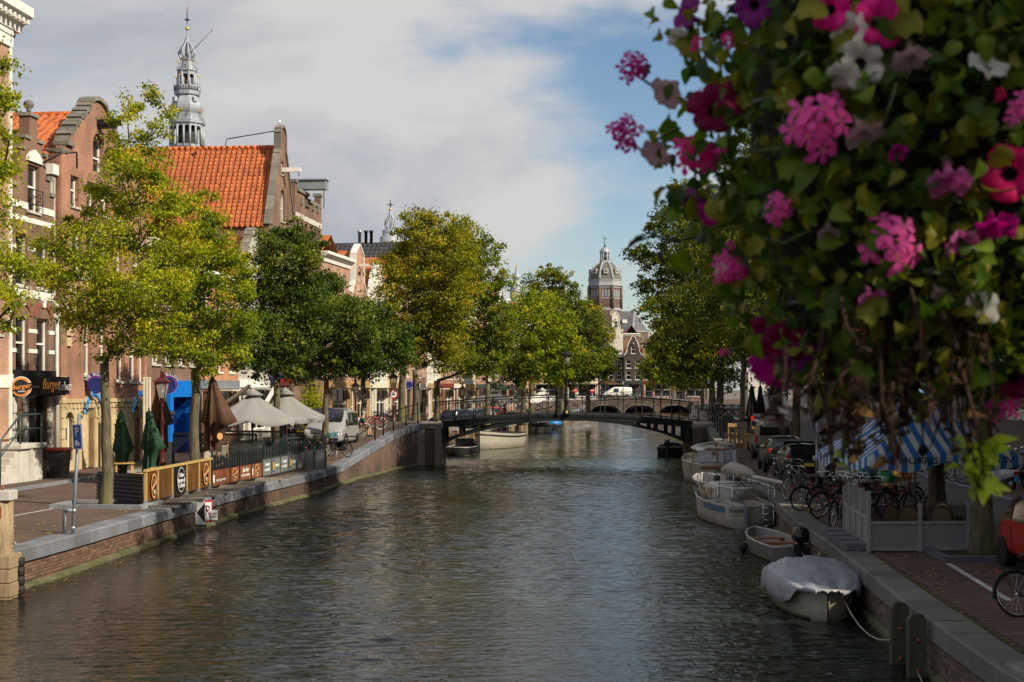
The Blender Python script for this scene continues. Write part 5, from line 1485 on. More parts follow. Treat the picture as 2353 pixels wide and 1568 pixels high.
tree('street_tree', 'bright yellow-green weeping tree above the white market canopy', gpos(1203, 126), .3,
     BL(126, [(1205,690,36),(1245,700,40),(1185,740,38),(1230,750,50),(1280,745,40),(1195,800,45),(1250,805,52),(1300,800,36),(1325,815,22),(1175,840,34),(1225,850,42),(1280,850,40)], 19), .22, L_lime, 10, 2.4)
tree('street_tree', 'olive green tree topping the middle group of the left bank', gpos(1222, 150), .3,
     BL(150, [(1265,635,30),(1235,655,32),(1300,650,32),(1265,690,48),(1315,690,34),(1225,710,36),(1330,735,36),(1290,740,42),(1260,790,48)], 21), .26, L_elm, 11, 2.2)
tree('street_tree', 'dark leafy green tree nearest the far black brick houses', gpos(1352, 166), .3,
     BL(166, [(1335,705,26),(1355,735,34),(1320,750,36),(1375,775,34),(1340,795,42),(1385,820,32),(1310,815,38),(1360,845,38),(1325,865,34),(1395,855,22),(1290,860,32)], 23), .27, L_mid, 12, 2.5)
tree('street_tree', 'shaded tree between the middle left bank trunks', gpos(1120, 112), .25,
     BL(112, [(1140,800,42),(1170,770,35),(1110,840,36),(1160,850,36),(1195,860,30),(1215,830,25)], 25), .2, L_elm, 13, 2.2)
tree('street_tree', 'far tree filling the left bank beyond the market canopies', gpos(1290, 195), .3,
     BL(195, [(1270,800,40),(1310,790,40),(1240,840,38),(1290,850,40),(1340,840,36),(1200,840,36)], 27), .3, L_mid, 14, 2.3)
# right bank
GR = 'elms along the shaded right quay'
def off(Y, d=2.6): return (XQR(Y) + d, Y, zr(Y))
tree('elm_tree', 'great elm on the right bank reaching out over the iron bridge', off(108, 2.8), .34,
     BL(108, [(1570,445,34),(1610,470,50),(1535,495,36),(1500,520,24),(1580,530,62),(1650,540,62),(1475,585,24),(1445,585,16),(1520,600,46),(1590,620,70),(1660,640,70),(1480,650,26),(1540,690,58),(1610,720,70),(1680,720,62),(1500,720,32),(1560,780,58),(1640,800,62),(1700,800,48),(1520,815,34),(1580,850,46),(1660,860,45),(1720,640,60)], 31), .2, L_elm, 21, 2.3, GR, fork=4.5)
tree('elm_tree', 'second elm on the right bank, behind the great elm', off(128, 2.6), .34,
     BL(128, [(1560,600,45),(1620,560,55),(1590,700,55),(1530,770,40),(1570,840,42),(1640,720,60),(1620,840,50)], 33), .24, L_elm, 22, 2.2, GR, fork=4)
tree('elm_tree', 'round pale green tree far along the right bank', off(205, 1.5), .3,
     BL(205, [(1500,820,26),(1520,800,28),(1485,850,24),(1520,850,32),(1550,830,32),(1500,875,22),(1545,870,28)], 35), .3, L_lime, 23, 2.4, GR)
tree('elm_tree', 'far elm in shade beyond the second elm on the right bank', off(160, 2.4), .3,
     BL(160, [(1560,760,36),(1600,730,45),(1540,810,36),(1590,820,45),(1640,780,50),(1560,865,32)], 37), .28, L_elm, 24, 2.2, GR)
def crown(x, y, z, H, Rr, seed, k=11, zlow=4.6):
    rr = random.Random(seed); out = []
    for i in range(k):
        q = i / (k - 1); zz_ = z + lerp(zlow, H - Rr*.3, q); w_ = Rr * math.sin(PI * (.2 + .72*q))
        a = i * 2.4 + rr.uniform(-.3, .3)
        out.append((Vector((x + w_*.62*math.cos(a), y + w_*.62*math.sin(a), zz_)), Rr * rr.uniform(.38, .52)))
    return out
for i, (Y, d, H, Rr, lab) in enumerate(((84, 2.8, 13, 4.2, 'shaded elm standing by the right end of the iron bridge'), (66, 3.2, 16.5, 4.4, 'shaded elm beside the parked silver van on the right quay'), (47, 3.2, 17, 4.4, 'shaded elm above the parked dark cars on the right quay'),
                                        (35.5, 3.4, 16.5, 4.2, 'elm whose trunk rises inside the grey terrace screen'), (28.8, 2.75, 15.5, 4.0, 'thick-trunked elm between the grey terrace screen and the red van'),
                                        (16, 3.0, 14, 4.2, 'elm on the right quay just beyond the picture edge'), (-3, 3.4, 14, 4.6, 'elm on the near right quay that shades the flower basket'))):  # the last elm stands out of view, added to shade the basket
    x, y, z = off(Y, d)
    tree('elm_tree', lab, (x, y, z), .22, crown(x, y, z, H, Rr, i + 40, 17 if Y < 80 else 13), .16 if Y > 40 else .13, L_elm, 50 + i, 1.5 if Y > 0 else .3, GR, fork=3.8)
# ================================================================ SHARED BUILDERS for street things
def lamp_post(label, x, y, z, top, mat=oxblood, group='crown lantern street lamps', sc=1.0):
    t = thing('street_lamp', label, 'street lamp', (x, y, z), 0, group)
    H = top - z; L0 = H - 1.25*sc
    q = lambda r, h: (r*sc, h)
    MB().lathe([q(.17, 0), q(.17, .12), q(.12, .18), q(.13, .45), q(.09, .55), q(.085, 1.0), q(.10, 1.05), q(.055, 1.1), q(.05, L0*.7), q(.075, L0*.72), q(.045, L0*.75), q(.04, L0 - .3), q(.07, L0 - .25), q(.035, L0 - .18), q(.04, L0)], 12).obj('pole', mat, t)
    mb = MB()
    for j in range(4):
        a = PI/2*j + PI/4; c, s_ = math.cos(a), math.sin(a)
        mb.tube([(.04*c*sc, .04*s_*sc, L0 - .15*sc), (.12*c*sc, .12*s_*sc, L0 - .05*sc), (.15*c*sc, .15*s_*sc, L0 + .06*sc)], .018*sc, 5)
        mb.tube([(.15*c*sc, .15*s_*sc, L0 + .06*sc), (.30*c*sc, .30*s_*sc, L0 + .66*sc)], .016*sc, 5)
    for r, h in ((.15, .06), (.30, .66)):
        P_ = [(r*sc*math.cos(PI/2*j + PI/4), r*sc*math.sin(PI/2*j + PI/4), L0 + h*sc) for j in range(5)]
        mb.tube(P_, .016*sc, 5)
    mb.obj('lantern_frame', mat, t)
    pg = MGLASS('lantern_glass', (.62,.60,.52), .45)
    for j in range(4):
        a, b = PI/2*j + PI/4, PI/2*(j+1) + PI/4
        MB().add([(.147*sc*math.cos(a), .147*sc*math.sin(a), L0 + .06*sc), (.147*sc*math.cos(b), .147*sc*math.sin(b), L0 + .06*sc), (.295*sc*math.cos(b), .295*sc*math.sin(b), L0 + .66*sc), (.295*sc*math.cos(a), .295*sc*math.sin(a), L0 + .66*sc)], [(0,1,2,3)]).obj('pane', pg, t)
    MB().lathe([(.05*sc, L0 + .06*sc), (.05*sc, L0 + .2*sc), (.07*sc, L0 + .24*sc), (.06*sc, L0 + .4*sc), (.0, L0 + .42*sc)], 8).obj('bulb_holder', steel, t)
    MB().lathe([(.34*sc, L0 + .66*sc), (.36*sc, L0 + .70*sc), (.20*sc, L0 + .86*sc), (.10*sc, L0 + .90*sc), (.11*sc, L0 + 1.0*sc), (.06*sc, L0 + 1.05*sc)], 4, 0, False, None, PI/4).obj('lantern_roof', mat, t)
    mb = MB().lathe([(.06*sc, L0 + 1.04*sc), (.09*sc, L0 + 1.1*sc), (.04*sc, L0 + 1.15*sc), (.06*sc, L0 + 1.2*sc), (0, H)], 8)
    for j in range(8):
        a = PI/4*j; mb.ball((.3*sc*math.cos(a)*(1.35 if j % 2 else 1), .3*sc*math.sin(a)*(1.35 if j % 2 else 1), L0 + .74*sc), .035*sc, 6, 4)
    mb.obj('crown', mat, t)
    return t
def closed_parasol(label, x, y, z, top, low, r, mat, lean=.1, group='folded parasols', seed=0, flare=0.0, fdir=0.0):
    """mast, and a folded canopy hanging in pleats"""
    rr = random.Random(seed)
    t = thing('folded_parasol', label, 'parasol', (x, y, z), 0, group)
    MB().tube([(0, 0, 0), (0, 0, top - z + .08)], .035, 8).obj('mast', M('parasol_mast', (.05,.05,.05), .4), t)
    MB().cb((0, 0, .05), (.6, .6, .1)).obj('base', M('parasol_base', (.2,.2,.2), .8), t)
    H = top - z; hl = low - z; n = 32
    prof = [(.03, H), (.09*1.0, H - .1), (r*.42, lerp(H, hl, .2)), (r*.75, lerp(H, hl, .42)), (r*1.0, lerp(H, hl, .60)), (r*.62, lerp(H, hl, .66)), (r*.72, lerp(H, hl, .85)), (r*.78, hl)]
    ph = [rr.uniform(.85, 1.15) for _ in range(n)]
    mb = MB(); rings = []
    for i, (q, h) in enumerate(prof):
        ring = []
        for j in range(n):
            a = 2*PI*j/n
            fl = flare * max(0, math.cos(a - fdir)) ** 3 * (0, .08, .3, .66, 1.0, .62, .22, .05)[i]
            rad = q * ph[j] * (1 if i < 1 else (1.2 if j % 4 == 0 else (.48 if j % 4 == 2 else .84))) + fl
            hz = h - (.16*r*math.cos(2*PI*j/8*1.0) if i == len(prof)-1 else 0)
            ring.append((rad*math.cos(a), rad*math.sin(a), hz))
        rings.append(ring)
    mb.loft(rings, 0, True, True, (False, False)).obj('canopy', mat, t)
    MB().torus((0, 0, lerp(H, hl, .66)), r*.78, .015, 18, 5, 0, 'z').obj('strap', M('strap', (.03,.03,.03), .8), t)
    return t
def open_parasol(label, x, y, z, top, edge, hw, mat, mast, rz=0, group=None, valance=.14, n8=8):
    t = thing('open_parasol', label, 'parasol', (x, y, z), rz, group)
    MB().tube([(0, 0, 0), (0, 0, top - z - .05)], .04, 8).obj('mast', mast, t)
    H, E = top - z, edge - z
    def corner(i):
        a = 2*PI*i/n8 + PI/4
        k_ = 1 if i % 2 == 0 else .76
        return math.cos(a)*hw*1.414*k_, math.sin(a)*hw*1.414*k_, E + (0 if i % 2 == 0 else .10)
    m_ = 4; k = 6
    vs_, fs = [], []
    rings = []
    for s_ in range(k + 1):
        q = .06 + .94 * s_ / k; ring = []
        for i in range(n8):
            a, b = corner(i), corner((i + 1) % n8)
            for j in range(m_):
                f_ = j / m_; px, py, pz = [lerp(u_, v_, f_) for u_, v_ in zip(a, b)]
                sag = .10 * q * math.sin(PI * f_) + .18 * math.sin(PI * q) * .5
                ring.append((px*q, py*q, lerp(H, pz, q) - sag))
        rings.append(ring)
    last = rings[-1]
    rings.append([(x_*1.0, y_*1.0, z_ - valance*(1 - .25*math.cos(i*PI/2))) for i, (x_, y_, z_) in enumerate(last)])
    MB().loft(rings, 0, True, True, (True, False)).obj('canopy', mat, t)
    MB().lathe([(hw*.30, H - (H-E)*.12), (.06, H + .10), (.05, H + .16), (0, H + .18)], n8, 0, True, None, PI/4).obj('vent_cap', mat, t)
    for i in range(n8):
        c_ = corner(i); MB().tube([(0, 0, H - .1), (c_[0]*.55, c_[1]*.55, lerp(H, c_[2], .55) - .16), (c_[0]*.98, c_[1]*.98, c_[2] - .05)], .018, 5).obj('rib', mast, t)
    return t
_bk = {}
def bike(label, x, y, z, rz, col, tyre=None, group='parked bicycles', lean=.06, crate=None, basket=False, sc=1.0):
    """city bicycle standing along its own +y"""
    tyre = tyre or rubber
    t = thing('bicycle', label, 'bicycle', (x, y, z), rz, group)
    t.rotation_euler = (0, lean, rz)
    if sc != 1: t.scale = (sc,)*3
    if not _bk:
        f = MB(); T = lambda *a: [Vector(p) for p in a]
        f.tube(T((0,-.10,.28),(0,-.24,.82)), .018, 6).tube(T((0,-.10,.28),(0,.40,.72)), .02, 6).tube(T((0,-.19,.62),(0,.38,.80)), .018, 6).tube(T((0,.37,.70),(0,.345,.90)), .022, 6)
        for s_ in (-.05, .05):
            f.tube(T((s_*.6,.37,.70),(s_,.43,.52),(s_,.53,.345)), .013, 5).tube(T((s_*.5,-.10,.28),(s_,-.55,.345)), .011, 5).tube(T((s_*.5,-.22,.74),(s_,-.55,.345)), .010, 5)
        _bk['frame'] = f
        w = MB(); w.torus((0,0,0), .325, .020, 28, 6)
        _bk['tyre'] = w
        r_ = MB(); r_.torus((0,0,0), .300, .010, 28, 5)
        for j in range(18):
            a = 2*PI*j/18; r_.tube([(.03 if j % 2 else -.03, .02*math.cos(a+.6), .02*math.sin(a+.6)), (0, .3*math.cos(a), .3*math.sin(a))], .0028, 3, cap=False)
        r_.lathe([(.025,-.04),(.025,.04)], 8, 0, True, Matrix.Rotation(R(90), 4, 'Y'))
        _bk['rim'] = r_
        h = MB(); h.tube(T((0,.345,.90),(0,.33,1.02),(0,.36,1.06)), .014, 6).tube(T((-.30,.08,1.02),(-.28,.22,1.05),(-.15,.34,1.07),(0,.36,1.06),(.15,.34,1.07),(.28,.22,1.05),(.30,.08,1.02)), .011, 6)
        _bk['handlebar'] = h
        s2 = MB(); s2.loft([[(-.10,-.38,.90),(.10,-.38,.90),(.10,-.38,.95),(-.10,-.38,.95)],[(-.09,-.28,.90),(.09,-.28,.90),(.09,-.28,.96),(-.09,-.28,.96)],[(-.025,-.10,.91),(.025,-.10,.91),(.025,-.10,.945),(-.025,-.10,.945)]], 0, True)
        s2.tube(T((0,-.24,.80),(0,-.26,.91)), .014, 6)
        _bk['saddle'] = s2
        md = MB()
        for cy, a0, a1 in ((-.55, 20, 190), (.53, 10, 150)):
            md.tube([(0, cy + .355*math.cos(R(a)), .345 + .355*math.sin(R(a))) for a in range(a0, a1, 14)], .022, 5)
        _bk['mudguard'] = md
        rk = MB()
        for s_ in (-.06, 0, .06): rk.tube(T((s_,-.26,.74),(s_,-.78,.74)), .008, 4)
        for s_ in (-.06, .06): rk.tube(T((s_,-.70,.74),(s_,-.56,.36)), .007, 4)
        _bk['luggage_rack'] = rk
        pd = MB().lathe([(.09,-.012),(.09,.012)], 16, 0, False, Matrix.Translation((.045,-.10,.28)) @ Matrix.Rotation(R(90), 4, 'Y'))
        pd.bar((.06,-.10,.28),(.06,.02,.18), .02).bar((-.06,-.10,.28),(-.06,-.22,.38), .02).cb((.11,.02,.18),(.09,.07,.025)).cb((-.11,-.22,.38),(.09,.07,.025))
        _bk['crankset'] = pd
        _bk['headlamp'] = MB().ball((0,.47,.84), .045, 8, 6)
        _bk['rear_lamp'] = MB().cb((0,-.80,.70),(.06,.02,.05))
    def part(n, m, par=None, loc=None):
        key = (n, m.name)
        if key not in _bk: _bk[key] = _bk[n].mesh(n, m)
        return link(n, _bk[key], par or t, loc)
    part('frame', col)
    for cy in (-.55, .53):
        w = part('tyre', tyre, None, (0, cy, .345)); w.name = 'wheel'
        part('rim', chrome, w)
    part('handlebar', chrome); part('saddle', blk); part('mudguard', blk if tyre is rubber else col); part('luggage_rack', black_metal); part('crankset', steel); part('headlamp', chrome); part('rear_lamp', red_paint)
    if crate:
        k = ('crate', crate.name)
        if k not in _bk:
            c = MB()
            c.box(-.19,.38,.98,.19,.68,1.0)
            for i in range(3):
                h = 1.0 + i*.075
                c.box(-.2,.37,h,.2,.385,h+.05).box(-.2,.675,h,.2,.69,h+.05).box(-.2,.385,h,-.185,.675,h+.05).box(.185,.385,h,.2,.675,h+.05)
            for s_ in (-.19, .19):
                for yy in (.38, .68): c.box(s_-.012, yy-.012, .98, s_+.012, yy+.012, 1.215)
            _bk[k] = c.mesh('crate', crate)
        link('front_crate', _bk[k], t)
    return t
def vehicle(label, x, y, z, rz, st, col, kind='car', wheels=(), wr=.32, group=None, glassy=(), name='parked_car', lights=(), plate=None, rear=False, W=None, extras=None, mirrors=None):
    """st: stations along the length (y, half width, z low, z belt, half roof width, z top); +y is the front"""
    t = thing(name, label, kind, (x, y, z), rz, group)
    rings = []
    for (yy, hw, zl_, zb_, hr, zt_) in st:
        half = [(hw*.88, zl_), (hw*.985, zl_ + .10), (hw, lerp(zl_, zb_, .45)), (hw*.992, zb_ - .04), (lerp(hw, hr, .1), zb_ + (zt_ - zb_)*.12), (lerp(hw, hr, .75), lerp(zb_, zt_, .72)), (hr*.93, zt_ - .02 - (zt_ - zb_)*.04), (hr*.6, zt_), (0, zt_ + .015)]
        ring = [(a, yy, b) for a, b in half] + [(-a, yy, b) for a, b in half[::-1][1:]]
        rings.append(ring)
    body = MB().loft(rings, 0, True, True, (True, True)).obj('body', col, t)
    sb = body.modifiers.new('smooth', 'SUBSURF'); sb.levels = 1; sb.render_levels = 1
    def on(yy, sgn, f, o=.012):
        """point on the side of the cabin at fraction f between belt and roof"""
        ys_ = [s_[0] for s_ in st]
        q = [float(np.interp(yy, ys_, [s_[i] for s_ in st])) for i in range(1, 6)]
        hw, zl_, zb_, hr, zt_ = q
        xx = lerp(hw, hr*.97, max(0, f)) if f >= 0 else hw
        return (sgn*(xx + o), yy, lerp(zb_, zt_, f))
    for (ya, yb, fa, fb, *rk) in glassy:
        ra = rk[0] if rk else 0; rbk = rk[1] if len(rk) > 1 else 0
        for sgn in (-1, 1):
            k = 5; vs_ = []
            for i in range(k + 1):
                f = lerp(fa, fb, i/k)
                vs_ += [on(ya + ra*i/k, sgn, f), on(yb + rbk*i/k, sgn, f)]
            MB().add(vs_, [(2*i, 2*i+1, 2*i+3, 2*i+2) for i in range(k)], 0, True).obj('window', glass, t)
    for yy in wheels:
        for sgn in (-1, 1):
            hw = float(np.interp(yy, [s_[0] for s_ in st], [s_[1] for s_ in st]))
            arch_ = MB().lathe([(wr*1.16, -.03), (wr*1.16, .012)], 20, 0, False, Matrix.Translation((sgn*(hw - .0), yy, wr)) @ Matrix.Rotation(R(90), 4, 'Y')).obj('wheel_arch', blk, t)
            w = MB().lathe([(wr*.62, -.11), (wr*.93, -.11), (wr, -.07), (wr, .07), (wr*.93, .11), (wr*.62, .11)], 22, 0, True, Matrix.Translation((sgn*(hw - .085), yy, wr)) @ Matrix.Rotation(R(90), 4, 'Y')).obj('wheel', rubber, t)
            hub = MB()
            X = Matrix.Translation((sgn*(hw + .015), yy, wr)) @ Matrix.Rotation(R(90)*sgn, 4, 'Y')
            hub.lathe([(wr*.64, -.05), (wr*.64, .0), (wr*.55, .005), (wr*.5, -.02), (.05, -.005), (0, .01)], 18, 0, False, X)
            for j in range(5): hub.box(.05, -.03, -.02, wr*.55, .03, .008, 0, X @ Matrix.Rotation(2*PI*j/5, 4, 'Z'))
            hub.obj('rim', steel, w)
    for nm, c, d, m_ in lights:
        for sgn in (-1, 1): MB().cb((sgn*c[0], c[1], c[2]), d).obj(nm, m_, t, bevel=min(d)*.3)
    if mirrors:
        for sgn in (-1, 1): MB().cb((sgn*mirrors[0], mirrors[1], mirrors[2]), (.2, .1, .16)).bar((sgn*(mirrors[0]-.2), mirrors[1], mirrors[2]-.05), (sgn*mirrors[0], mirrors[1], mirrors[2]-.04), .05).obj('wing_mirror', mirrors[3], t, bevel=.03)
    if plate:
        yy, zz_, m_ = plate
        MB().cb((0, yy, zz_), (.52, .015, .11)).obj('number_plate', m_, t)
    return t
def screen_quad(t, name, pts, mat, th=.02):
    """a bent sheet of glass or panel given by rows of points, with thickness along +y"""
    v = [p for row in pts for p in row]; n = len(pts[0]); f = []
    for i in range(len(pts)-1):
        for j in range(n-1): f.append((i*n+j, i*n+j+1, (i+1)*n+j+1, (i+1)*n+j))
    return MB().add(v, f, 0, True).obj(name, mat, t)
skin = M('skin', (.52,.32,.23), .55, var=.06)
def person(label, x, y, z, rz, joints, rad, cloth, hair=(.05,.03,.02), name='person', extra=None):
    """one continuous body grown over a jointed skeleton; clothes and hair are parts"""
    t = thing(name, label, 'person', (x, y, z), rz)
    names = list(joints)
    edges = [('pelvis','waist'),('waist','chest'),('chest','neck'),('neck','head'),('head','crown'),('chest','shl'),('shl','ell'),('ell','wrl'),('wrl','hal'),('chest','shr'),('shr','elr'),('elr','wrr'),('wrr','har'),('pelvis','hil'),('hil','knl'),('knl','anl'),('anl','tol'),('pelvis','hir'),('hir','knr'),('knr','anr'),('anr','tor')]
    def grow(nm, es, mat, scale):
        use = [n_ for n_ in names if any(n_ in e_ for e_ in es)]
        me = bpy.data.meshes.new(nm)
        me.from_pydata([joints[n_] for n_ in use], [(use.index(a), use.index(b)) for a, b in es], [])
        me.materials.append(mat)
        o = link(nm, me, t)
        sk = o.modifiers.new('skin', 'SKIN')
        sk.use_smooth_shade = True
        for i, n_ in enumerate(use):
            r_ = rad[n_]*scale; me.skin_vertices[0].data[i].radius = (r_, r_) if not isinstance(r_, tuple) else r_
            me.skin_vertices[0].data[i].use_root = (i == 0)
        ss = o.modifiers.new('smooth', 'SUBSURF'); ss.levels = 1; ss.render_levels = 1
        return o
    grow('body', edges, skin, 1)
    top = [e_ for e_ in edges if e_ in (('pelvis','waist'),('waist','chest'),('chest','shl'),('chest','shr'),('shl','ell'),('shr','elr'))]
    grow('shirt', top, cloth[0], 1.16)
    leg = [e_ for e_ in edges if e_[0] in ('pelvis','hil','hir') and e_[1] in (('hil','hir','knl','knr'))] + ([('knl','anl'),('knr','anr')] if cloth[2] else [])
    grow('trousers', leg, cloth[1], 1.18)
    for s_ in ('l', 'r'):
        a, b = Vector(joints['an'+s_]), Vector(joints['to'+s_])
        MB().loft([[(a + Vector((dx, -.03 if k_ == 0 else 0, dz)) if k_ == 0 else b + Vector((dx*.8, 0, dz*.7))) for dx, dz in ((-.045,-.07),(.045,-.07),(.04,.02),(-.04,.02))] for k_ in (0, 1)]).obj('shoe', blk, t)
    hd, cr = Vector(joints['head']), Vector(joints['crown'])
    MB().ball(hd.lerp(cr, .62) + Vector((0, -.018, .01)), .108, 12, 8, 0, (.92, 1.0, .95)).obj('hair', M('hair_%d' % int(hair[0]*1000), hair, .7), t)
    MB().ball(hd + Vector((0, .105, -.01)), .018, 6, 5).obj('nose', skin, t)
    return t
def seated(h=.46):
    return dict(pelvis=(0,0,h+.08), waist=(0,.02,h+.27), chest=(0,.07,h+.45), neck=(0,.12,h+.60), head=(0,.16,h+.70), crown=(0,.17,h+.83), shl=(-.18,.07,h+.50), ell=(-.22,.16,h+.26), wrl=(-.14,.38,h+.20), hal=(-.10,.45,h+.19), shr=(.18,.07,h+.50), elr=(.22,.16,h+.26), wrr=(.14,.38,h+.20), har=(.10,.45,h+.19),
                hil=(-.09,.03,h+.05), knl=(-.12,.44,h+.06), anl=(-.12,.42,.08), tol=(-.13,.58,.05), hir=(.09,.03,h+.05), knr=(.12,.44,h+.06), anr=(.12,.50,.08), tor=(.13,.66,.05))
def standing(): 
    return dict(pelvis=(0,0,.95), waist=(0,0,1.12), chest=(0,.0,1.33), neck=(0,.01,1.50), head=(0,.03,1.60), crown=(0,.03,1.72), shl=(-.19,0,1.42), ell=(-.24,-.02,1.12), wrl=(-.23,.08,.88), hal=(-.22,.11,.78), shr=(.19,0,1.42), elr=(.24,-.02,1.12), wrr=(.23,.08,.88), har=(.22,.11,.78),
                hil=(-.09,0,.90), knl=(-.10,.10,.50), anl=(-.10,.06,.08), tol=(-.10,.22,.04), hir=(.09,0,.90), knr=(.10,-.03,.50), anr=(.10,-.16,.09), tor=(.10,-.02,.04))
RAD = dict(pelvis=.14, waist=.125, chest=.145, neck=.055, head=.088, crown=.07, shl=.06, ell=.042, wrl=.032, hal=.036, shr=.06, elr=.042, wrr=.032, har=.036, hil=.095, knl=.06, anl=.042, tol=.035, hir=.095, knr=.06, anr=.042, tor=.035)

# ================================================================ LEFT QUAY
# timber pile, crib and fender at the left edge
t = thing('mooring_pile', 'weathered timber mooring pile with pale cap at the left edge', 'pile', (ux(8, 28.8), 28.75, 0))
MB().lathe([(.22, -.6), (.215, 1.2), (.205, 1.97)], 14, 0, True, None, 0, lambda j, i: 1 + .06*math.sin(j*2.7)).obj('pile', wood, t)
MB().cb((0, 0, 2.06), (.46, .46, .20)).obj('cap', plinth_w, t, bevel=.02)
MB().tube([(0, 0, 2.15), (0, 0, 2.24)], .03, 6).obj('cap_bolt', M('rust', (.25,.08,.03), .8), t)
MB().torus((.235, -.03, 1.06), .05, .012, 14, 5, 0, 'y').obj('mooring_ring', steel, t)
MB().box(-.02, -.225, 1.62, .05, -.20, 1.85).obj('rust_strap', M('rust', (.25,.08,.03), .8), t)
t = thing('timber_fender', 'stacked grey timber beams at the water below the mooring pile', 'fender', (ux(8, 28.8), 28.7, 0))
for i in range(4):
    MB().box(-1.6, -.32, -.25 + i*.285, .27 + (.02 if i % 2 else 0), .35, .025 + i*.285).obj('beam', wood, t, bevel=.02)
t = thing('rubber_fender', 'black slotted rubber fender hanging on the quay corner by the timber beams', 'fender', (ux(45, 28.95), 28.95, 0))
for i in range(4):
    MB().lathe([(.09, .03 + i*.19), (.105, .05 + i*.19), (.105, .19 + i*.19), (.09, .21 + i*.19)], 12).obj('fender_ring', rubber, t)
    MB().box(-.05, -.112, .10 + i*.19, .05, -.09, .14 + i*.19).obj('slot', M('slot_black', (.003,.003,.003), .9), t)
# parking sign on its leaning pole
t = thing('parking_sign', 'blue P sign with lorry pictogram on a leaning pole at the canal edge', 'sign', (ux(165, 33), 33, .43))
tp = Vector((ux(179, 33) - ux(165, 33), .1, 3.17))
MB().tube([(0, 0, 0), tp], .04, 10).ball(tp, .042, 8, 5).obj('pole', M('pole_grey', (.20,.23,.26), .5, .3), t)
MB().tube([(0, 0, .95), (-.16, .05, .97), (-.19, .06, .95), (-.19, .06, .44)], .045, 8).obj('bracket', M('pole_grey', (.20,.23,.26), .5, .3), t)
mb = MB()
for h in (.1, .55, .95): mb.lathe([(.055, h - .04), (.055, h + .04)], 10, X=Matrix.Translation((tp.x*h/3.17, tp.y*h/3.17, 0)))
mb.obj('clamp', steel, t)
XS = Matrix.Translation((tp.x*.80 + .01, tp.y*.8 - .05, 2.67)) @ Matrix.Rotation(R(-3), 4, 'Y') @ Matrix.Rotation(R(-38), 4, 'Z')
pan = MB().box(-.17, -.012, -.29, .17, .012, .29, 0, XS).obj('panel', M('sign_blue', (.015,.08,.33), .4, var=.06), t, bevel=.008)
MB().box(-.165, -.014, .272, .165, -.0125, .285, 0, XS).box(-.165, -.014, -.285, .165, -.0125, -.272, 0, XS).box(-.165, -.014, -.285, -.152, -.0125, .285, 0, XS).box(.152, -.014, -.285, .165, -.0125, .285, 0, XS).obj('border', txt_white, t)
text('P', .30, txt_white, t, XS @ Matrix.Translation((0, -.014, .10)) @ UPRIGHT)
MB().box(-.09, -.017, -.19, .02, -.013, -.09, 0, XS).box(.03, -.017, -.19, .09, -.013, -.13, 0, XS).disc(XS @ Vector((-.05, -.015, -.2)), .022, 12, 0, 'y', .004).disc(XS @ Vector((.05, -.015, -.2)), .022, 12, 0, 'y', .004).obj('lorry_pictogram', txt_white, t)
# tree pits (kerb frames round the first trees)
def tree_pit(label, cx, cy, sx, sy, rz, z, mat=blue_stone):
    t = thing('tree_pit', label, 'tree pit', (cx, cy, z), rz)
    for a, b, c_, d in ((-sx, -sy, sx, -sy + .15), (-sx, sy - .15, sx, sy), (-sx, -sy + .15, -sx + .15, sy - .15), (sx - .15, -sy + .15, sx, sy - .15)):
        n_ = max(1, round(max(c_ - a, d - b) / .9))
        for i in range(n_):
            if c_ - a > d - b: MB().box(lerp(a, c_, i/n_) + .006, b, -.05, lerp(a, c_, (i+1)/n_) - .006, d, .13).obj('edge_stone', mat, t, bevel=.012)
            else: MB().box(a, lerp(b, d, i/n_) + .006, -.05, c_, lerp(b, d, (i+1)/n_) - .006, .13).obj('edge_stone', mat, t, bevel=.012)
    MB().add([(-sx+.1,-sy+.1,.03),(sx-.1,-sy+.1,.03),(sx-.1,sy-.1,.03),(-sx+.1,sy-.1,.03)], [(0,1,2,3)]).obj('soil', M('soil', (.05,.04,.028), .95, var=.4, vs_=8, bump=.8), t)
tree_pit('stone edged pit round the foot of the tree behind the parking sign', -11.55, 40.6, 1.35, .9, R(-6), .85)
# corrugated screen
t = thing('corrugated_screen', 'dark corrugated metal screen closing the terrace next to the mossy trunk', 'screen', (0, 0, 0))
a, b = Vector((-12.15, 41.6)), Vector((-10.42, 40.25))
rows = []
for i in range(49):
    h = .86 + .80 * i / 48 + .0; o = .028 * math.sin(i / 48 * 2*PI*7)
    d = (b - a).normalized(); nrm = Vector((d.y, -d.x))
    row = []
    for j in range(9):
        p = a.lerp(b, j/8); row.append((p.x + nrm.x*o, p.y + nrm.y*o + .10*math.sin(PI*j/8), h + .14))
    rows.append(row)
screen_quad(t, 'corrugated_sheet', rows, M('corrugated_metal', (.07,.07,.078), .4, .55, var=.35, vs_=2, dirt=((.10,.07,.05), .4, 3)))
MB().tube([(b.x, b.y, .85), (b.x, b.y, 1.85)], .03, 6).obj('post', steel, t)
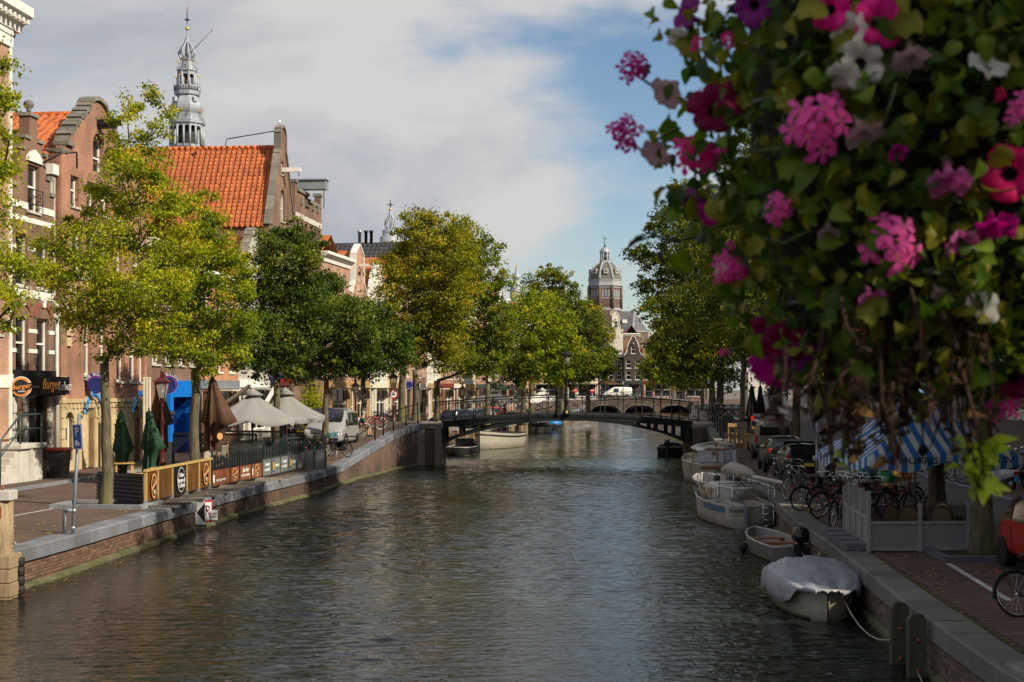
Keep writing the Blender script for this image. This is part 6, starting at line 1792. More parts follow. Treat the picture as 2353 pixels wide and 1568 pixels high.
# timber fence with printed panels
P0, P1 = Vector((-10.35, 40.2)), Vector((-9.98, 47.2))
wood_print = M('printed_brown_wood', (.13,.055,.014), .45, var=.6, vs_=1.6, stretch=(7, 7, .5))
wood_print2 = M('printed_gold_wood', (.12,.052,.012), .45, var=.95, vs_=1.4, stretch=(7, 7, .5))
cream_p = M('cream_print', (.62,.50,.30), .5, var=.05)
tan_p = M('tan_print', (.62,.30,.12), .5, var=.08)
def along(P0, P1, f, z): p = P0.lerp(P1, f); return Vector((p.x, p.y, z))
t = thing('terrace_fence', 'yellow timber framed terrace fence with brown printed burger panels along the quay', 'fence', (0, 0, 0))
fu = [0, .155, .36, .58, .78, .97]
for f in fu:
    p = along(P0, P1, f, .85)
    MB().box(p.x-.035, p.y-.04, .98, p.x+.035, p.y+.04, 1.90).obj('post', pine, t)
    MB().box(p.x-.05, p.y-.05, .86, p.x+.05, p.y+.05, 1.06).obj('post_shoe', steel, t)
    MB().box(p.x-.15, p.y-.14, .856, p.x+.95, p.y+.14, .92).obj('foot_board', M('foot_board', (.10,.085,.07), .9), t)
MB().bar(along(P0, P1, -.01, 1.90), along(P0, P1, 1, 1.90), .10, .07).obj('top_rail', pine, t)
def facing(P0, P1, f, z, out=.05):
    """frame on a fence run: x along it, y up, facing the canal side"""
    d = Vector((P1.x-P0.x, P1.y-P0.y, 0)).normalized(); n_ = Vector((d.y, -d.x, 0))
    p = along(P0, P1, f, z) + n_*out
    return Matrix(((d.x, 0, n_.x, p.x), (d.y, 0, n_.y, p.y), (0, 1, 0, p.z), (0, 0, 0, 1)))
def oval(t, name, X, rx, rz_, mat, th=.004, z=.0, n=28):
    return MB().prism([(rx*math.cos(2*PI*i/n), rz_*math.sin(2*PI*i/n)) for i in range(n)], z, z + th, 'z', 0, X).obj(name, mat, t)
Lf = (P1 - P0).length
for i, (f0, f1, m_) in enumerate(((.01, .15, wood_print), (.16, .355, wood_print2), (.365, .575, blk), (.585, .775, wood_print2), (.785, .965, wood_print))):
    X = facing(P0, P1, (f0 + f1)/2, 1.43, .0)
    w_ = (f1 - f0)*Lf/2
    MB().box(-w_, -.42, -.012, w_, .42, .012, 0, X).obj('panel', m_, t)
def emblem(t, X, rx, rz_, ring, inner, hint, ang=0):
    oval(t, 'emblem_ring', X, rx, rz_, ring, .004, .014); oval(t, 'emblem_field', X, rx*.8, rz_*.82, inner, .004, .019)
    MB().box(-rx*1.0, -.04*rz_, .024, rx*1.0, .22*rz_, .03, 0, X @ Matrix.Rotation(ang, 4, 'Z')).obj('emblem_band', ring, t)
    MB().prism([(-rx*.45, rz_*.30), (rx*.45, rz_*.30), (rx*.3, rz_*.62), (-rx*.3, rz_*.62)], .024, .03, 'z', 0, X).obj('emblem_motif', hint, t)
    MB().prism([(-rx*.22, -rz_*.62), (rx*.22, -rz_*.62), (rx*.3, -rz_*.30), (-rx*.3, -rz_*.30)], .024, .03, 'z', 0, X).obj('emblem_motif', cream_p, t)
emblem(t, facing(P0, P1, .08, 1.43), .26, .36, tan_p, blk, M('emblem_brown', (.22,.09,.03), .5), R(30))
emblem(t, facing(P0, P1, .875, 1.45), .33, .36, tan_p, blk, M('emblem_brown', (.22,.09,.03), .5), R(20))
X = facing(P0, P1, .47, 1.44)
oval(t, 'emblem_ring', X, .40, .38, txt_white, .003, .014); oval(t, 'emblem_field', X, .375, .36, blk, .003, .018)
for i, wd in enumerate(('Urban', 'Burgers &', 'Cocktails')): text(wd, .19, txt_white, t, X @ Matrix.Translation((0, .14 - i*.16, .023)), shear=.15)
# dark framed screens with brown printed panels
P2, P3 = Vector((-10.0, 47.35)), Vector((-9.3, 52.9))
t = thing('terrace_screen', 'black framed terrace screen with four brown printed panels and dark bars above', 'screen', (0, 0, 0))
Ls = (P3 - P2).length
red_print = M('printed_red_wood', (.21,.075,.03), .45, var=.35, vs_=1.8, stretch=(7, 7, .5))
fr = [0, .335, .52, .765, 1.0]
for f in fr: MB().bar(along(P2, P3, f, .92), along(P2, P3, f, 2.0), .06).obj('frame_post', black_metal, t)
for z_ in (.95, 1.52): MB().bar(along(P2, P3, 0, z_), along(P2, P3, 1, z_), .05).obj('frame_rail', black_metal, t)
for i in range(4):
    X = facing(P2, P3, (fr[i] + fr[i+1])/2, 1.235, 0); w_ = (fr[i+1] - fr[i])*Ls/2 - .05
    MB().box(-w_, -.26, -.01, w_, .26, .012, 0, X).obj('panel', red_print, t)
    if i in (1, 3): emblem(t, X, .27 if i == 1 else .24, .22, tan_p, blk, M('emblem_brown', (.22,.09,.03), .5), R(15))
    else:
        text('Spa bar' if i else '33', .24, txt_white if i else M('red_print', (.6,.08,.10), .5), t, X @ Matrix.Translation((0, .09, .016)), shear=.2)
        text('DIE COOL WAREN', .11, txt_white, t, X @ Matrix.Translation((0, -.11, .016)))
    if i in (0, 3): MB().box(-w_*.92, -.16, .014, -w_*.78, .10, .02, 0, X).obj('print_mark', txt_white, t)
    k = 6 if i in (0,) else 4
    for j in range(1, k): MB().bar(along(P2, P3, lerp(fr[i], fr[i+1], j/k), 1.54), along(P2, P3, lerp(fr[i], fr[i+1], j/k), 2.0 if j % 2 else 1.95), .035, .06).obj('upright', black_metal, t)
pane_g = MGLASS('terrace_glass', (.07,.085,.08), .30)
for i in range(4):
    MB().add([along(P2, P3, fr[i] + .01, 1.56), along(P2, P3, fr[i+1] - .01, 1.56), along(P2, P3, fr[i+1] - .01, 2.25), along(P2, P3, fr[i] + .01, 2.25)], [(0,1,2,3)]).obj('glass_pane', pane_g, t)
for f in (.2, .55, .92): 
    p = along(P2, P3, f, .86); MB().box(p.x-.1, p.y-.35, .856, p.x+.9, p.y-.05, .95).obj('weight_block', M('weight_block', (.25,.22,.18), .9), t)
# grey screens with glass above
P4, P5 = Vector((-9.35, 53.2)), Vector((-8.72, 59.6))
t = thing('terrace_screen', 'grey terrace screen with lettered panels and tall clear glass panes above', 'screen', (0, 0, 0))
Lg = (P5 - P4).length
gpan = M('grey_panel', (.16,.175,.18), .5, var=.12)
gp2 = MGLASS('clear_glass', (.06,.11,.115), .28)
for i in range(5):
    f0, f1 = i/5, (i+1)/5
    MB().bar(along(P4, P5, f0, .92), along(P4, P5, f0, 1.62), .06).obj('frame_post', M('frame_grey', (.05,.06,.065), .5), t)
    X = facing(P4, P5, (f0+f1)/2, 1.25, 0); w_ = Lg/10 - .05
    MB().box(-w_, -.30, -.01, w_, .30, .012, 0, X).obj('panel', gpan, t)
    MB().add([along(P4, P5, f0 + .012, 1.6), along(P4, P5, f1 - .012, 1.6), along(P4, P5, f1 - .012, 2.42), along(P4, P5, f0 + .012, 2.42)], [(0,1,2,3)]).obj('glass_pane', gp2, t)
    for j in range(3): MB().bar(along(P4, P5, lerp(f0, f1, (j+.5)/3), 1.58), along(P4, P5, lerp(f0, f1, (j+.5)/3), 2.12), .03, .06).obj('upright', black_metal, t)
    if i in (0, 2):
        text('To huddle', .17, txt_white, t, X @ Matrix.Translation((0, .10, .016)), shear=.25); text("or cocktail", .17, txt_white, t, X @ Matrix.Translation((0, -.09, .016)), shear=.25)
    if i in (1, 3):
        oval(t, 'emblem_ring', X @ Matrix.Translation((-w_*.55, 0, 0)), .17, .25, M('sign_navy', (.012,.015,.12), .4), .004, .014)
        oval(t, 'emblem_field', X @ Matrix.Translation((-w_*.55, 0, 0)), .12, .18, M('emblem_yellow', (.60,.38,.04), .5), .004, .019)
        text('BULLDOG', .15, txt_white, t, X @ Matrix.Translation((w_*.35, 0, .016)), sx=.8)
for z_ in (.93, 1.58): MB().bar(along(P4, P5, 0, z_), along(P4, P5, 1, z_), .05).obj('frame_rail', M('frame_grey', (.05,.06,.065), .5), t)
MB().bar(along(P4, P5, 1, .9), along(P4, P5, 1, 2.3), .06).obj('frame_post', M('frame_grey', (.05,.06,.065), .5), t)
# end wing of the terrace, turned away from the water
t = thing('terrace_screen', 'short grey end screen of the terrace beside the blue crate', 'screen', (P5.x, P5.y, .85))
MB().box(-.05, .1, .05, .9, .16, .8).obj('panel', gpan, t)
for x_ in (-.05, .42, .9): MB().box(x_-.03, .08, 0, x_+.03, .18, 1.45).obj('frame_post', M('frame_grey', (.05,.06,.065), .5), t)
MB().add([(-.02,.13,.82),(.87,.13,.82),(.87,.13,1.4),(-.02,.13,1.4)], [(0,1,2,3)]).obj('glass_pane', gp2, t)
# inner terrace: wind screens of dark glass with black top rail, heaters, tables, people
t = thing('wind_screen', 'dark glass wind screen across the terrace under the grey parasols', 'screen', (0, 0, 0))
for x_, y_, x2, y2 in ((-12.9, 54.2, -9.6, 53.4), (-12.0, 57.8, -9.2, 57.0)):
    MB().bar((x_, y_, 2.5), (x2, y2, 2.5), .08).bar((x_, y_, .86), (x_, y_, 2.5), .06).bar((x2, y2, .86), (x2, y2, 2.5), .06).bar(((x_+x2)/2, (y_+y2)/2, .86), ((x_+x2)/2, (y_+y2)/2, 2.5), .05).obj('frame', black_metal, t)
    MB().add([(x_, y_, .95), (x2, y2, .95), (x2, y2, 2.46), (x_, y_, 2.46)], [(0,1,2,3)]).obj('glass_pane', pane_g, t)
gcan = M('grey_canvas', (.25,.245,.24), .85, var=.08, vs_=1.2, dirt=((.28,.27,.26), .4, .9))
open_parasol('open grey parasol over the terrace, the one nearer the brown parasol', -9.95, 54.5, .85, 4.1, 3.02, 1.55, gcan, black_metal, R(4), 'open grey parasols of the terrace')
open_parasol('open grey parasol over the terrace, the one nearer the silver van', -9.5, 59.6, .85, 4.12, 3.0, 1.55, gcan, black_metal, R(4), 'open grey parasols of the terrace')
brown = M('brown_canvas', (.085,.038,.018), .8, var=.15, vs_=1.5)
green = M('green_canvas', (.012,.055,.024), .8, var=.15); 
closed_parasol('large brown folded parasol with round emblem beside the second trunk', ux(487, 49.8), 49.8, .85, 4.62, 2.05, .36, brown, group='brown folded parasols', seed=1, flare=.62, fdir=R(-20))
oval(bpy.data.objects['folded_parasol'], 'emblem_ring', Matrix.Translation((.36, -.40, 1.72)) @ Matrix.Rotation(R(25), 4, 'Z') @ UPRIGHT, .10, .12, tan_p, .012, .0)
closed_parasol('brown folded parasol behind the dark red lamp post', ux(366, 61), 61, .85, 4.45, 1.75, .36, brown, group='brown folded parasols', seed=2, flare=.1)
closed_parasol('green folded parasol with small red star, left of its pair', ux(277, 51), 51, .85, 3.4, 1.1, .24, green, group='green folded parasols', seed=3, flare=.30, fdir=R(-15))
closed_parasol('green folded parasol close to the dark red lamp post', ux(342, 53), 53, .85, 3.42, 1.15, .24, green, group='green folded parasols', seed=4, flare=.42, fdir=R(-15))
st_ = bpy.data.objects['folded_parasol.002']
MB().prism([(.07*(1 if i % 2 == 0 else .42)*math.sin(PI*i/5), .07*(1 if i % 2 == 0 else .42)*math.cos(PI*i/5)) for i in range(10)], -.01, .01, 'y', 0, Matrix.Translation((.02, -.27, .50))).obj('red_star', red_paint, st_)
t = thing('awning_post', 'cream ribbed upright of a folded awning behind the green parasols', 'awning', (ux(338, 58), 58, .85))
for i in range(3): MB().box(-.16 + i*.11, -.05, 0, -.07 + i*.11, .05, 3.85).obj('rib', cream, t, bevel=.015)
# awning arms
t = thing('folding_awning', 'white jointed awning arms reaching out above the grey parasols', 'awning', (0, 0, 0))
A, B_, C_ = at(493, 906, 63), at(514, 931, 61), at(573, 888, 59)
MB().bar(A, B_, .12).obj('arm', white, t); MB().bar(B_, C_, .14).obj('arm', white, t); MB().bar(at(573, 888, 59), at(590, 920, 59), .06).obj('strut', white, t)
MB().bar(at(612, 925, 64), at(634, 888, 66), .14).obj('arm', white, t); MB().ball(B_, .1, 8, 6).obj('joint', steel, t)
# lamps
lamp_post('dark red crown lantern between the green parasol and the blue portal', ux(373, 56), 56, .85, vz(846, 56), group='dark red crown lanterns')
lamp_post('dark red crown lantern rising behind the second grey parasol', ux(656, 74), 74, 1.1, vz(864, 74), group='dark red crown lanterns', sc=.95)
L3 = lamp_post('dark red crown lantern at the bridge ramp that carries the round boat sign', ux(904, 83.5), 83.5, 2.2, vz(846, 83.5), group='dark red crown lanterns')
lamp_post('dark red lamp post against the white facades behind the silver van', ux(817, 94), 94, 1.25, vz(868, 94), group='dark red crown lanterns')
lamp_post('dark red crown lantern just left of the iron bridge, beyond the mossy trunks', ux(1010, 106), 106, 1.3, vz(872, 106), group='dark red crown lanterns')
lamp_post('dark red crown lantern left of the white market canopy', ux(1063, 118), 118, 1.25, vz(878, 118), group='dark red crown lanterns')
lamp_post('dark red lantern between the two white market canopies', ux(1228, 150), 150, 1.25, vz(885, 150), group='dark red crown lanterns')
lamp_post('far lantern standing on the brick bridge', ux(1432, 237), 237, 2.7, vz(868, 237), black_metal, group='dark lanterns')
lamp_post('far dark red lantern on the right of the brick bridge', ux(1518, 228), 228, 1.6, vz(866, 228), group='dark red crown lanterns')
# lamp and post on the iron bridge
bl = thing('bridge_lamp', 'dark lantern on a tall pole at the middle of the iron bridge railing', 'street lamp', (ux(1302, 79.5), 79.5, 2.76))
H_ = vz(806, 79.5) - 2.76
MB().lathe([(.20, 0), (.20, .25), (.13, .3), (.12, .75), (.15, .8), (.07, .9), (.055, 2.2), (.09, 2.25), (.045, 2.32), (.045, H_ - 1.0), (.08, H_ - .95), (.04, H_ - .88), (.05, H_ - .8)], 12).obj('pole', dark_iron, bl)
MB().lathe([(.13, H_ - .78), (.21, H_ - .25)], 6).obj('lantern_glass', MGLASS('lantern_glass', (.62,.60,.52), .45), bl)
mb = MB()
for j in range(6):
    a = 2*PI*j/6; mb.tube([(.13*math.cos(a), .13*math.sin(a), H_ - .8), (.215*math.cos(a), .215*math.sin(a), H_ - .25)], .014, 4)
mb.lathe([(.05, H_ - .84), (.15, H_ - .78)], 6).obj('lantern_frame', dark_iron, bl)
MB().lathe([(.38, H_ - .25), (.36, H_ - .2), (.16, H_ - .08), (.07, H_ - .05), (.06, H_), (.0, H_ + .05)], 12).obj('lantern_roof', dark_iron, bl)
MB().box(-.05, -.21, .1, .05, -.19, .25).obj('yellow_sticker', M('yellow_sticker', (.7,.55,.03), .5), bl)
t = thing('bridge_bollard', 'thick dark iron railing pillar next to the bridge lamp', 'bollard', (ux(1281, 79.5), 79.5, 2.75))
MB().lathe([(.16, 0), (.16, .3), (.12, .35), (.12, 1.2), (.17, 1.25), (.17, 1.35), (.1, 1.45), (.13, 1.5), (.0, 1.62)], 8, 0, False).obj('pillar', dark_iron, t)
# round signs
def pub_sign(label, u, v, Y, r):
    c = at(u, v, Y)
    t = thing('round_sign', label, 'sign', c, 0, 'round coffeeshop signs')
    X = Matrix.Rotation(R(14), 4, 'Z') @ UPRIGHT
    for nm, q, m_, z_ in (('sign_rim', 1.0, M('magenta_rim', (.22,.02,.16), .4), 0), ('sign_face', .90, M('sign_navy', (.012,.015,.12), .4), .035)):
        oval(t, nm, X, r*q, r*q, m_, .03, z_)
    MB().torus(X @ Vector((0, 0, .068)), r*.8, .012, 28, 5, 0, 'y').obj('sign_ring', M('ring_blue', (.05,.12,.55), .4), t)
    for i, ch in enumerate('THE BULLDOG'):
        a = R(152) - R(124) * i / 10
        if ch != ' ': text(ch, r*.42, txt_white, t, X @ Matrix.Translation((1.16*r*math.cos(a), 1.16*r*math.sin(a), .03)) @ Matrix.Rotation(a - PI/2, 4, 'Z'), 'letter', .01)
    k = 24
    po = [(1.36*r*math.cos(R(160) - R(140)*i/k), 1.36*r*math.sin(R(160) - R(140)*i/k)) for i in range(k+1)]
    pi_ = [(1.0*r*math.cos(R(20) + R(140)*i/k), 1.0*r*math.sin(R(20) + R(140)*i/k)) for i in range(k+1)]
    mb = MB()
    for i in range(k): mb.prism([po[i], po[i+1], pi_[k-i-1], pi_[k-i]], 0, .02, 'z', 0, X)
    mb.obj('letter_board', M('sign_navy', (.012,.015,.12), .4), t)
    MB().box(-r*1.55, .0, -.25*r, -r*.9, .06, .3*r).obj('wall_bracket', blk, t)
    return t
pub_sign('round navy coffeeshop sign half hidden by the mossy trunk', 221, 884, 58.2, .36)
pub_sign('round navy coffeeshop sign behind the dark red lantern', 388, 884, 66.3, .40)
pub_sign('round navy coffeeshop sign over the grey parasols, behind a dark trunk', 636, 872, 86, .38)
pub_sign('small round navy coffeeshop sign right of the round boat sign', 940, 885, 125, .34)
t = thing('round_sign', 'round black and orange burger sign projecting from the narrow brick house', 'sign', at(49, 889, 51.6), 0)
X = Matrix.Rotation(R(10), 4, 'Z') @ UPRIGHT
for nm, q, m_, z_ in (('sign_rim', .37, white, 0), ('sign_ring', .345, M('orange_ring', (.60,.24,.06), .4), .03), ('sign_face', .26, blk, .06)): oval(t, nm, X, q, q, m_, .03, z_)
MB().box(-.40, -.11, .088, .40, .10, .10, 0, X @ Matrix.Rotation(R(8), 4, 'Z')).obj('name_band', blk, t)
text('Burger', .25, or_paint, t, X @ Matrix.Translation((0, -.0, .106)) @ Matrix.Rotation(R(8), 4, 'Z'), shear=.2)
text('Leben', .11, txt_white, t, X @ Matrix.Translation((.03, -.16, .092)), shear=.2)
MB().box(.3, .02, -.04, .62, .08, .04).obj('wall_bracket', blk, t)
# boat sign on the lamp at the ramp
t = thing('boat_sign', 'round white sign with red ring and crossed-out boat on the dark red lamp post', 'sign', at(904, 906, 83.2), 0)
oval(t, 'red_ring', UPRIGHT, .26, .26, red_paint, .015, .0); oval(t, 'white_face', UPRIGHT, .20, .20, txt_white, .006, .016)
MB().prism([(-.13, -.02), (.13, .03), (.10, -.05), (-.09, -.07)], .024, .03, 'z', 0, UPRIGHT).obj('boat_pictogram', txt_black, t)
# water sign on the wall
t = thing('mooring_sign', 'white and red crossed P sign fixed low on the brick canal wall', 'sign', (XQL(42.9) + .06, 42.9, 0))
Xr = Matrix.Translation((.19, -.02, .52)) @ Matrix.Rotation(R(62), 4, 'Z')
MB().box(-.24, -.015, -.33, .24, .015, .33, 0, Xr).obj('red_border', red_paint, t)
MB().box(-.185, -.02, -.275, .185, -.016, .275, 0, Xr).obj('white_face', txt_white, t)
text('P', .46, txt_black, t, Xr @ Matrix.Translation((0, -.021, 0)) @ UPRIGHT)
MB().bar(Xr @ Vector((-.17, -.026, .26)), Xr @ Vector((.17, -.026, -.26)), .055, .006).obj('red_slash', red_paint, t)
Xl = Matrix.Translation((.09, -.26, .50)) @ Matrix.Rotation(R(8), 4, 'Z')
MB().box(-.20, -.015, -.35, .10, .015, .35, 0, Xl).obj('side_plate', txt_white, t)
MB().prism([(-.15, 0), (.09, .3), (.09, -.3)], -.02, -.016, 'y', 0, Xl).obj('black_triangle', txt_black, t)
MB().box(.30, .02, .26, .50, .05, .56).obj('notice_plate', txt_white, t)
text('afmeren', .05, txt_black, t, Matrix.Translation((.40, .018, .46)) @ UPRIGHT); text('verboden', .05, txt_black, t, Matrix.Translation((.40, .018, .36)) @ UPRIGHT)
# wheelie bin, stoop with railing
t = thing('wheelie_bin', 'black wheelie bin with red lid on the pavement by the stone steps', 'bin', (ux(136, 52.7), 52.7, .96))
MB().loft([[(s*a, c_*b, z_) for s, c_ in ((-1,-1),(1,-1),(1,1),(-1,1))] for a, b, z_ in ((.27, .30, .06), (.33, .36, .95), (.35, .38, .98))], 0, False).obj('body', M('bin_grey', (.05,.05,.05), .6, var=.3), t)
MB().loft([[(s*a, c_*b, z_) for s, c_ in ((-1,-1),(1,-1),(1,1),(-1,1))] for a, b, z_ in ((.38, .41, .98), (.38, .41, 1.03), (.30, .34, 1.08))], 0, False).obj('lid', M('bin_red', (.32,.03,.02), .5), t)
for s in (-1, 1): MB().lathe([(.11, -.03), (.11, .03)], 14, X=Matrix.Translation((-.30 if s < 0 else -.30, s*.25, .11)) @ Matrix.Rotation(R(90), 4, 'X')).obj('wheel', rubber, t)
MB().tube([(-.36, -.25, .96), (-.44, -.25, 1.0), (-.44, .25, 1.0), (-.36, .25, .96)], .02, 6).obj('handle', blk, t)
loc, rz, w = place(-1, 46.0, 51.5)
t = thing('stone_steps', 'pale stone stoop with steps and dark green pipe railing by the burger house', 'steps', loc, rz)
MB().box(3.6, -1.25, -.2, w - .1, 0, 1.15).obj('platform', plinth_w, t, bevel=.03)
MB().box(3.5, -1.36, 1.15, w, .0, 1.32).obj('coping', plinth_w, t, bevel=.03)
for i in range(5): MB().box(3.6 - (i+1)*.32, -1.2, -.2, 3.6 - i*.32, -.05, 1.08 - i*.22).obj('step', plinth_w, t, bevel=.02)
MB().box(4.3, -1.30, -.15, 4.5, -1.24, 1.15).obj('pilaster', plinth_w, t)
rl_ = M('green_pipe', (.03,.06,.055), .45)
MB().tube([(w - .1, -1.2, 2.35), (3.7, -1.2, 2.35), (2.2, -1.2, 1.5), (2.15, -1.2, .0)], .035, 8).obj('handrail', rl_, t)
MB().tube([(w - .1, -1.2, 1.85), (3.7, -1.2, 1.85), (2.2, -1.2, .95)], .025, 8).obj('middle_rail', rl_, t)
for x_ in (3.7, w - .1): MB().tube([(x_, -1.2, 1.3), (x_, -1.2, 2.35)], .035, 8).obj('post', rl_, t)
# parking ticket machine with P box, black bollards, menu boards, tables
t = thing('ticket_machine', 'grey parking ticket machine with blue P box in front of the blue portal', 'ticket machine', (ux(384, 62.5), 62.5, .85))
MB().box(-.17, -.15, 0, .17, .15, 1.05).obj('cabinet', M('machine_grey', (.42,.43,.44), .45), t, bevel=.02)
MB().box(-.10, -.16, .6, .02, -.151, .9).obj('display', blk, t)
MB().tube([(-.1, 0, 1.0), (-.1, 0, 2.55)], .035, 8).obj('pole', steel, t)
MB().prism([(0, 1.75), (.42, 1.85), (.42, 2.4), (0, 2.4)], -.05, .05, 'y').obj('sign_box', signblue, t)
text('P', .32, txt_white, t, Matrix.Translation((.21, -.054, 2.05)) @ UPRIGHT); MB().box(.05, -.056, 2.26, .36, -.052, 2.37).obj('caption_plate', txt_white, t); text('PARKEREN', .07, txt_black, t, Matrix.Translation((.205, -.058, 2.31)) @ UPRIGHT)
for i, (u, Y, lab) in enumerate(((398, 63, 'black bollard right of the ticket machine'), (447, 60, 'black bollard left of the brown parasol'), (362, 60, 'black bollard left of the dark red lamp foot'))):
    t = thing('bollard', lab, 'bollard', (ux(u, Y), Y, .85), 0, 'black street bollards')
    MB().lathe([(.07, 0), (.06, .9), (.08, .92), (.08, .98), (.0, 1.06)], 10).obj('bollard_shaft', black_metal, t)
def terrace_table(label, x, y, z, rz=0):
    t = thing('terrace_table', label, 'table', (x, y, z), rz, 'terrace tables')
    for i in range(5): MB().box(-.35 + i*.142, -.6, .72, -.35 + i*.142 + .13, .6, .75).obj('slat', pine, t)
    for sx in (-.28, .28):
        for sy in (-.5, .5): MB().box(sx-.03, sy-.03, 0, sx+.03, sy+.03, .72).obj('leg', pine, t)
terrace_table('pine terrace table behind the fence by the first brown panel', -11.6, 43.6, .85, .1)
terrace_table('pine terrace table nearer the facade between the green parasols', -13.8, 50.6, .85, .3)
terrace_table('pine terrace table under the first grey parasol', -10.8, 51.6, .85, .1)
terrace_table('pine terrace table beside the second trunk', -11.6, 47.0, .85, .2)
t = thing('menu_board', 'pale menu board standing behind the second trunk on the terrace', 'board', (ux(497, 52), 52.0, .85), R(10))
MB().box(-.4, -.03, .3, .4, .03, 1.3).obj('board', M('menu_print', (.40,.37,.30), .6, var=.3, vs_=9), t); MB().box(-.44, -.02, 0, -.4, .02, 1.35).box(.4, -.02, 0, .44, .02, 1.35).obj('frame', pine, t)
person('seated person with reddish hair in dark clothes on the terrace behind the dark bars', -10.4, 50.6, .85, R(160), seated(), RAD, (M('dark_shirt', (.03,.03,.05), .8), M('dark_trousers', (.02,.02,.03), .8), True), (.22,.04,.02))
person('seated person in a blue top beside the large brown parasol on the terrace', -10.9, 52.9, .85, R(200), seated(), RAD, (M('blue_shirt', (.08,.16,.26), .8), M('dark_trousers', (.02,.02,.03), .8), True), (.10,.07,.04))
for i, (x_, y_, lab) in enumerate(((-10.4, 50.55, 'black terrace chair of the person with reddish hair'), (-10.9, 52.85, 'black terrace chair of the person in blue'))):
    t = thing('terrace_chair', lab, 'chair', (x_, y_, .85), (R(160), R(200))[i])
    MB().box(-.22, -.2, .43, .22, .22, .47).obj('seat', blk, t); MB().box(-.22, -.24, .47, .22, -.2, .9).obj('backrest', blk, t)
    for sx in (-.2, .2):
        for sy in (-.2, .2): MB().box(sx-.015, sy-.015, 0, sx+.015, sy+.015, .43).obj('leg', blk, t)
# silver van
silver = M('silver_paint', (.34,.34,.33), .28, .2, var=.05)
van_st = [(-2.48, .90, .45, 1.0, .80, 1.70), (-2.42, .97, .32, 1.02, .86, 1.90), (-1.8, .985, .28, 1.05, .88, 1.96), (.2, .99, .28, 1.05, .88, 1.97), (.75, .99, .28, 1.04, .85, 1.90), (1.15, .985, .28, 1.03, .80, 1.62), (1.62, .975, .28, 1.02, .78, 1.22), (2.1, .94, .28, .92, .72, 1.04), (2.42, .84, .30, .70, .60, .84), (2.5, .70, .36, .62, .5, .66)]
vx, vy = ux(762, 69.6), 69.6
van = vehicle('silver delivery van facing the viewer behind the dark tree trunk', vx, vy, zl(vx, 68.5), PI - .06, van_st, silver, 'van', (-1.6, 1.5), .34, None, ((-.2, .78, .08, .78, 0, -.22), (.85, 1.42, .08, .52, 0, -.3), (-2.1, -.35, .1, .78)), 'parked_van',
              (('headlight', (.70, 2.22, .80), (.34, .34, .2), M('headlight', (.62,.64,.66), .12, .4)), ('fog_lamp', (.68, 2.44, .46), (.2, .12, .1), blk)), (2.51, .42, M('yellow_plate', (.70,.45,.03), .5)), mirrors=(1.13, .95, 1.18, blk))
van.rotation_euler = (R(1.5), 0, PI - .06)
MB().add([(-.80,1.56,1.24),(0,1.66,1.25),(.80,1.56,1.24),(.80,1.12,1.60),(0,1.18,1.66),(-.80,1.12,1.60),(.74,.80,1.84),(0,.80,1.90),(-.74,.80,1.84)], [(0,1,4,5),(1,2,3,4),(5,4,7,8),(4,3,6,7)], 0, True).obj('windscreen', glass, van).location = (0, .03, .05)
MB().box(-.55, 2.38, .66, .55, 2.47, .76).obj('grille', blk, van); MB().box(-.6, 2.40, .34, .6, 2.5, .50).obj('lower_grille', blk, van)
MB().disc((0, 2.48, .72), .06, 14, 0, 'y', .02).obj('badge', chrome, van)
for sg in (-1, 1): MB().box(sg*.995 - .006, -2.2, .55, sg*.995 + .006, 1.6, .60).obj('side_strip', blk, van)
# dark car with yellow plate beyond
hatch = [(-2.02, .66, .42, .72, .52, .84), (-1.97, .80, .34, .86, .64, 1.08), (-1.75, .85, .26, .90, .64, 1.34), (-1.2, .87, .24, .91, .62, 1.45), (-.1, .875, .24, .91, .62, 1.47), (.5, .875, .24, .91, .63, 1.36), (.95, .87, .24, .90, .66, 1.08), (1.3, .86, .24, .88, .68, .95), (1.75, .80, .26, .74, .6, .84), (1.98, .66, .34, .62, .48, .68), (2.03, .52, .42, .58, .4, .62)]
dkpaint = M('black_car_paint', (.012,.013,.015), .15, var=.1, spec=.8)
tail = M('tail_light', (.40,.012,.012), .2, var=.05); amber = M('amber_lens', (.75,.28,.02), .3)
yplate = M('yellow_plate', (.70,.45,.03), .5)
def car(label, x, y, z, rz, col, group='parked cars', st=hatch, front=True, sc=1.0):
    c = vehicle(label, x, y, z, rz, st, col, 'car', (-1.25, 1.3), .31, group, ((-1.55, -.62, .1, .82, .1, 0), (-.55, .52, .1, .85, 0, -.15)), 'parked_car',
                (('headlight', (.60, 1.90, .66), (.26, .2, .13), M('headlight', (.62,.64,.66), .12, .4)), ('tail_light', (.68, -1.93, .88), (.17, .18, .22), tail)), (2.045, .46, yplate), mirrors=(.98, .55, .98, col))
    MB().cb((0, -2.03, .62), (.5, .02, .11)).obj('number_plate', yplate, c)
    MB().add([(-.64,1.02,1.02),(.64,1.02,1.02),(.55,.56,1.36),(-.55,.56,1.36)], [(0,1,2,3)]).obj('windscreen', glass, c).location = (0, .03, .02)
    MB().add([(-.60,-1.94,1.0),(.60,-1.94,1.0),(.54,-1.70,1.36),(-.54,-1.70,1.36)], [(3,2,1,0)]).obj('rear_window', glass, c).location = (0, -.035, .0)
    MB().box(-.42, 1.99, .50, .42, 2.04, .58).obj('grille', blk, c)
    return c
car('black car with yellow number plate parked beyond the grey parasols', ux(700, 88), 88, zl(ux(700, 88), 88), PI + .05, dkpaint)
car('dark blue car parked beyond the left end of the iron bridge', ux(1046, 108), 108, 1.25, PI*.42, M('blue_car_paint', (.02,.03,.06), .2, var=.1))
car('silver car parked right of the dark blue car beyond the bridge', ux(1082, 113), 113, 1.25, PI*.45, silver)
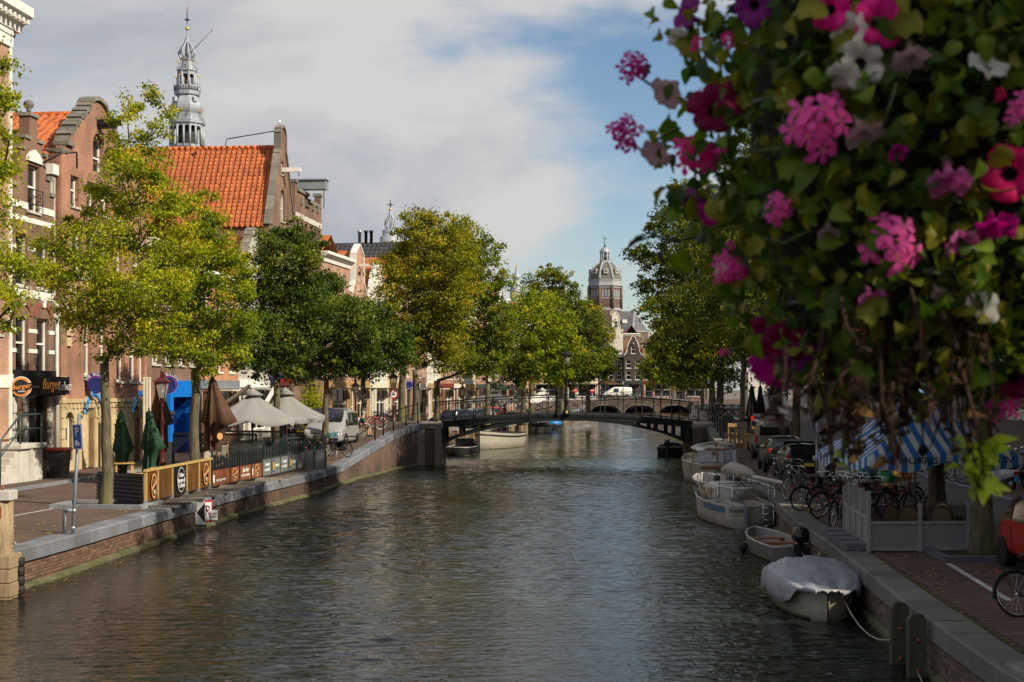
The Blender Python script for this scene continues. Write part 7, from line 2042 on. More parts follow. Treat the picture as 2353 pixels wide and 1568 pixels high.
car('red car behind the bridge railing near the market canopy', ux(1112, 122), 122, 1.25, PI*.5, M('red_car_paint', (.35,.02,.015), .2, var=.1))
# bicycles on the left quay
paints = [M('bike_black', (.012,.012,.012), .3), M('bike_green', (.02,.06,.04), .35), M('bike_red', (.40,.02,.02), .35), M('bike_blue', (.03,.10,.30), .35), M('bike_grey', (.20,.21,.22), .35, .3), M('bike_teal', (.02,.20,.22), .35)]
ltb = M('light_blue_tyre', (.16,.42,.62), .6); wht = M('cream_tyre', (.60,.57,.48), .6); cob = M('blue_crate', (.01,.07,.45), .5); blkcrate = M('teal_crate', (.03,.13,.16), .6)
bike('black bicycle with light blue tyres beside the blue crate', ux(728, 64.4), 64.6, zg(64.6), PI + .5, paints[0], ltb)
bike('black bicycle with cream tyres and front crate at the foot of the dark tree', ux(756, 65.2), 65.3, zg(65.3), PI + .55, paints[0], wht, crate=blkcrate)
bike('dark bicycle close to the front wheel of the silver van', ux(781, 66), 65.8, zg(65.8), PI + .9, paints[0])
bike('red bicycle with grey wheels leaning right of the seated person', ux(852, 76), 76, zl(ux(852,76), 76), PI*.62, paints[2], wht)
bike('orange wheeled bicycle at the end of the terrace screen', ux(708, 61.4), 61.3, .85, PI + .1, paints[2])
t = thing('delivery_crate', 'bright blue plastic crate beside the light blue tyred bicycle', 'crate', (ux(711, 63.3), 63.3, 1.15))
MB().box(-.2,-.2,0,.2,.2,.03).box(-.2,-.2,.03,.2,-.18,.32).box(-.2,.18,.03,.2,.2,.32).box(-.2,-.18,.03,-.18,.18,.32).box(.18,-.18,.03,.2,.18,.32).obj('shell', cob, t)
MB().box(-.16,-.16,-.28,.16,.16,0).obj('stand', black_metal, t)
for i in range(9):
    u = 872 + i*5.2; Y = 93 + (i % 3)*1.3
    bike('bicycle in the row by the tan facade, %s from the dark red lamp' % ORD[i], ux(u, Y), Y, zl(ux(u,Y), Y), PI*.55 + .2*math.sin(i*3), paints[i % 6], group='bicycles parked by the tan facade')
person('person with grey hair sitting by the small dark tree, dark top and brown shorts', ux(829, 73.2), 73.2, zl(ux(829, 73.2), 73.2), R(-70), seated(.42), RAD, (M('dark_shirt', (.03,.03,.05), .8), M('brown_shorts', (.07,.035,.03), .8), False), (.30,.29,.27))
t = thing('seat_block', 'low dark block under the seated person by the small dark tree', 'block', (ux(829, 73.2), 73.2, zl(ux(829, 73.2), 73.2)))
MB().box(-.2, -.2, -.05, .2, .2, .42).obj('block', stone, t, bevel=.02)
# market canopies beyond the bridge, awnings, small signs
mcan = M('white_canvas', (.62,.60,.55), .85, var=.08)
open_parasol('white market canopy beyond the bridge, left one', ux(1133, 116), 116, 1.25, vz(899, 116), vz(921, 116), 1.9, mcan, steel, .1, 'white market canopies')
open_parasol('white market canopy beyond the bridge, right one', ux(1246, 135), 135, 1.25, vz(895, 135), vz(921, 135), 1.6, mcan, steel, .1, 'white market canopies')
t = thing('red_box_sign', 'small red box sign on the white facade above the grey parasols', 'sign', at(659, 877, 85), R(14))
MB().box(-.35, -.1, -.15, .35, .1, .15).obj('box', M('red_box', (.60,.06,.02), .5), t)
t = thing('wall_planter', 'shrub in a dark pot against the white facades right of the grey parasols', 'plant', (ux(718, 82), 82, zl(ux(718,82), 82)))
MB().lathe([(.2, 0), (.28, .5), (.3, .52)], 12).obj('pot', blk, t)
rg = np.random.default_rng(77); n_ = 2600
p_ = rg.normal(size=(n_, 3)) * np.array([.32, .32, .7]) + np.array([0, 0, 1.7]); nn = rg.normal(size=(n_, 3)); nn /= np.linalg.norm(nn, axis=1)[:, None]
a_ = np.cross(nn, rg.normal(size=(n_, 3))); a_ /= np.linalg.norm(a_, axis=1)[:, None]; b_ = np.cross(nn, a_)
cv = np.stack([p_ - a_*.06, p_ - b_*.045, p_ + a_*.06, p_ + b_*.045], 1).reshape(-1, 3)
link('foliage', fastmesh('foliage', cv, np.arange(len(cv)).reshape(-1, 4), L_lime, np.repeat(rg.random(n_), 4)), t, kind='stuff')
# ================================================================ BOATS
def boat(label, x, y, rz, L, B, fb, hullm, inm, gunm=None, bow=.55, transom=.8, thwarts=(), wood_in=None, floor=.12, band=None, z=0.0, flare=1.0, name='boat'):
    """moored boat, bow towards its own +y, waterline at z = 0"""
    t = thing(name, label, 'boat', (x, y, z), rz)
    n = 14; out, inn = [], []
    def hb(q): return B/2 * (transom + (1-transom)*math.sin(min(1, q/.45)*PI/2) if q < .45 else math.cos((q-.45)/.55*PI/2) ** bow)
    def sh(q): return fb * (1 + .10*(1-q)**2 + .38*q**2.2)
    for i in range(n + 1):
        q = i/n; yy = -L/2 + q*L; b = max(hb(q), .015); s_ = sh(q); k = -.25 + (.25 + .0)*max(0, q-.75)*3
        h = [(0, k), (b*.55, k + .05), (b*.86, -.02), (b*.95, s_*.45), (b, s_)]
        out.append([(-a, yy, c) for a, c in h[::-1]] + [(a, yy, c) for a, c in h[1:]])
        bi = max(b - .06, .008); f_ = min(floor, s_ - .08)
        hi = [(bi, s_ - .004), (bi*.94, s_*.45), (bi*.8, f_), (0, f_)]
        yi = min(yy, L/2 - .06) if i else yy + .06
        inn.append([(-a, yi, c) for a, c in hi] + [(a, yi, c) for a, c in hi[::-1][1:]])
    MB().loft(out, 0, True, False, (True, False)).obj('hull', hullm, t)
    MB().loft(inn, 0, True, False, (True, False)).obj('inner_hull', inm, t)
    rim = MB()
    for sgn in (-1, 1): rim.tube([(sgn*(max(hb(i/n), .015) - .02), -L/2 + i/n*L, sh(i/n)) for i in range(n + 1)], .035, 6)
    rim.tube([(-hb(0), -L/2 + .02, sh(0)), (hb(0), -L/2 + .02, sh(0))], .035, 6)
    rim.obj('gunwale', gunm or inm, t)
    if band:
        bd = MB()
        for sgn in (-1, 1): bd.tube([(sgn*(max(hb(i/n), .015) + .01), -L/2 + i/n*L, sh(i/n)*.80) for i in range(n + 1)], .05, 6)
        bd.tube([(-hb(0), -L/2 - .02, sh(0)*.8), (hb(0), -L/2 - .02, sh(0)*.8)], .05, 6)
        bd.obj('rubbing_band', band, t)
    wl_ = MB()
    for sgn in (-1, 1): wl_.tube([(sgn*max(hb(i/n), .015)*.90, -L/2 + i/n*L - (.03 if i == 0 else 0), .03) for i in range(n)], .028, 5)
    wl_.obj('waterline_stain', moss, t)
    for q in thwarts:
        yy = -L/2 + q*L; b = hb(q) - .05
        MB().box(-b, yy - .14, sh(q)*.72, b, yy + .14, sh(q)*.72 + .035).obj('thwart', wood_in or inm, t)
    t['kind'] = 'thing'; del t['kind']
    return t, hb, sh
def outboard(t, x, y, z):
    MB().loft([[(x-.13,y-.42,z+.25),(x+.13,y-.42,z+.25),(x+.13,y+.02,z+.25),(x-.13,y+.02,z+.25)], [(x-.17,y-.47,z+.38),(x+.17,y-.47,z+.38),(x+.17,y+.04,z+.38),(x-.17,y+.04,z+.38)], [(x-.13,y-.40,z+.58),(x+.13,y-.40,z+.58),(x+.13,y-.02,z+.60),(x-.13,y-.02,z+.60)]], 0, True).obj('outboard_cowl', M('outboard_black', (.012,.012,.014), .25), t)
    MB().box(x-.06, y-.28, z-.55, x+.06, y-.12, z+.26).cb((x, y-.05, z+.08), (.22, .18, .16)).bar((x, y-.05, z+.34), (x+.05, y+.6, z+.42), .04).obj('outboard_leg', blk, t)
def rope(label, pts, r=.012, m=None):
    P_ = [Vector(p) for p in pts]; out = []
    for a, b in zip(P_[:-1], P_[1:]):
        d = (b-a).length
        out += [a.lerp(b, i/6) + Vector((0, 0, -.09*d*4*(i/6)*(1-i/6))) for i in range(6)]
    MB().tube(out + [P_[-1]], r, 5).obj('mooring_rope', m or M('rope', (.45,.38,.28), .9), label=label, category='rope')
hw_ = M('boat_white', (.46,.44,.39), .4, var=.15, dirt=((.20,.14,.08), .85, 1.2))
hgrey = M('boat_grey', (.36,.35,.33), .5, var=.15, dirt=((.16,.13,.10), .5, 1.6))
teak = M('teak', (.26,.10,.035), .5, var=.25, stretch=(6,1,1))
tarp = M('tarpaulin', (.30,.31,.345), .45, var=.22, vs_=3, bump=.9, bs=5, dirt=((.20,.20,.22), .4, 1.6))
bdark = M('boat_dark', (.02,.022,.026), .35, var=.2)
# covered boat, nearest
t, hb, sh = boat('grey tarpaulin covered small boat, nearest of the boats on the right', 5.83, 27.5, R(176), 3.7, 1.56, .40, M('boat_cream', (.40,.36,.27), .45, var=.15, dirt=((.2,.17,.1), .5, 2)), hgrey, transom=.86)
rings = []; rr = random.Random(3); n_, m_ = 20, 36
ns = [rr.uniform(-1, 1) for _ in range(200)]
for i in range(n_ + 1):
    q = i/n_; yy = -1.92 + q*3.9; b = max(hb(min(1, max(0, q*.98))), .12) + .07; s_ = sh(min(q, 1))
    ridge = .34*math.sin(PI*min(1, q*1.05+.07))**.6 + .12*math.exp(-((q-.32)/.07)**2) + .12*math.exp(-((q-.66)/.10)**2)
    ring = []
    for j in range(m_ + 1):
        a = PI*j/m_; c_, s2 = math.cos(a), math.sin(a)
        fold = .012*math.sin(j*.9 + 4.0*math.sin(q*5)) + .010*math.sin(j*2.3 + q*17) + .02*abs(math.sin(j*.45 + q*4 + 2*math.sin(q*9)))
        rad = 1 + fold*(1.2 - s2*.7)
        hang = -.20 - .09*math.sin(q*11 + (0 if c_ > 0 else 2.2)) + (.18 if q > .86 else 0)
        hz = s_ + (ridge*s2**.62 if s2 > .22 else hang*(1 - s2/.22) + ridge*.39*(s2/.22))
        ring.append((b*c_*rad*(1.04 if s2 < .22 else 1), yy + .03*math.sin(j*.5), hz + fold*.9))
    rings.append(ring)
mb = MB().loft(rings, 0, True, False, (False, False)).add([p for p in rings[0] if p[2] > sh(0) - .3] , [tuple(range(len([p for p in rings[0] if p[2] > sh(0) - .3])))])
o = mb.obj('cover', tarp, t); o.modifiers.new('thick', 'SOLIDIFY').thickness = .012
# open boat with outboard
t, hb, sh = boat('open wooden-seated motor boat with black outboard and round fender', 6.68, 36.5, R(3), 4.1, 1.18, .34, M('boat_weathered', (.20,.19,.17), .6, var=.25, dirt=((.07,.06,.05), .6, 2)), M('boat_inner', (.26,.25,.25), .6, var=.2), hgrey, thwarts=(.22, .45, .68), wood_in=teak, transom=.85)
outboard(t, .15, -2.02, .28)
MB().box(-.5, -1.5, .13, .5, 1.3, .16).obj('floor_boards', teak, t)
MB().ball((-.70, .2, .14), .13, 12, 8).obj('ball_fender', rubber, t)
MB().lathe([(.2, .16), (.22, .4), (.0, .42)], 10).obj('fuel_can', bdark, t, (.35, -1.75, 0))
# sailing boat
t, hb, sh = boat('weathered white sailing boat with blue side window strip and lowered boom', 6.98, 45.8, R(5), 6.2, 1.9, .62, hw_, hw_, transom=.74, floor=.45)
cab = []
for i in range(9):
    q = i/8; yy = -.9 + q*2.9; b = .78*(1 - .35*q**2); h_ = .42*(math.sin(PI*min(1, .25+q*.72)))**.7
    cab.append([(b, yy, .80), (b*.92, yy, .80 + h_*.75), (b*.6, yy, .80 + h_), (0, yy, .82 + h_*1.06), (-b*.6, yy, .80 + h_), (-b*.92, yy, .80 + h_*.75), (-b, yy, .80)])
MB().loft(cab, 0, True, False, (True, True)).obj('cabin', hw_, t)
MB().add([(.78, -.88, .84), (.70, 1.1, .84), (.64, 1.1, 1.08), (.72, -.88, 1.1)], [(0,1,2,3)]).add([(-.80, -.88, .84), (-.72, 1.1, .84), (-.66, 1.1, 1.08), (-.75, -.88, 1.1)], [(3,2,1,0)]).obj('cabin_window', glass, t)
for sgn in (-1, 1):
    q0, q1 = .08, .40
    MB().add([(sgn*(hb(lerp(q0, q1, i/8))*(.982 + .02*(k_)) + .012), -3.1 + lerp(q0, q1, i/8)*6.2, sh(lerp(q0, q1, i/8))*(.68 + .24*k_)) for i in range(9) for k_ in (0, 1)], [(2*i, 2*i+2, 2*i+3, 2*i+1) for i in range(8)], 0, True).obj('blue_strip', M('boat_blue', (.05,.16,.26), .3, var=.25), t)
MB().box(-.70, -2.9, .46, .70, -.95, .5).obj('cockpit_floor', hgrey, t)
for sgn in (-1, 1): MB().box(sgn*.4-.16, -2.9, .5, sgn*.4+.16, -1.0, .72).obj('bench', hw_, t)
MB().tube([(.2, 1.3, 1.5), (.75, -3.6, 1.42)], .06, 10).obj('boom', M('boom_paint', (.55,.53,.48), .45, var=.2), t)
MB().tube([(.12, 1.2, 1.55), (.25, .6, 1.62), (.38, -.4, 1.58), (.5, -1.3, 1.52)], [.10, .22, .2, .08], 9).obj('furled_sail', M('sail_cloth', (.40,.37,.31), .85, var=.3, vs_=5, bump=.6, bs=12), t)
mb = MB()
for sgn in (-1, 1):
    pts = [(sgn*(hb(q)*.92), -3.1 + q*6.2, sh(q) + .55) for q in (.0, .2, .4, .6, .8, .95)]
    mb.tube(pts, .014, 5)
    for (px, py, pz) in pts: mb.tube([(px, py, pz - .57), (px, py, pz)], .014, 5)
mb.tube([(-hb(0)*.92, -3.1, sh(0)+.55), (hb(0)*.92, -3.1, sh(0)+.55)], .014, 5)
mb.obj('guard_rail', chrome, t)
MB().prism([(-3.12, .75), (-3.45, .70), (-3.38, -.2), (-3.12, -.2)], -.30, -.24, 'x').obj('rudder', M('rudder_grey', (.17,.18,.19), .5, var=.3), t)
mb = MB().tube([(.28, -3.14, .74), (.28, -3.2, -.05)], .014, 5).tube([(.6, -3.14, .74), (.6, -3.2, -.05)], .014, 5)
for i in range(4): mb.tube([(.28, -3.17, .1 + .18*i), (.6, -3.17, .1 + .18*i)], .012, 5)
mb.obj('boarding_ladder', chrome, t)
text('hornet', .18, txt_black, t, Matrix.Translation((-.50, -3.125, .56)) @ UPRIGHT, shear=.1)
MB().ball((-.25, .6, 1.30), .12, 10, 6).obj('deck_vent', bdark, t)
mb = MB()
for k_ in range(5): mb.tube([(rr.uniform(-.5,.6), rr.uniform(-2.6,-.6), 1.0), (rr.uniform(-.5,.6), rr.uniform(-2.6,-.4), 1.5)], .012, 4)
mb.tube([(-.6, -1.2, 1.25), (.7, -1.2, 1.25)], .014, 5).tube([(-.6, -1.2, .8), (-.6, -1.2, 1.3)], .014, 5).tube([(.7, -1.2, .8), (.7, -1.2, 1.3)], .014, 5).torus((.05, -1.25, 1.05), .2, .014, 16, 5, 0, 'y')
mb.obj('rigging', M('old_steel', (.12,.12,.12), .5, .4), t)
# grey open launch and white cabin boat
t, hb, sh = boat('grey open launch with black rubbing band between sailing boat and cabin boat', 8.05, 56.0, R(5), 4.8, 1.75, .56, hgrey, M('boat_inner', (.26,.25,.25), .6, var=.2), hw_, transom=.88, thwarts=(.55,), band=rubber)
MB().tube([(-.85, -2.4, .68), (-.85, -2.4, 1.0), (.0, -2.45, 1.0), (.0, -2.45, .68)], .02, 6).tube([(.3, -1.6, .7), (.3, -1.4, 1.15), (.9, -1.4, 1.15), (.9, -1.6, .7)], .02, 6).obj('stern_rail', chrome, t)
MB().torus((-.05, -1.3, .9), .28, .025, 20, 6, 0, 'y').ball((.55, -.5, .7), .3, 10, 6, 0, (1, 1.5, .6)).obj('gear_heap', bdark, t)
MB().lathe([(.09, 0), (.11, .1), (.11, .5), (.05, .58)], 10).obj('blue_fender', M('fender_blue', (.02,.06,.16), .5), t, (-1.06, -1.9, .0))
t, hb, sh = boat('white cabin cruiser with stern ladder and bow rail near the bridge pier', 8.85, 65.0, R(5), 5.8, 2.0, .84, hw_, hw_, transom=.9, floor=.5)
MB().loft([[(sx*.80*k_, -2.2 + .35*k_*0 + dy, zz_) for sx in (-1, 1)] + [(.0 + sx*.55*k_, -2.2 + dy, zz_ + .12) for sx in (1, -1)] for k_, dy, zz_ in ((1, 0, .9), (.97, .05, 1.45), (.90, 2.2, 1.55))], 0, False).obj('cabin', hw_, t)
MB().box(-.85, -2.30, .98, .85, -2.22, 1.52).obj('cabin_bulkhead', M('bulkhead_white', (.50,.52,.55), .4), t)
MB().box(-.03, -2.33, .98, .03, -2.29, 1.5).box(-.22, -2.33, 1.3, -.10, -2.31, 1.45).obj('door_seam', teak, t)
mb = MB()
for x_ in (.3, .62): mb.tube([(x_, -2.36, .85), (x_, -2.36, 1.5)], .014, 5)
for i in range(4): mb.tube([(.3, -2.36, .92 + .15*i), (.62, -2.36, .92 + .15*i)], .012, 5)
mb.obj('ladder', black_metal, t)
MB().tube([(-.95, -2.0, 1.4), (-.85, -1.9, 1.75), (0, -1.8, 1.86), (.85, -1.9, 1.75), (.95, -2.0, 1.4)], .02, 6).obj('arch_rail', chrome, t)
MB().box(-.9, -2.98, .76, .2, -2.88, .84).obj('stern_plank', teak, t)
MB().bar((-.05, -2.3, 1.66), (-.05, -2.3, 1.9), .09).bar((-.5, -2.3, 1.56), (.55, -2.3, 1.56), .07).obj('mast_step', teak, t)
# boats beyond the iron bridge and one by the right pier
t, hb, sh = boat('dark open boat with windscreen moored under the left end of the bridge', -3.05, 91.5, R(-12), 4.6, 1.7, .5, bdark, bdark, hgrey, thwarts=(.4,))
MB().add([(-.7, .3, .55), (.7, .3, .55), (.6, .0, 1.05), (-.6, .0, 1.05)], [(0,1,2,3)]).obj('windscreen', M('acrylic', (.10,.10,.11), .15), t)
t, hb, sh = boat('large cream sloop with black canopy edge behind the iron bridge', -1.05, 102.5, R(160), 7.0, 2.5, .95, M('sloop_cream', (.36,.33,.27), .4, var=.1), bdark, bdark, thwarts=(.5,), band=bdark, bow=.5)
text('PRINSES', .2, txt_black, t, Matrix.Translation((1.0, 1.7, .55)) @ Matrix.Rotation(R(75), 4, 'Z') @ UPRIGHT)
MB().box(-.9, -2.4, .85, .9, .8, 1.05).obj('black_cover', bdark, t); MB().cb((.3, 1.0, 1.05), (.5, .4, .2)).obj('blue_bag', cob, t)
t, hb, sh = boat('white and dark motor boat with white outboard farther along the left wall', 2.9, 137, R(-14), 5.0, 1.9, .6, hw_, bdark, thwarts=(.4,))
MB().loft([[(-.85, -1.6, .62), (.85, -1.6, .62), (.6, -1.6, 1.0), (-.6, -1.6, 1.0)], [(-.7, 1.5, .7), (.7, 1.5, .7), (.45, 1.5, 1.05), (-.45, 1.5, 1.05)]], 0, True).obj('dark_cover', bdark, t); outboard(t, 0, -2.45, .5)
t, hb, sh = boat('bright blue covered boat farthest along the left wall', 4.6, 150, R(-12), 4.5, 1.7, .5, bdark, bdark)
MB().loft([[(-.85, -2.1, .5), (.85, -2.1, .5), (.4, -2.1, .95), (-.4, -2.1, .95)], [(-.5, 2.0, .6), (.5, 2.0, .6), (.2, 2.0, .85), (-.2, 2.0, .85)]], 0, True).obj('cover', M('bright_blue_cover', (.01,.16,.45), .5), t)
t, hb, sh = boat('dark boat hidden behind the right end of the bridge', 10.3, 92, R(-12), 4.6, 1.7, .5, bdark, bdark, hgrey, thwarts=(.4,))
outboard(t, 0, -2.3, .45)
# fender posts and ropes
t = thing('fender_posts', 'pair of dark pointed timber posts standing against the right wall in the water', 'posts', (0, 0, 0))
dkw = M('wet_timber', (.085,.07,.05), .8, var=.4, vs_=3, bump=.6, stretch=(4, 4, .6), dirt=((.08,.09,.03), .6, 2))
for x_, y_, h_ in ((5.92, 21.75, .86), (5.90, 20.75, .84)):
    MB().loft([[(x_-.13, y_-.07, z_), (x_+.13, y_-.07, z_), (x_+.13, y_+.07, z_), (x_-.13, y_+.07, z_)] for z_ in (-.8, h_)] + [[(x_-.07, y_-.07, h_+.09), (x_+.07, y_-.07, h_+.09), (x_+.07, y_+.07, h_+.09), (x_-.07, y_+.07, h_+.09)]], 0, False).obj('post', dkw, t)
    for z_ in (.1, .55): MB().ball((x_, y_-.08, z_), .035, 8, 5).obj('bolt', M('rust', (.25,.08,.03), .8), t)
rope('pale rope sagging from the covered boat to the timber fender posts', [(6.0, 25.75, .40), (6.05, 22.2, .35), (5.95, 21.85, .15)])
rope('pale rope running from the near timber post down out of the picture', [(5.9, 20.7, .1), (5.75, 18.2, .05), (5.7, 16.8, .0)])
rope('pale rope from the motor boat up to the right wall', [(7.0, 35.1, .45), (6.95, 32.0, .55), (6.3, 30.6, .55)])
rope('dark rope from the sailing boat up to the coping', [(7.6, 44, .85), (8.05, 42.5, .8)], .012)
t = thing('corner_stone', 'pale stone block of the near bridge wing at the lower right corner', 'stone', (5.93, 16.2, 0))
for i in range(2): MB().box(.0 + i*1.45, -2, -1, 1.43 + i*1.45, .95, .93).obj('block', M('wing_stone', (.24,.22,.19), .8, var=.25, bump=.4, dirt=((.10,.09,.07), .6, 2)), t, bevel=.05)

# ================================================================ RIGHT QUAY
# grey terrace screen round the tree
gs = M('screen_grey', (.24,.235,.24), .5, var=.12, vs_=1.5); gsf = M('screen_frame', (.30,.29,.28), .5, var=.12)
t = thing('terrace_enclosure', 'grey panelled terrace enclosure with glass tops under the striped canopy', 'screen', (0, 0, 0))
Q0, Q1, Q2 = Vector((7.30, 29.1)), Vector((7.74, 33.1)), Vector((9.55, 29.2))
fro = MGLASS('frosted_glass', (.35,.37,.35), .5, .3)
def run(A, B_, fr, z1, z2, gm, nm):
    for f in (fr if nm == 'side' else fr[1:]):
        p = along(A, B_, f, 0); MB().box(p.x-.035, p.y-.035, .86, p.x+.035, p.y+.035, z2 + .04).obj('post', gsf, t)
    for z_ in (.93, z1): MB().bar(along(A, B_, 0, z_), along(A, B_, 1, z_), .05, .06).obj('rail', gsf, t)
    for f0, f1 in zip(fr[:-1], fr[1:]):
        a, b = along(A, B_, f0, .95), along(A, B_, f1, .95)
        MB().add([a, b, (b.x, b.y, z1), (a.x, a.y, z1)], [(0,1,2,3)]).obj('panel', gs, t)
        MB().add([(a.x, a.y, z1), (b.x, b.y, z1), (b.x, b.y, z2), (a.x, a.y, z2)], [(0,1,2,3)]).obj('glass_pane', gm, t)
run(Q0, Q1, [0, .25, .5, .75, 1], 1.55, 2.08, fro, 'side'); run(Q0, Q2, [0, .47, .92, 1], 1.47, 1.82, MGLASS('smoked_glass', (.03,.03,.03), .3), 'front')
for i in range(4):
    bx_ = thing('weight_block', 'dark concrete block on the coping beside the enclosure, %s from the viewer' % ORD[i], 'block', (XQR(29.7 + i*.95) + .28, 29.7 + i*.95, .855), 0, 'concrete weight blocks')
    MB().box(-.22, -.3, 0, .22, .3, .16).obj('block', M('block_grey', (.12,.12,.125), .85, var=.2), bx_, bevel=.02)
# striped canopy
sm_, n, l, p = nodes_of('striped_canvas')
tc = n.new('ShaderNodeTexCoord'); sp = n.new('ShaderNodeSeparateXYZ'); l.new(tc.outputs['Object'], sp.inputs[0])
def mth(op, a, b=None):
    k_ = n.new('ShaderNodeMath'); k_.operation = op
    for i_, v_ in enumerate((a, b)):
        if v_ is None: continue
        if isinstance(v_, (int, float)): k_.inputs[i_].default_value = v_
        else: l.new(v_, k_.inputs[i_])
    return k_.outputs[0]
side = mth('GREATER_THAN', mth('ABSOLUTE', sp.outputs[0]), mth('ABSOLUTE', sp.outputs[1]))
u_ = mth('ADD', mth('MULTIPLY', side, sp.outputs[1]), mth('MULTIPLY', mth('SUBTRACT', 1.0, side), sp.outputs[0]))
st_ = mth('GREATER_THAN', mth('FRACT', mth('ADD', mth('DIVIDE', u_, .29), 50.2)), .5)
nz = n.new('ShaderNodeTexNoise'); nz.inputs['Scale'].default_value = 2.5; nz.inputs['Detail'].default_value = 5; l.new(tc.outputs['Object'], nz.inputs['Vector'])
mx = n.new('ShaderNodeMix'); mx.data_type = 'RGBA'; l.new(st_, mx.inputs[0]); mx.inputs[6].default_value = (.58,.57,.53,1); mx.inputs[7].default_value = (.02,.16,.46,1)
hs = n.new('ShaderNodeHueSaturation'); l.new(mx.outputs[2], hs.inputs['Color'])
mr = n.new('ShaderNodeMapRange'); mr.inputs['To Min'].default_value = .75; mr.inputs['To Max'].default_value = 1.15; l.new(nz.outputs['Fac'], mr.inputs['Value']); l.new(mr.outputs[0], hs.inputs['Value'])
l.new(hs.outputs[0], p.inputs['Base Color']); p.inputs['Roughness'].default_value = .85
par = open_parasol('blue and white striped canopy over the grey terrace enclosure', 9.45, 33.4, .85, 4.15, 2.70, 1.78, sm_, steel, R(7), None, .24)
for s_, x0_, x1_, yy0, yy1 in (('NT MORRIS', -1.68, -.14, -1.77, -1.90), ('ARGENTIN', .17, 1.65, -1.90, -1.78)):
    a = math.atan2(yy1 - yy0, x1_ - x0_)
    text(s_, .22, txt_black, par, Matrix.Translation(((x0_+x1_)/2, (yy0+yy1)/2 - .06, 1.77)) @ Matrix.Rotation(a, 4, 'Z') @ UPRIGHT, sx=1.15)
# wicker chairs
wick = M('wicker', (.30,.22,.11), .8, var=.4, vs_=30); wdk = M('chair_frame', (.05,.03,.02), .5)
for i, (x_, y_, a) in enumerate(((7.95, 30.3, .3), (8.35, 30.0, -.2), (9.2, 30.6, 2.6), (9.1, 29.9, -.6))):
    t = thing('wicker_chair', 'round-backed wicker chair inside the grey enclosure, %s from the left' % ORD[i], 'chair', (x_, y_, .85), a, 'wicker terrace chairs')
    MB().lathe([(.0, .44), (.21, .44), (.21, .48), (0, .49)], 16).obj('seat', wick, t)
    MB().prism([(.21*math.cos(PI*k_/12), .50 + .38*math.sin(PI*k_/12)**.6) for k_ in range(13)], -.23, -.21).obj('backrest', wick, t)
    MB().tube([(.22*math.cos(PI*k_/12), -.22, .48 + .42*math.sin(PI*k_/12)**.6) for k_ in range(13)], .018, 6).obj('back_frame', wdk, t)
    for sx in (-.16, .16):
        for sy in (-.16, .16): MB().tube([(sx*1.2, sy*1.2, 0), (sx, sy, .44)], .015, 6).obj('leg', wdk, t)
tree_pit('dark stone edged pit round the thick trunk by the red van', 9.5, 28.55, 1.1, 1.15, R(-4), .85, M('dark_kerb', (.10,.105,.115), .8, var=.2))
tree_pit('stone edged pit round the trunk inside the terrace enclosure', 10.65, 35.5, .9, .9, R(-4), .85, M('dark_kerb', (.10,.105,.115), .8, var=.2))
# parked cars
taupe = M('taupe_paint', (.23,.21,.18), .3, .35, var=.06)
cvan_st = [(-2.43, .80, .50, 1.0, .70, 1.70), (-2.40, .92, .34, 1.02, .80, 1.86), (-2.0, .95, .26, 1.05, .84, 1.93), (.4, .95, .26, 1.05, .84, 1.93), (.95, .95, .26, 1.04, .80, 1.78), (1.55, .94, .26, 1.0, .72, 1.25), (2.1, .90, .28, .9, .65, 1.0), (2.42, .75, .32, .62, .5, .72)]
cv = vehicle('taupe camper van with roof rack, rear towards the viewer, by the stacked pallets', 12.4, 68.4, .95, -.09, cvan_st, taupe, 'van', (-1.5, 1.6), .33, None, ((-2.1, -.3, .1, .8), (-.2, .8, .1, .8, 0, -.2)), 'parked_car', (('tail_light', (.83, -2.37, .95), (.14, .14, .34), tail),), (-2.46, .75, yplate))
MB().add([(-.70,-2.47,1.12),(.70,-2.47,1.12),(.64,-2.40,1.70),(-.64,-2.40,1.70)], [(3,2,1,0)], 0, True).obj('rear_window', glass, cv)
MB().box(-.85, -2.52, .36, .85, -2.40, .55).obj('bumper', M('bumper_grey', (.12,.115,.11), .5), cv); MB().box(-.25, -2.45, 1.78, .25, -2.38, 1.83).obj('brake_light', tail, cv)
mb = MB()
for y_ in (-1.9, -.6, .3): mb.box(-.75, y_-.04, 2.02, .75, y_+.04, 2.07)
for s_ in (-.7, .7): mb.box(s_-.04, -2.0, 1.95, s_+.04, .4, 2.02)
mb.obj('roof_rack', steel, cv)
car('black estate car, rear towards the viewer, between camper van and convertible', 11.15, 58.6, .85, -.09, dkpaint)
conv = [(s_[0], s_[1], s_[2], s_[3]*.95, s_[4], s_[5]*.92) for s_ in hatch]
car('black convertible with dark soft top parked ahead of the black bicycles', 10.85, 53.4, .85, -.09, dkpaint, st=conv)
whitep = M('white_car_paint', (.55,.56,.58), .2, var=.04)
car('white car being charged by the yellow cable', 11.4, 48.4, .85, -.09, whitep)
car('pale silver car behind the heap of bicycles', 10.9, 42.6, .85, -.09, silver)
redp = M('red_van_paint', (.42,.018,.010), .22, var=.08)
rv_st = [(-1.68, .64, .42, .82, .56, 1.36), (-1.64, .72, .30, .84, .60, 1.44), (-1.2, .74, .24, .86, .62, 1.50), (.5, .74, .24, .86, .62, 1.50), (.95, .74, .24, .86, .58, 1.35), (1.4, .72, .26, .82, .55, .98), (1.68, .58, .32, .6, .42, .66)]
rv = vehicle('small red van with dark windows beside the thick trunk at the right edge', 9.93, 25.75, .85, -.06, rv_st, redp, 'van', (-1.05, 1.05), .27, None, ((-1.35, -.5, .12, .85, .1, 0), (-.4, .45, .12, .85), (.55, 1.0, .12, .8, 0, -.15)), 'parked_car', (('tail_light', (.64, -1.66, .92), (.12, .10, .34), tail),), (-1.70, .58, yplate))
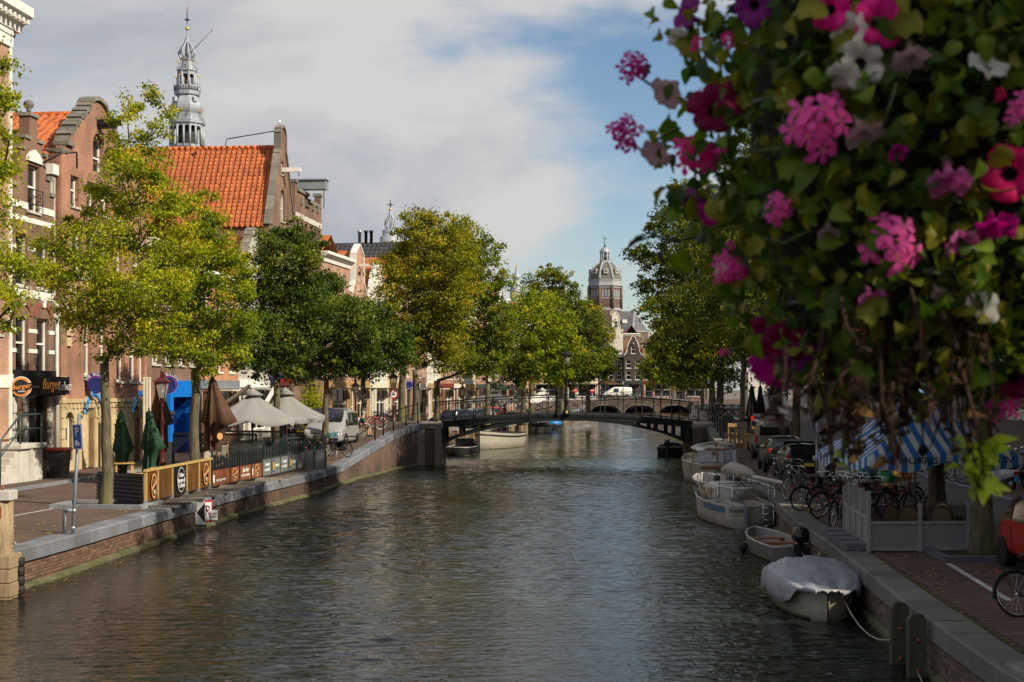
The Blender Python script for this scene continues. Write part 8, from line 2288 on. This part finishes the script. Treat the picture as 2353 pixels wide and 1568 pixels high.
MB().add([(-.50,-1.70,.92),(.50,-1.70,.92),(.46,-1.66,1.34),(-.46,-1.66,1.34)], [(3,2,1,0)]).obj('rear_window', glass, rv); MB().box(-.68, -1.76, .30, .68, -1.64, .46).obj('bumper', redp, rv)
for sg in (-1, 1):
    for y_ in (-.45, .5): MB().box(sg*.742-.004, y_-.006, .34, sg*.742+.004, y_+.006, .84).obj('door_seam', blk, rv)
tk = thing('box_truck', 'white box truck standing behind the black folded parasols on the right', 'truck', (14.9, 84, 1.6), -.09)
MB().box(-1.15, -2.5, .9, 1.15, 2.5, 3.6).obj('cargo_box', white, tk, bevel=.03); MB().box(-1.05, 2.6, .5, 1.05, 4.2, 2.5).obj('cab', white, tk, bevel=.2); MB().box(-1.0, -2.5, .6, 1.0, 4.0, .9).obj('chassis', blk, tk)
for y_ in (-1.5, 3.2):
    for sg in (-1, 1): MB().lathe([(.45, -.13), (.45, .13)], 18, X=Matrix.Translation((sg*.95, y_, .45)) @ Matrix.Rotation(R(90), 4, 'Y')).obj('wheel', rubber, tk)
# pole, charger, cable
t = thing('sign_pole', 'tall galvanised pole standing by the black charging post', 'pole', (9.22, 43.0, .85))
MB().tube([(0, 0, 0), (0, 0, 3.2)], .045, 10).tube([(0, 0, 2.0), (.09, 0, 2.05), (.09, 0, 3.1)], .02, 6).obj('pole', steel, t); MB().box(-.12, -.06, 2.98, .12, -.045, 3.14).obj('small_plate', cream, t)
t = thing('charging_post', 'black electric charging post with yellow ring and cable to the white car', 'charger', (9.52, 42.6, .85))
MB().box(-.14, -.12, 0, .14, .12, 1.14).obj('cabinet', bdark, t, bevel=.02); MB().box(-.05, -.125, .72, .05, -.121, .95).obj('display', steel, t)
ycab = M('yellow_cable', (.62,.60,.03), .5)
MB().torus((0, -.14, .62), .08, .018, 14, 6, 0, 'y').tube([(0, -.14, .54), (.2, -.2, .3), (.5, .2, .05), (.8, 1.5, .03), (1.0, 3.4, .35)], .015, 6).obj('charging_cable', ycab, t)
# bicycles: by the charger, in the heap, at the corner, on the bridge ramp
for i, (x_, y_, a, c_, lab) in enumerate(((8.45, 42.3, .35, 0, 'black city bicycle standing between coping and charging post'), (9.25, 46.6, .3, 4, 'grey bicycle leaning behind the tall pole'), (9.0, 47.4, .5, 0, 'black bicycle half hidden behind the grey bicycle by the pole'), (7.95, 34.6, -.5, 0, 'large black bicycle at the quay end of the grey enclosure'))):
    bike(lab, x_, y_, .85, a, paints[c_])
bike('black bicycle with shining spokes leaning at the lower right edge', 7.98, 20.9, .85, R(-82), paints[0], lean=-.28)
gcr, ocr = M('green_crate', (.01,.22,.08), .6), M('orange_crate', (.42,.14,.02), .6)
for i in range(12):
    x_ = 8.45 + (i % 6)*.42; y_ = 37.2 + (i//6)*1.9 + .3*math.sin(i*2.2)
    bike('bicycle in the heap behind the grey enclosure, %s counting from the left front' % ORD[i], x_, y_, .85, R(-62) + .22*math.sin(i*1.7), paints[(i*2) % 6], crate={2: gcr, 3: ocr, 8: blkcrate}.get(i), group='bicycles heaped behind the enclosure', lean=.1)
for i in range(5): bike('bicycle leaning on the right bridge ramp railing, %s from the water' % ORD[i], 11.9 + i*.55, 84.4 + i*.5, zr(84.4 + i*.5), PI*.5 + .3*math.sin(i), paints[i], group='bicycles on the right bridge ramp')
for i in range(9): bike('bicycle parked along the right pavement, %s from the scooters' % ORD[i], 16.0 + i*.1, 48.5 + i*1.4, .96, R(70) + .2*math.sin(i*2), paints[i % 6], group='bicycles along the right pavement')
for i in range(14):
    x_ = 14.5 + i*1.15; bike('bicycle against the railing of the brick bridge, %s from the left' % ORD[i], x_, 235.9 + 1.0, top2(x_) + .05, R(90) + .2*math.sin(i*3), paints[i % 6], group='bicycles on the brick bridge')
def scooter(label, x, y, z, rz, col):
    t = thing('scooter', label, 'scooter', (x, y, z), rz, 'parked scooters')
    for y_ in (-.55, .60): 
        w_ = MB().torus((0, y_, .24), .185, .06, 20, 7).obj('wheel', rubber, t); MB().lathe([(.13, -.04), (.13, .04)], 14, X=Matrix.Translation((0, y_, .24)) @ Matrix.Rotation(R(90), 4, 'Y')).obj('rim', steel, w_)
    MB().loft([[(-.10,-.82,.52),(.10,-.82,.52),(.10,-.82,.68),(-.10,-.82,.68)],[(-.19,-.5,.42),(.19,-.5,.42),(.15,-.5,.76),(-.15,-.5,.76)],[(-.16,-.05,.30),(.16,-.05,.30),(.12,-.05,.70),(-.12,-.05,.70)],[(-.15,.05,.22),(.15,.05,.22),(.15,.05,.30),(-.15,.05,.30)],[(-.15,.32,.22),(.15,.32,.22),(.15,.32,.30),(-.15,.32,.30)],[(-.2,.40,.30),(.2,.40,.30),(.17,.46,.80),(-.17,.46,.80)],[(-.08,.5,.5),(.08,.5,.5),(.08,.52,.92),(-.08,.52,.92)]], 0, True).obj('body', col, t)
    MB().loft([[(-.12,-.72,.72),(.12,-.72,.72),(.12,-.72,.79),(-.12,-.72,.79)],[(-.14,-.3,.74),(.14,-.3,.74),(.14,-.3,.82),(-.14,-.3,.82)],[(-.09,-.02,.70),(.09,-.02,.70),(.09,-.02,.76),(-.09,-.02,.76)]], 0, True).obj('seat', blk, t)
    MB().tube([(-.33,.36,1.02),(-.12,.45,1.0),(.12,.45,1.0),(.33,.36,1.02)], .02, 6).obj('handlebar', blk, t)
    for s_ in (-1, 1): MB().tube([(s_*.2,.43,1.0),(s_*.3,.42,1.22)], .008, 4).ball((s_*.32,.42,1.25), .055, 8, 5).obj('mirror', chrome, t)
    MB().cb((0,-.84,.62), (.16,.05,.10)).obj('tail_light', tail, t); MB().cb((0,-.86,.42), (.18,.02,.14)).obj('number_plate', M('blue_plate', (.05,.25,.5), .5), t); MB().ball((0,.55,.85), .08, 8, 6).obj('headlight', chrome, t)
scooter('white scooter with red tail light on the right pavement, nearest the viewer', 15.6, 45.4, .96, .25, whitep)
for i, (x_, y_) in enumerate(((16.5, 46.6), (17.1, 47.7), (17.6, 48.8))): scooter('dark scooter behind the white scooter, %s in its row' % ORD[i], x_, y_, .96, .3, dkpaint)
# pallets, table, chair, board, black parasols
t = thing('pallet_stack', 'upright brown wooden pallets at the head of the parking bays', 'pallet', (11.25, 71.0, zr(71)), -.1)
for k_ in range(2):
    for i in range(4): MB().box(-.40 + i*.22, k_*.16, .0, -.40 + i*.22 + .12, k_*.16 + .022, .95).obj('board', wood, t)
    for h_ in (.02, .42, .83): MB().box(-.42, k_*.16 + .022, h_, .42, k_*.16 + .12, h_ + .1).obj('batten', wood, t)
t = thing('wooden_table', 'rough yellow timber table beside the pallets', 'table', (11.8, 69.6, zr(69.6)), -.1)
MB().box(-.42, -.3, .72, .42, .3, .80).box(-.38, -.26, .5, .38, .26, .72).obj('top', pine, t)
for sx in (-.36, .36):
    for sy in (-.24, .24): MB().box(sx-.04, sy-.04, 0, sx+.04, sy+.04, .72).obj('leg', pine, t)
t = thing('wooden_chair', 'pale wooden chair behind the upright pallets', 'chair', (11.2, 72.3, zr(72.3)), -.1)
MB().box(-.2,-.2,.43,.2,.2,.46).obj('seat', pine, t); MB().box(-.22,.18,.7,.22,.21,.95).obj('backrest', pine, t)
for sx in (-.19, .19): MB().box(sx-.018,.17,0,sx+.018,.205,.95).box(sx-.018,-.2,0,sx+.018,-.17,.43).obj('leg', pine, t)
t = thing('pavement_board', 'dark rounded pavement board by the right bridge ramp', 'board', (11.3, 74.5, zr(74.5)), -.1)
MB().prism([(-.3,.2),(.3,.2),(.3,1.0)] + [(.22 + .08*math.cos(R(a)), 1.0 + .08*math.sin(R(a))) for a in (30, 60, 90)] + [(-.22 + .08*math.cos(R(a)), 1.0 + .08*math.sin(R(a))) for a in (90, 120, 150)] + [(-.3,1.0)], -.03, .03).obj('board', M('board_grey', (.05,.05,.055), .5), t); MB().box(-.26,-.02,0,-.2,.02,.25).box(.2,-.02,0,.26,.02,.25).obj('leg', black_metal, t)
blackc = M('black_canvas', (.016,.015,.017), .85, var=.2)
for i, (u, Y, lab) in enumerate(((1727, 73, 'black folded parasol with red mark, left of its pair on the right quay'), (1747, 74, 'black folded parasol right of its pair, before the white truck'))):
    closed_parasol(lab, ux(u, Y), Y, zr(Y), vz(886, Y), vz(1000, Y), .30, blackc, group='black folded parasols', seed=20 + i)
    o = bpy.data.objects['folded_parasol' + ('.%03d' % (4 + i + 0))] if ('folded_parasol.%03d' % (4 + i)) in bpy.data.objects else None
    if o: MB().box(-.08, -.30, .95, .08, -.27, 1.25).obj('red_mark', red_paint, o)
# people, signs and vans by the far brick bridge
for i, (x_, y_, a, c1, lab) in enumerate(((8.5, 118, 1.2, (.30,.04,.03), 'pedestrian in a red top walking under the market canopies'), (6.6, 139, 2.4, (.03,.04,.08), 'pedestrian in a dark coat beyond the right market canopy'), (18.5, 239.4, 1.5, (.45,.43,.40), 'pedestrian in a pale top on the brick bridge, left'), (27.0, 239.2, -1.5, (.05,.08,.2), 'pedestrian in blue on the brick bridge, right'))):
    if i == 0: x_ = ux(1160, 118)
    if i == 1: x_ = ux(1205, 139)
    person(lab, x_, y_, (1.24 if i < 2 else top2(x_)), a, standing(), RAD, (M('coat_%d' % i, c1, .8), M('dark_trousers', (.02,.02,.03), .8), True), (.06,.04,.03))
wv = vehicle('white van crossing the far brick bridge', ux(1418, 240.2), 240.2, top2(ux(1418, 240.2)), R(90), van_st, white, 'van', (-1.6, 1.5), .34, None, ((-.2, .78, .08, .78, 0, -.22),), 'parked_car')
for u, lab in ((1322, 'round red no-entry sign left of the far bridge'), (1361, 'round red no-entry sign right of its twin near the far bridge')):
    t = thing('no_entry_sign', lab, 'sign', (ux(u, 228), 228, 1.3), 0, 'round no-entry signs')
    MB().tube([(0, 0, 0), (0, 0, 3.0)], .05, 6).obj('pole', steel, t); oval(t, 'red_disc', Matrix.Translation((0, -.06, 2.75)) @ UPRIGHT, .42, .42, red_paint, .03); MB().box(-.28, -.10, 2.68, .28, -.092, 2.82).obj('white_bar', txt_white, t)
# gull on the great gable
gl, grz, gw, gz = gull_at
t = thing('seagull', 'white seagull standing on top of the great stepped gable', 'bird', Matrix.Translation(gl) @ Matrix.Rotation(grz, 4, 'Z') @ Vector((gw/2, .2, gz + .15)))
MB().loft([[(x_ + r_*.8*math.cos(2*PI*j/8), y_, z_ + r_*math.sin(2*PI*j/8)) for j in range(8)] for x_, y_, z_, r_ in ((0,-.26,.14,.01),(0,-.16,.15,.05),(0,-.02,.17,.09),(0,.10,.20,.08),(0,.15,.26,.05),(0,.18,.32,.055),(0,.22,.33,.04),(0,.26,.32,.008))], 0, True).obj('body', txt_white, t)
for s_ in (-1, 1): MB().loft([[(s_*.085,.08,.20),(s_*.095,.08,.15),(s_*.09,.0,.14)],[(s_*.07,-.2,.16),(s_*.075,-.2,.13),(s_*.07,-.25,.13)],[(s_*.03,-.36,.13),(s_*.035,-.36,.12),(s_*.03,-.37,.12)]], 0, True).obj('wing', M('gull_grey', (.40,.42,.45), .7), t); MB().tube([(s_*.03,0,.1),(s_*.03,0.01,-.05)], .008, 4).obj('leg', amber, t)
MB().tube([(0,.25,.325),(0,.31,.31)], [.014,.004], 6).obj('beak', amber, t)
# ================================================================ HANGING FLOWER BASKET
FY = 1.95
rf = random.Random(42)
fb = thing('flower_basket', 'overflowing hanging basket of pink, white and burgundy flowers in the right foreground', 'flower basket', (ux(2130, FY), FY, vz(350, FY)))
FC = Vector(fb.location)
LEFT = [(-400, 2080), (-250, 1720), (-150, 1610), (0, 1550), (150, 1535), (350, 1550), (450, 1575), (600, 1625), (750, 1700), (830, 1760), (890, 1870), (930, 1990), (960, 2090)]
def hwid(v): return (2130 - float(np.interp(v, [a for a, b in LEFT], [b for a, b in LEFT]))) * FY / F
def shellp(u, v, push=1.0):
    """point of the near side of the plant mass at the survey position"""
    h = hwid(v); x = ux(u, FY) - FC.x
    s = max(-1.0, min(1.0, x / max(h, 1e-3)))
    y = -h * .72 * math.sqrt(max(0, 1 - s*s)) * push
    k = (FY + y) / FY
    return Vector((ux(u, FY)*k - FC.x, y, (vz(v, FY) - HC)*k + HC - FC.z))
# container, moss and chains
MB().lathe([(hwid(v)*.70*(1 if v > -200 else .9), vz(v, FY) - FC.z) for v in (800, 700, 550, 400, 200, 0, -150, -250)] , 20, 0, True, Matrix.Diagonal((1, .72, 1, 1))).obj('moss_liner', M('basket_moss', (.018,.02,.008), .95, var=.6, vs_=14, bump=1, bs=60), fb)
mb = MB()
for v in (700, 500, 250, -100): mb.torus((0, 0, vz(v, FY) - FC.z), hwid(v)*.71, .004, 30, 5, 0, 'z')
mb.obj('basket_wire', black_metal, fb).scale = (1, .72, 1)
for j in range(3):
    a = 2*PI*j/3 + .5; MB().tube([(.25*math.cos(a), .2*math.sin(a), vz(-100, FY) - FC.z), (0, 0, 1.35)], .004, 5).obj('chain', black_metal, fb)
# leaves
def leafmesh(kind):
    n = 7; v, f, t_ = [], [], []
    for i in range(n + 1):
        q = i/n
        if kind == 'ovate': w = .34*math.sin(PI*q**.8)**.9 + .008
        else: w = (.20 + .34*abs(math.sin(PI*q*2.5 + .35))) * (math.sin(PI*min(1, q*.93 + .06))**.5)
        z = -.30*q*q + .10*math.sin(q*4)
        v += [(-w, q, z + .35*w), (0, q, z), (w, q, z + .22*w)]
    for i in range(n):
        f += [(3*i, 3*i+1, 3*i+4, 3*i+3), (3*i+1, 3*i+2, 3*i+5, 3*i+4)]
    return v, f
LM = {k: leafmesh(k) for k in ('ovate', 'lobed')}
fl_leaf = [MLEAF('basket_leaf_%s' % nm, [(0, a), (1, b)], .28, .42) for nm, a, b in (('dark', (.028,.062,.010), (.065,.12,.014)), ('green', (.075,.15,.014), (.17,.25,.02)), ('olive', (.11,.125,.012), (.24,.23,.02)))]
lime_leaf = MLEAF('fresh_shoot_leaf', [(0, (.28,.40,.02)), (1, (.48,.56,.05))], .35, .4)  # sunlight on the hanging shoots is put into this lime colour
lmeshes = []
for k in LM:
    for m_ in fl_leaf:
        v, f = LM[k]; mb = MB().add(v, f, 0, True); me = mb.mesh('leaf', m_)
        a = me.attributes.new('tint', 'FLOAT', 'POINT'); a.data.foreach_set('value', [(.2, 1.0, .45)[i_ % 3] for i_ in range(len(v))]); lmeshes.append((k, me))
def leafX(p, out, s):
    nrm = (out*.8 + Vector((rf.gauss(0, .75), rf.gauss(0, .75), rf.gauss(.3, .65)))).normalized()
    d = Vector((rf.gauss(0, 1), rf.gauss(0, .6), rf.gauss(-.5, .7))); d = (d - nrm*d.dot(nrm)).normalized()
    x = d.cross(nrm)
    return Matrix(((x.x*s, d.x*s, nrm.x*s, p.x), (x.y*s, d.y*s, nrm.y*s, p.y), (x.z*s, d.z*s, nrm.z*s, p.z), (0, 0, 0, 1)))
spots = []
while len(spots) < 2300:
    v = rf.uniform(-320, 900); u = rf.uniform(1480, 2800); th = rf.random()
    h = hwid(v) * F / FY
    if abs(u - 2130) > h*(1.04 + .10*math.sin(v*.045) + .07*math.sin(v*.11)): continue
    rho = lerp(.72, 1.08, rf.random()**.85)
    back = rf.random() < .22
    p = shellp(2130 + (u - 2130)*min(1, rho*1.02), v, rho)
    if back: p.y = -p.y*.9
    p += Vector((rf.gauss(0, .012), rf.gauss(0, .015), rf.gauss(0, .012)))
    spots.append((back, -rho, p, rf.uniform(.016, .033) * (1.5 if rf.random() < .2 else 1)))
spots.sort(key=lambda q: (q[0], q[1]))
rest, rt_ = {}, {}
for i, (back, rho, p, s) in enumerate(spots):
    out = Vector((p.x, p.y, p.z*.4)).normalized(); X = leafX(p, out, s)
    k, me = lmeshes[rf.randrange(6)]
    u_ = (p.x + FC.x)/(p.y + FC.y)*F + U0; v_ = V0 - (p.z + FC.z - HC)/(p.y + FC.y)*F
    if i < 900 and len(rest.setdefault('n', [])) < 296 and 1300 < u_ < 2380 and -30 < v_ < 1100:
        rest['n'].append(1); o = link('leaf', me, fb); o.matrix_local = X
    else:
        rest.setdefault((k, me.materials[0].name), MB()).add(*LM[k], 0, True, X)
for key, mb in rest.items():
    if key == 'n': continue
    o = mb.obj('leaf_mass', bpy.data.materials[key[1]], fb, kind='stuff')
    a = o.data.attributes.new('tint', 'FLOAT', 'POINT'); nv = len(o.data.vertices) // 24
    tv = np.repeat(np.random.default_rng(nv).random(nv), 24); a.data.foreach_set('value', tv.astype(np.float32))
# flowers
def petal_mat(nm, c, thr=.3): return MLEAF('petal_' + nm, [(0, tuple(x*.8 for x in c)), (1, c)], thr, .55)
PM = {k: petal_mat(k, c) for k, c in dict(hot=(.95,.015,.30), crimson=(.85,.01,.16), magenta=(.60,.012,.28), burgundy=(.24,.005,.06), light=(.95,.12,.46), white=(.74,.70,.62), dusty=(.52,.34,.36), mauve=(.68,.17,.44), violet=(.30,.03,.27)).items()}
throat = M('flower_throat', (.03,.008,.02), .8); calyx = M('calyx_green', (.05,.09,.02), .7); yellow_eye = M('flower_eye', (.55,.30,.05), .7)
def tinted(me):
    a = me.attributes.new('tint', 'FLOAT', 'POINT'); a.data.foreach_set('value', [rf.random() for _ in me.vertices]); return me
def petunia(size, open_, mat, seed):
    rr = random.Random(seed); n = 40; rings = []
    prof = [(.07, -1.05), (.10, -.75), (.16, -.5), (.24*(.6+.5*open_), -.28), (.42*(.45+.6*open_), -.10), (.72*(.4+.62*open_), .02*open_), (1.0*(.38+.64*open_), .03 - .10*(1-open_) - .06*open_), (1.06*(.40+.62*open_), -.10*open_)]
    ph = rr.uniform(0, 6); w5 = [rr.uniform(.85, 1.12) for _ in range(5)]
    for i, (r_, z) in enumerate(prof):
        ring = []
        for j in range(n):
            a = 2*PI*j/n; lob = abs(math.cos(2.5*a))
            k = max(0, (i-3)/4)
            rad = r_*(1 - k*.20*(1 - lob**.35))*(lerp(1, w5[int((a/(2*PI)*5 + .5) % 5)], k*.7))
            zz_ = z + k*(.10*math.sin(5*a + ph) + .07*math.sin(11*a + ph*2)*k) - k*.10*(1 - lob)
            ring.append((rad*math.cos(a)*size, rad*math.sin(a)*size, zz_*size))
        rings.append(ring)
    mb = MB().loft(rings[3:], 0, True, True, (False, False)).loft(rings[:4], 0 if open_ < .7 else 1, True, True, (True, False))
    for j in range(5):
        a = 2*PI*j/5; mb.tube([(.07*size*math.cos(a), .07*size*math.sin(a), -1.0*size), (.12*size*math.cos(a), .12*size*math.sin(a), -.85*size), (.2*size*math.cos(a), .2*size*math.sin(a), -.72*size)], [.04*size, .05*size, .01*size], 5, 2)
    return tinted(mb.mesh('petunia', [mat, throat, calyx]))
def floret(size, mat, seed):
    rr = random.Random(seed); mb = MB()
    for j in range(5):
        a0 = 2*PI*j/5 + (.25 if j in (1,) else 0) + rr.gauss(0, .08); L = size*rr.uniform(.85, 1.1)*(1.1 if j < 2 else .95); W = size*rr.uniform(.23, .30)
        v, f = [], []
        for i in range(6):
            q = i/5; w = W*(math.sin(PI*min(1, .08 + q*.80))**.8)*(.35 + .65*q if q < .6 else 1)*(.55 if i == 5 else 1); z = .12*L*math.sin(q*PI*.9) - .25*L*q*q*rr.uniform(.2, 1)
            v += [(q*L, -w, z + .12*w), (q*L, 0, z), (q*L, w, z + .12*w)]
        for i in range(5): f += [(3*i, 3*i+1, 3*i+4, 3*i+3), (3*i+1, 3*i+2, 3*i+5, 3*i+4)]
        mb.add(v, f, 0, True, Matrix.Rotation(a0, 4, 'Z'))
    mb.ball((0, 0, .03*size), .09*size, 6, 4, 1).tube([(0, 0, 0), (0, 0, -.9*size)], .035*size, 5, 2)
    return tinted(mb.mesh('floret', [mat, yellow_eye, calyx]))
def aim(p, d, roll=0):
    return Matrix.Translation(p) @ d.to_track_quat('Z', 'Y').to_matrix().to_4x4() @ Matrix.Rotation(roll, 4, 'Z')
# (u, v, diameter, kind, facing right, facing up): 1 = wide open, smaller = bell seen from the side
PET = [(2030,42,128,'hot',1,.1,.15),(1900,18,95,'hot',.75,-.6,-.2),(1640,252,112,'burgundy',1,-.2,-.1),(1692,222,80,'burgundy',.6,.5,.3),(2322,395,135,'crimson',1,-.4,-.1),(1800,792,100,'burgundy',.9,-.3,-.2),(1762,868,110,'magenta',.5,-.6,-.7),(1745,765,80,'burgundy',.6,-.8,-.2),
       (1942,72,95,'white',.6,-.6,-.1),(1985,148,110,'white',.75,.1,-.3),(1938,182,80,'white',.5,-.3,-.8),(2278,140,95,'white',.7,.2,.4),(2264,695,95,'white',.95,.2,.3),(1560,98,70,'white',.5,-.6,-.6),(2098,150,88,'dusty',.4,.1,-1.0),(1992,322,95,'dusty',.55,.2,-.7),(2182,432,105,'mauve',.55,0,-.8),(2292,540,105,'magenta',.45,.1,-1),
       (2215,566,80,'mauve',.5,.3,-.6),(1502,358,72,'dusty',.5,-.7,-.5),(1528,222,78,'dusty',.55,-.6,-.5),(2008,698,70,'mauve',.5,.2,-.7),(1905,545,52,'dusty',.35,0,-1),(1566,30,84,'violet',.6,-.8,.3),(1722,16,95,'violet',.7,-.5,-.4),(1585,468,66,'violet',.5,-.8,-.3),(1625,498,60,'magenta',.6,-.5,-.4),(1690,640,70,'crimson',.5,.2,-.8),(1652,615,55,'white',.5,-.9,0),
       (2065,355,45,'magenta',.5,.2,-.3),(1840,830,90,'violet',.5,0,-.7),(2160,680,42,'dusty',.4,.2,-1),(2330,880,90,'burgundy',.7,-.3,-.3)]
for i, (u, v, dpx, kd, op, fx, fz_) in enumerate(PET):
    p = shellp(u, v, 1.10); s = dpx/2*(FY + p.y)/F / (.40 + .62*op) * 1.02
    o = link('petunia', petunia(s, op, PM[kd], i), fb)
    d = Vector((fx*.9 + rf.gauss(0, .1), -1 if op > .7 else -.45, fz_*.9 + rf.gauss(0, .1))).normalized()
    o.matrix_local = aim(p - d*s*.1, d, rf.uniform(0, 6))
CLU = [(1455,152,88,'magenta',8),(1436,305,98,'magenta',9),(1600,355,115,'hot',9),(1880,290,180,'light',9),(2050,562,165,'light',8),(1790,480,78,'light',6),(1682,605,105,'light',8),(2345,250,85,'light',6),(1602,100,48,'hot',3),(1670,94,48,'hot',3),(1664,806,36,'hot',2),(2302,925,90,'light',6),(2300,215,40,'crimson',3),(1660,350,36,'hot',2)]
for i, (u, v, dpx, kd, nf) in enumerate(CLU):
    p = shellp(u, v, 1.12); r_ = dpx/2*(FY + p.y)/F
    c = link('flower_cluster', MB().tube([(0, r_*.7, -r_*.2), (0, r_*.2, 0)], .0025, 5).tube([(0, r_*.7, -r_*.2), (r_*2.2 if u < 1500 else .01, r_*2.2, -r_*1.2)], .002, 5).mesh('flower_cluster', calyx), fb)
    c.location = p
    fm_ = [floret(r_*(.44 if nf > 6 else .55), PM[kd], i*10 + k) for k in range(2)]
    for k in range(nf):
        a = k*2.4 + i; q = math.sqrt((k + .5)/nf)
        d = Vector((q*math.cos(a)*.75 + rf.gauss(0, .2), -1, q*math.sin(a)*.75 + .1 + rf.gauss(0, .2))).normalized()
        o = link('floret', fm_[k % 2], c); o.matrix_local = aim(Vector((q*math.cos(a)*r_*.74, -r_*.35*(1 - q*q) + rf.gauss(0, .12)*r_, q*math.sin(a)*r_*.74)), d, rf.uniform(0, 6))
# shoots tinted bright lime as if sunlit, dry stems with crumpled leaves
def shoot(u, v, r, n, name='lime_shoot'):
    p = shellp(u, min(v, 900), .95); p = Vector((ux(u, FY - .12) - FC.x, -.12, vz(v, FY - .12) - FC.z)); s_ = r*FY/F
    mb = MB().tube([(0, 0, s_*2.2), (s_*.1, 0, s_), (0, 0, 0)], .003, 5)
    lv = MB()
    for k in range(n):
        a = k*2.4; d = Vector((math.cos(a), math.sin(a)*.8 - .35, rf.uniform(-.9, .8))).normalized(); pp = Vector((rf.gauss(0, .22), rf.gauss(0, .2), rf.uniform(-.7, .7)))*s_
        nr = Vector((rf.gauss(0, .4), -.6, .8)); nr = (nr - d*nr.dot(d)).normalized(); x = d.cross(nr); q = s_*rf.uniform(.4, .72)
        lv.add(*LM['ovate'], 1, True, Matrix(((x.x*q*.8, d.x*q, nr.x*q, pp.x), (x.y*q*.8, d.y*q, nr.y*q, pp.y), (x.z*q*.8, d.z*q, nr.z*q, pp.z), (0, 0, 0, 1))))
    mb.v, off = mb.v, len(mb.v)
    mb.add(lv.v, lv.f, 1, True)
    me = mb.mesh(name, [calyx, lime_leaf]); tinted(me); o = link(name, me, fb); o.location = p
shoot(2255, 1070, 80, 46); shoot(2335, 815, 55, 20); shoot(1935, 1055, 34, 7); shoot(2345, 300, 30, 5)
dry = M('dried_leaf', (.050,.022,.008), .85, var=.7, vs_=30, bump=.6, bs=80); dry2 = M('dry_golden_leaf', (.36,.19,.05), .8, var=.5, vs_=20)
mb = MB()
for k in range(130):
    u = rf.gauss(2030, 135); v0_ = rf.uniform(640, 900); v1_ = min(1100, v0_ + abs(rf.gauss(150, 80))); y_ = rf.uniform(-.22, .12)
    if not 1790 < u < 2290: continue
    a, b = Vector((ux(u, FY + y_) - FC.x, y_, vz(v0_, FY) - FC.z)), Vector((ux(u + rf.gauss(0, 30), FY + y_) - FC.x, y_ + rf.gauss(0, .02), vz(v1_, FY) - FC.z))
    md_ = a.lerp(b, .5) + Vector((rf.gauss(0, .01), rf.gauss(0, .01), 0))
    mb.tube([a, md_, b], [.0028, .0022, .0012], 4)
    for _ in range(rf.randint(2, 5)):
        p = a.lerp(b, rf.uniform(.1, 1)); q = rf.uniform(.011, .024); d = Vector((rf.gauss(0, .5), rf.gauss(0, .5), -1)).normalized(); nr = d.orthogonal().normalized(); x = d.cross(nr)
        a_ = rf.uniform(0, 6); x, nr = x*math.cos(a_) + nr*math.sin(a_), nr*math.cos(a_) - x*math.sin(a_)
        mb.add([(px*1.0, py, pz*2.2 + .25*math.sin(py*9)*px) for px, py, pz in LM['ovate'][0]], LM['ovate'][1], 1 if rf.random() < .06 else 0, True, Matrix(((x.x*q, d.x*q, nr.x*q, p.x), (x.y*q, d.y*q, nr.y*q, p.y), (x.z*q, d.z*q, nr.z*q, p.z), (0, 0, 0, 1))))
mb.obj('dried_stems', [dry, dry2], fb, kind='stuff')
# thin curling stems and the drooping seed heads at the left
for pts in ([(1600,545),(1540,560),(1500,545),(1455,560)], [(1560,560),(1530,545),(1525,585)], [(2060,190),(2045,240),(2025,300)], [(1700,350),(1780,345),(1850,330)], [(1720,540),(1800,560),(1860,530)], [(1640,600),(1700,590)], [(1560,300),(1500,330)], [(1720,810),(1690,800),(1660,812)], [(1850,120),(1790,180)], [(2120,620),(2200,640)]):
    MB().tube([shellp(u, v, 1.08) if u > 1560 else Vector((ux(u, FY) - FC.x, -.02, vz(v, FY) - FC.z)) for u, v in pts], .0022, 5).obj('stem', calyx, fb)
for u, v, a in ((1475,545,-.5),(1524,580,-1.5),(1462,556,-.7)):
    p = Vector((ux(u, FY) - FC.x, -.02, vz(v, FY) - FC.z)); MB().tube([p, p + Vector((-.008, 0, -.004)), p + Vector((-.018*math.cos(a), 0, .018*math.sin(a)))], [.002, .004, .001], 6).obj('seed_pod', M('seed_pod', (.05,.02,.015), .7), fb)
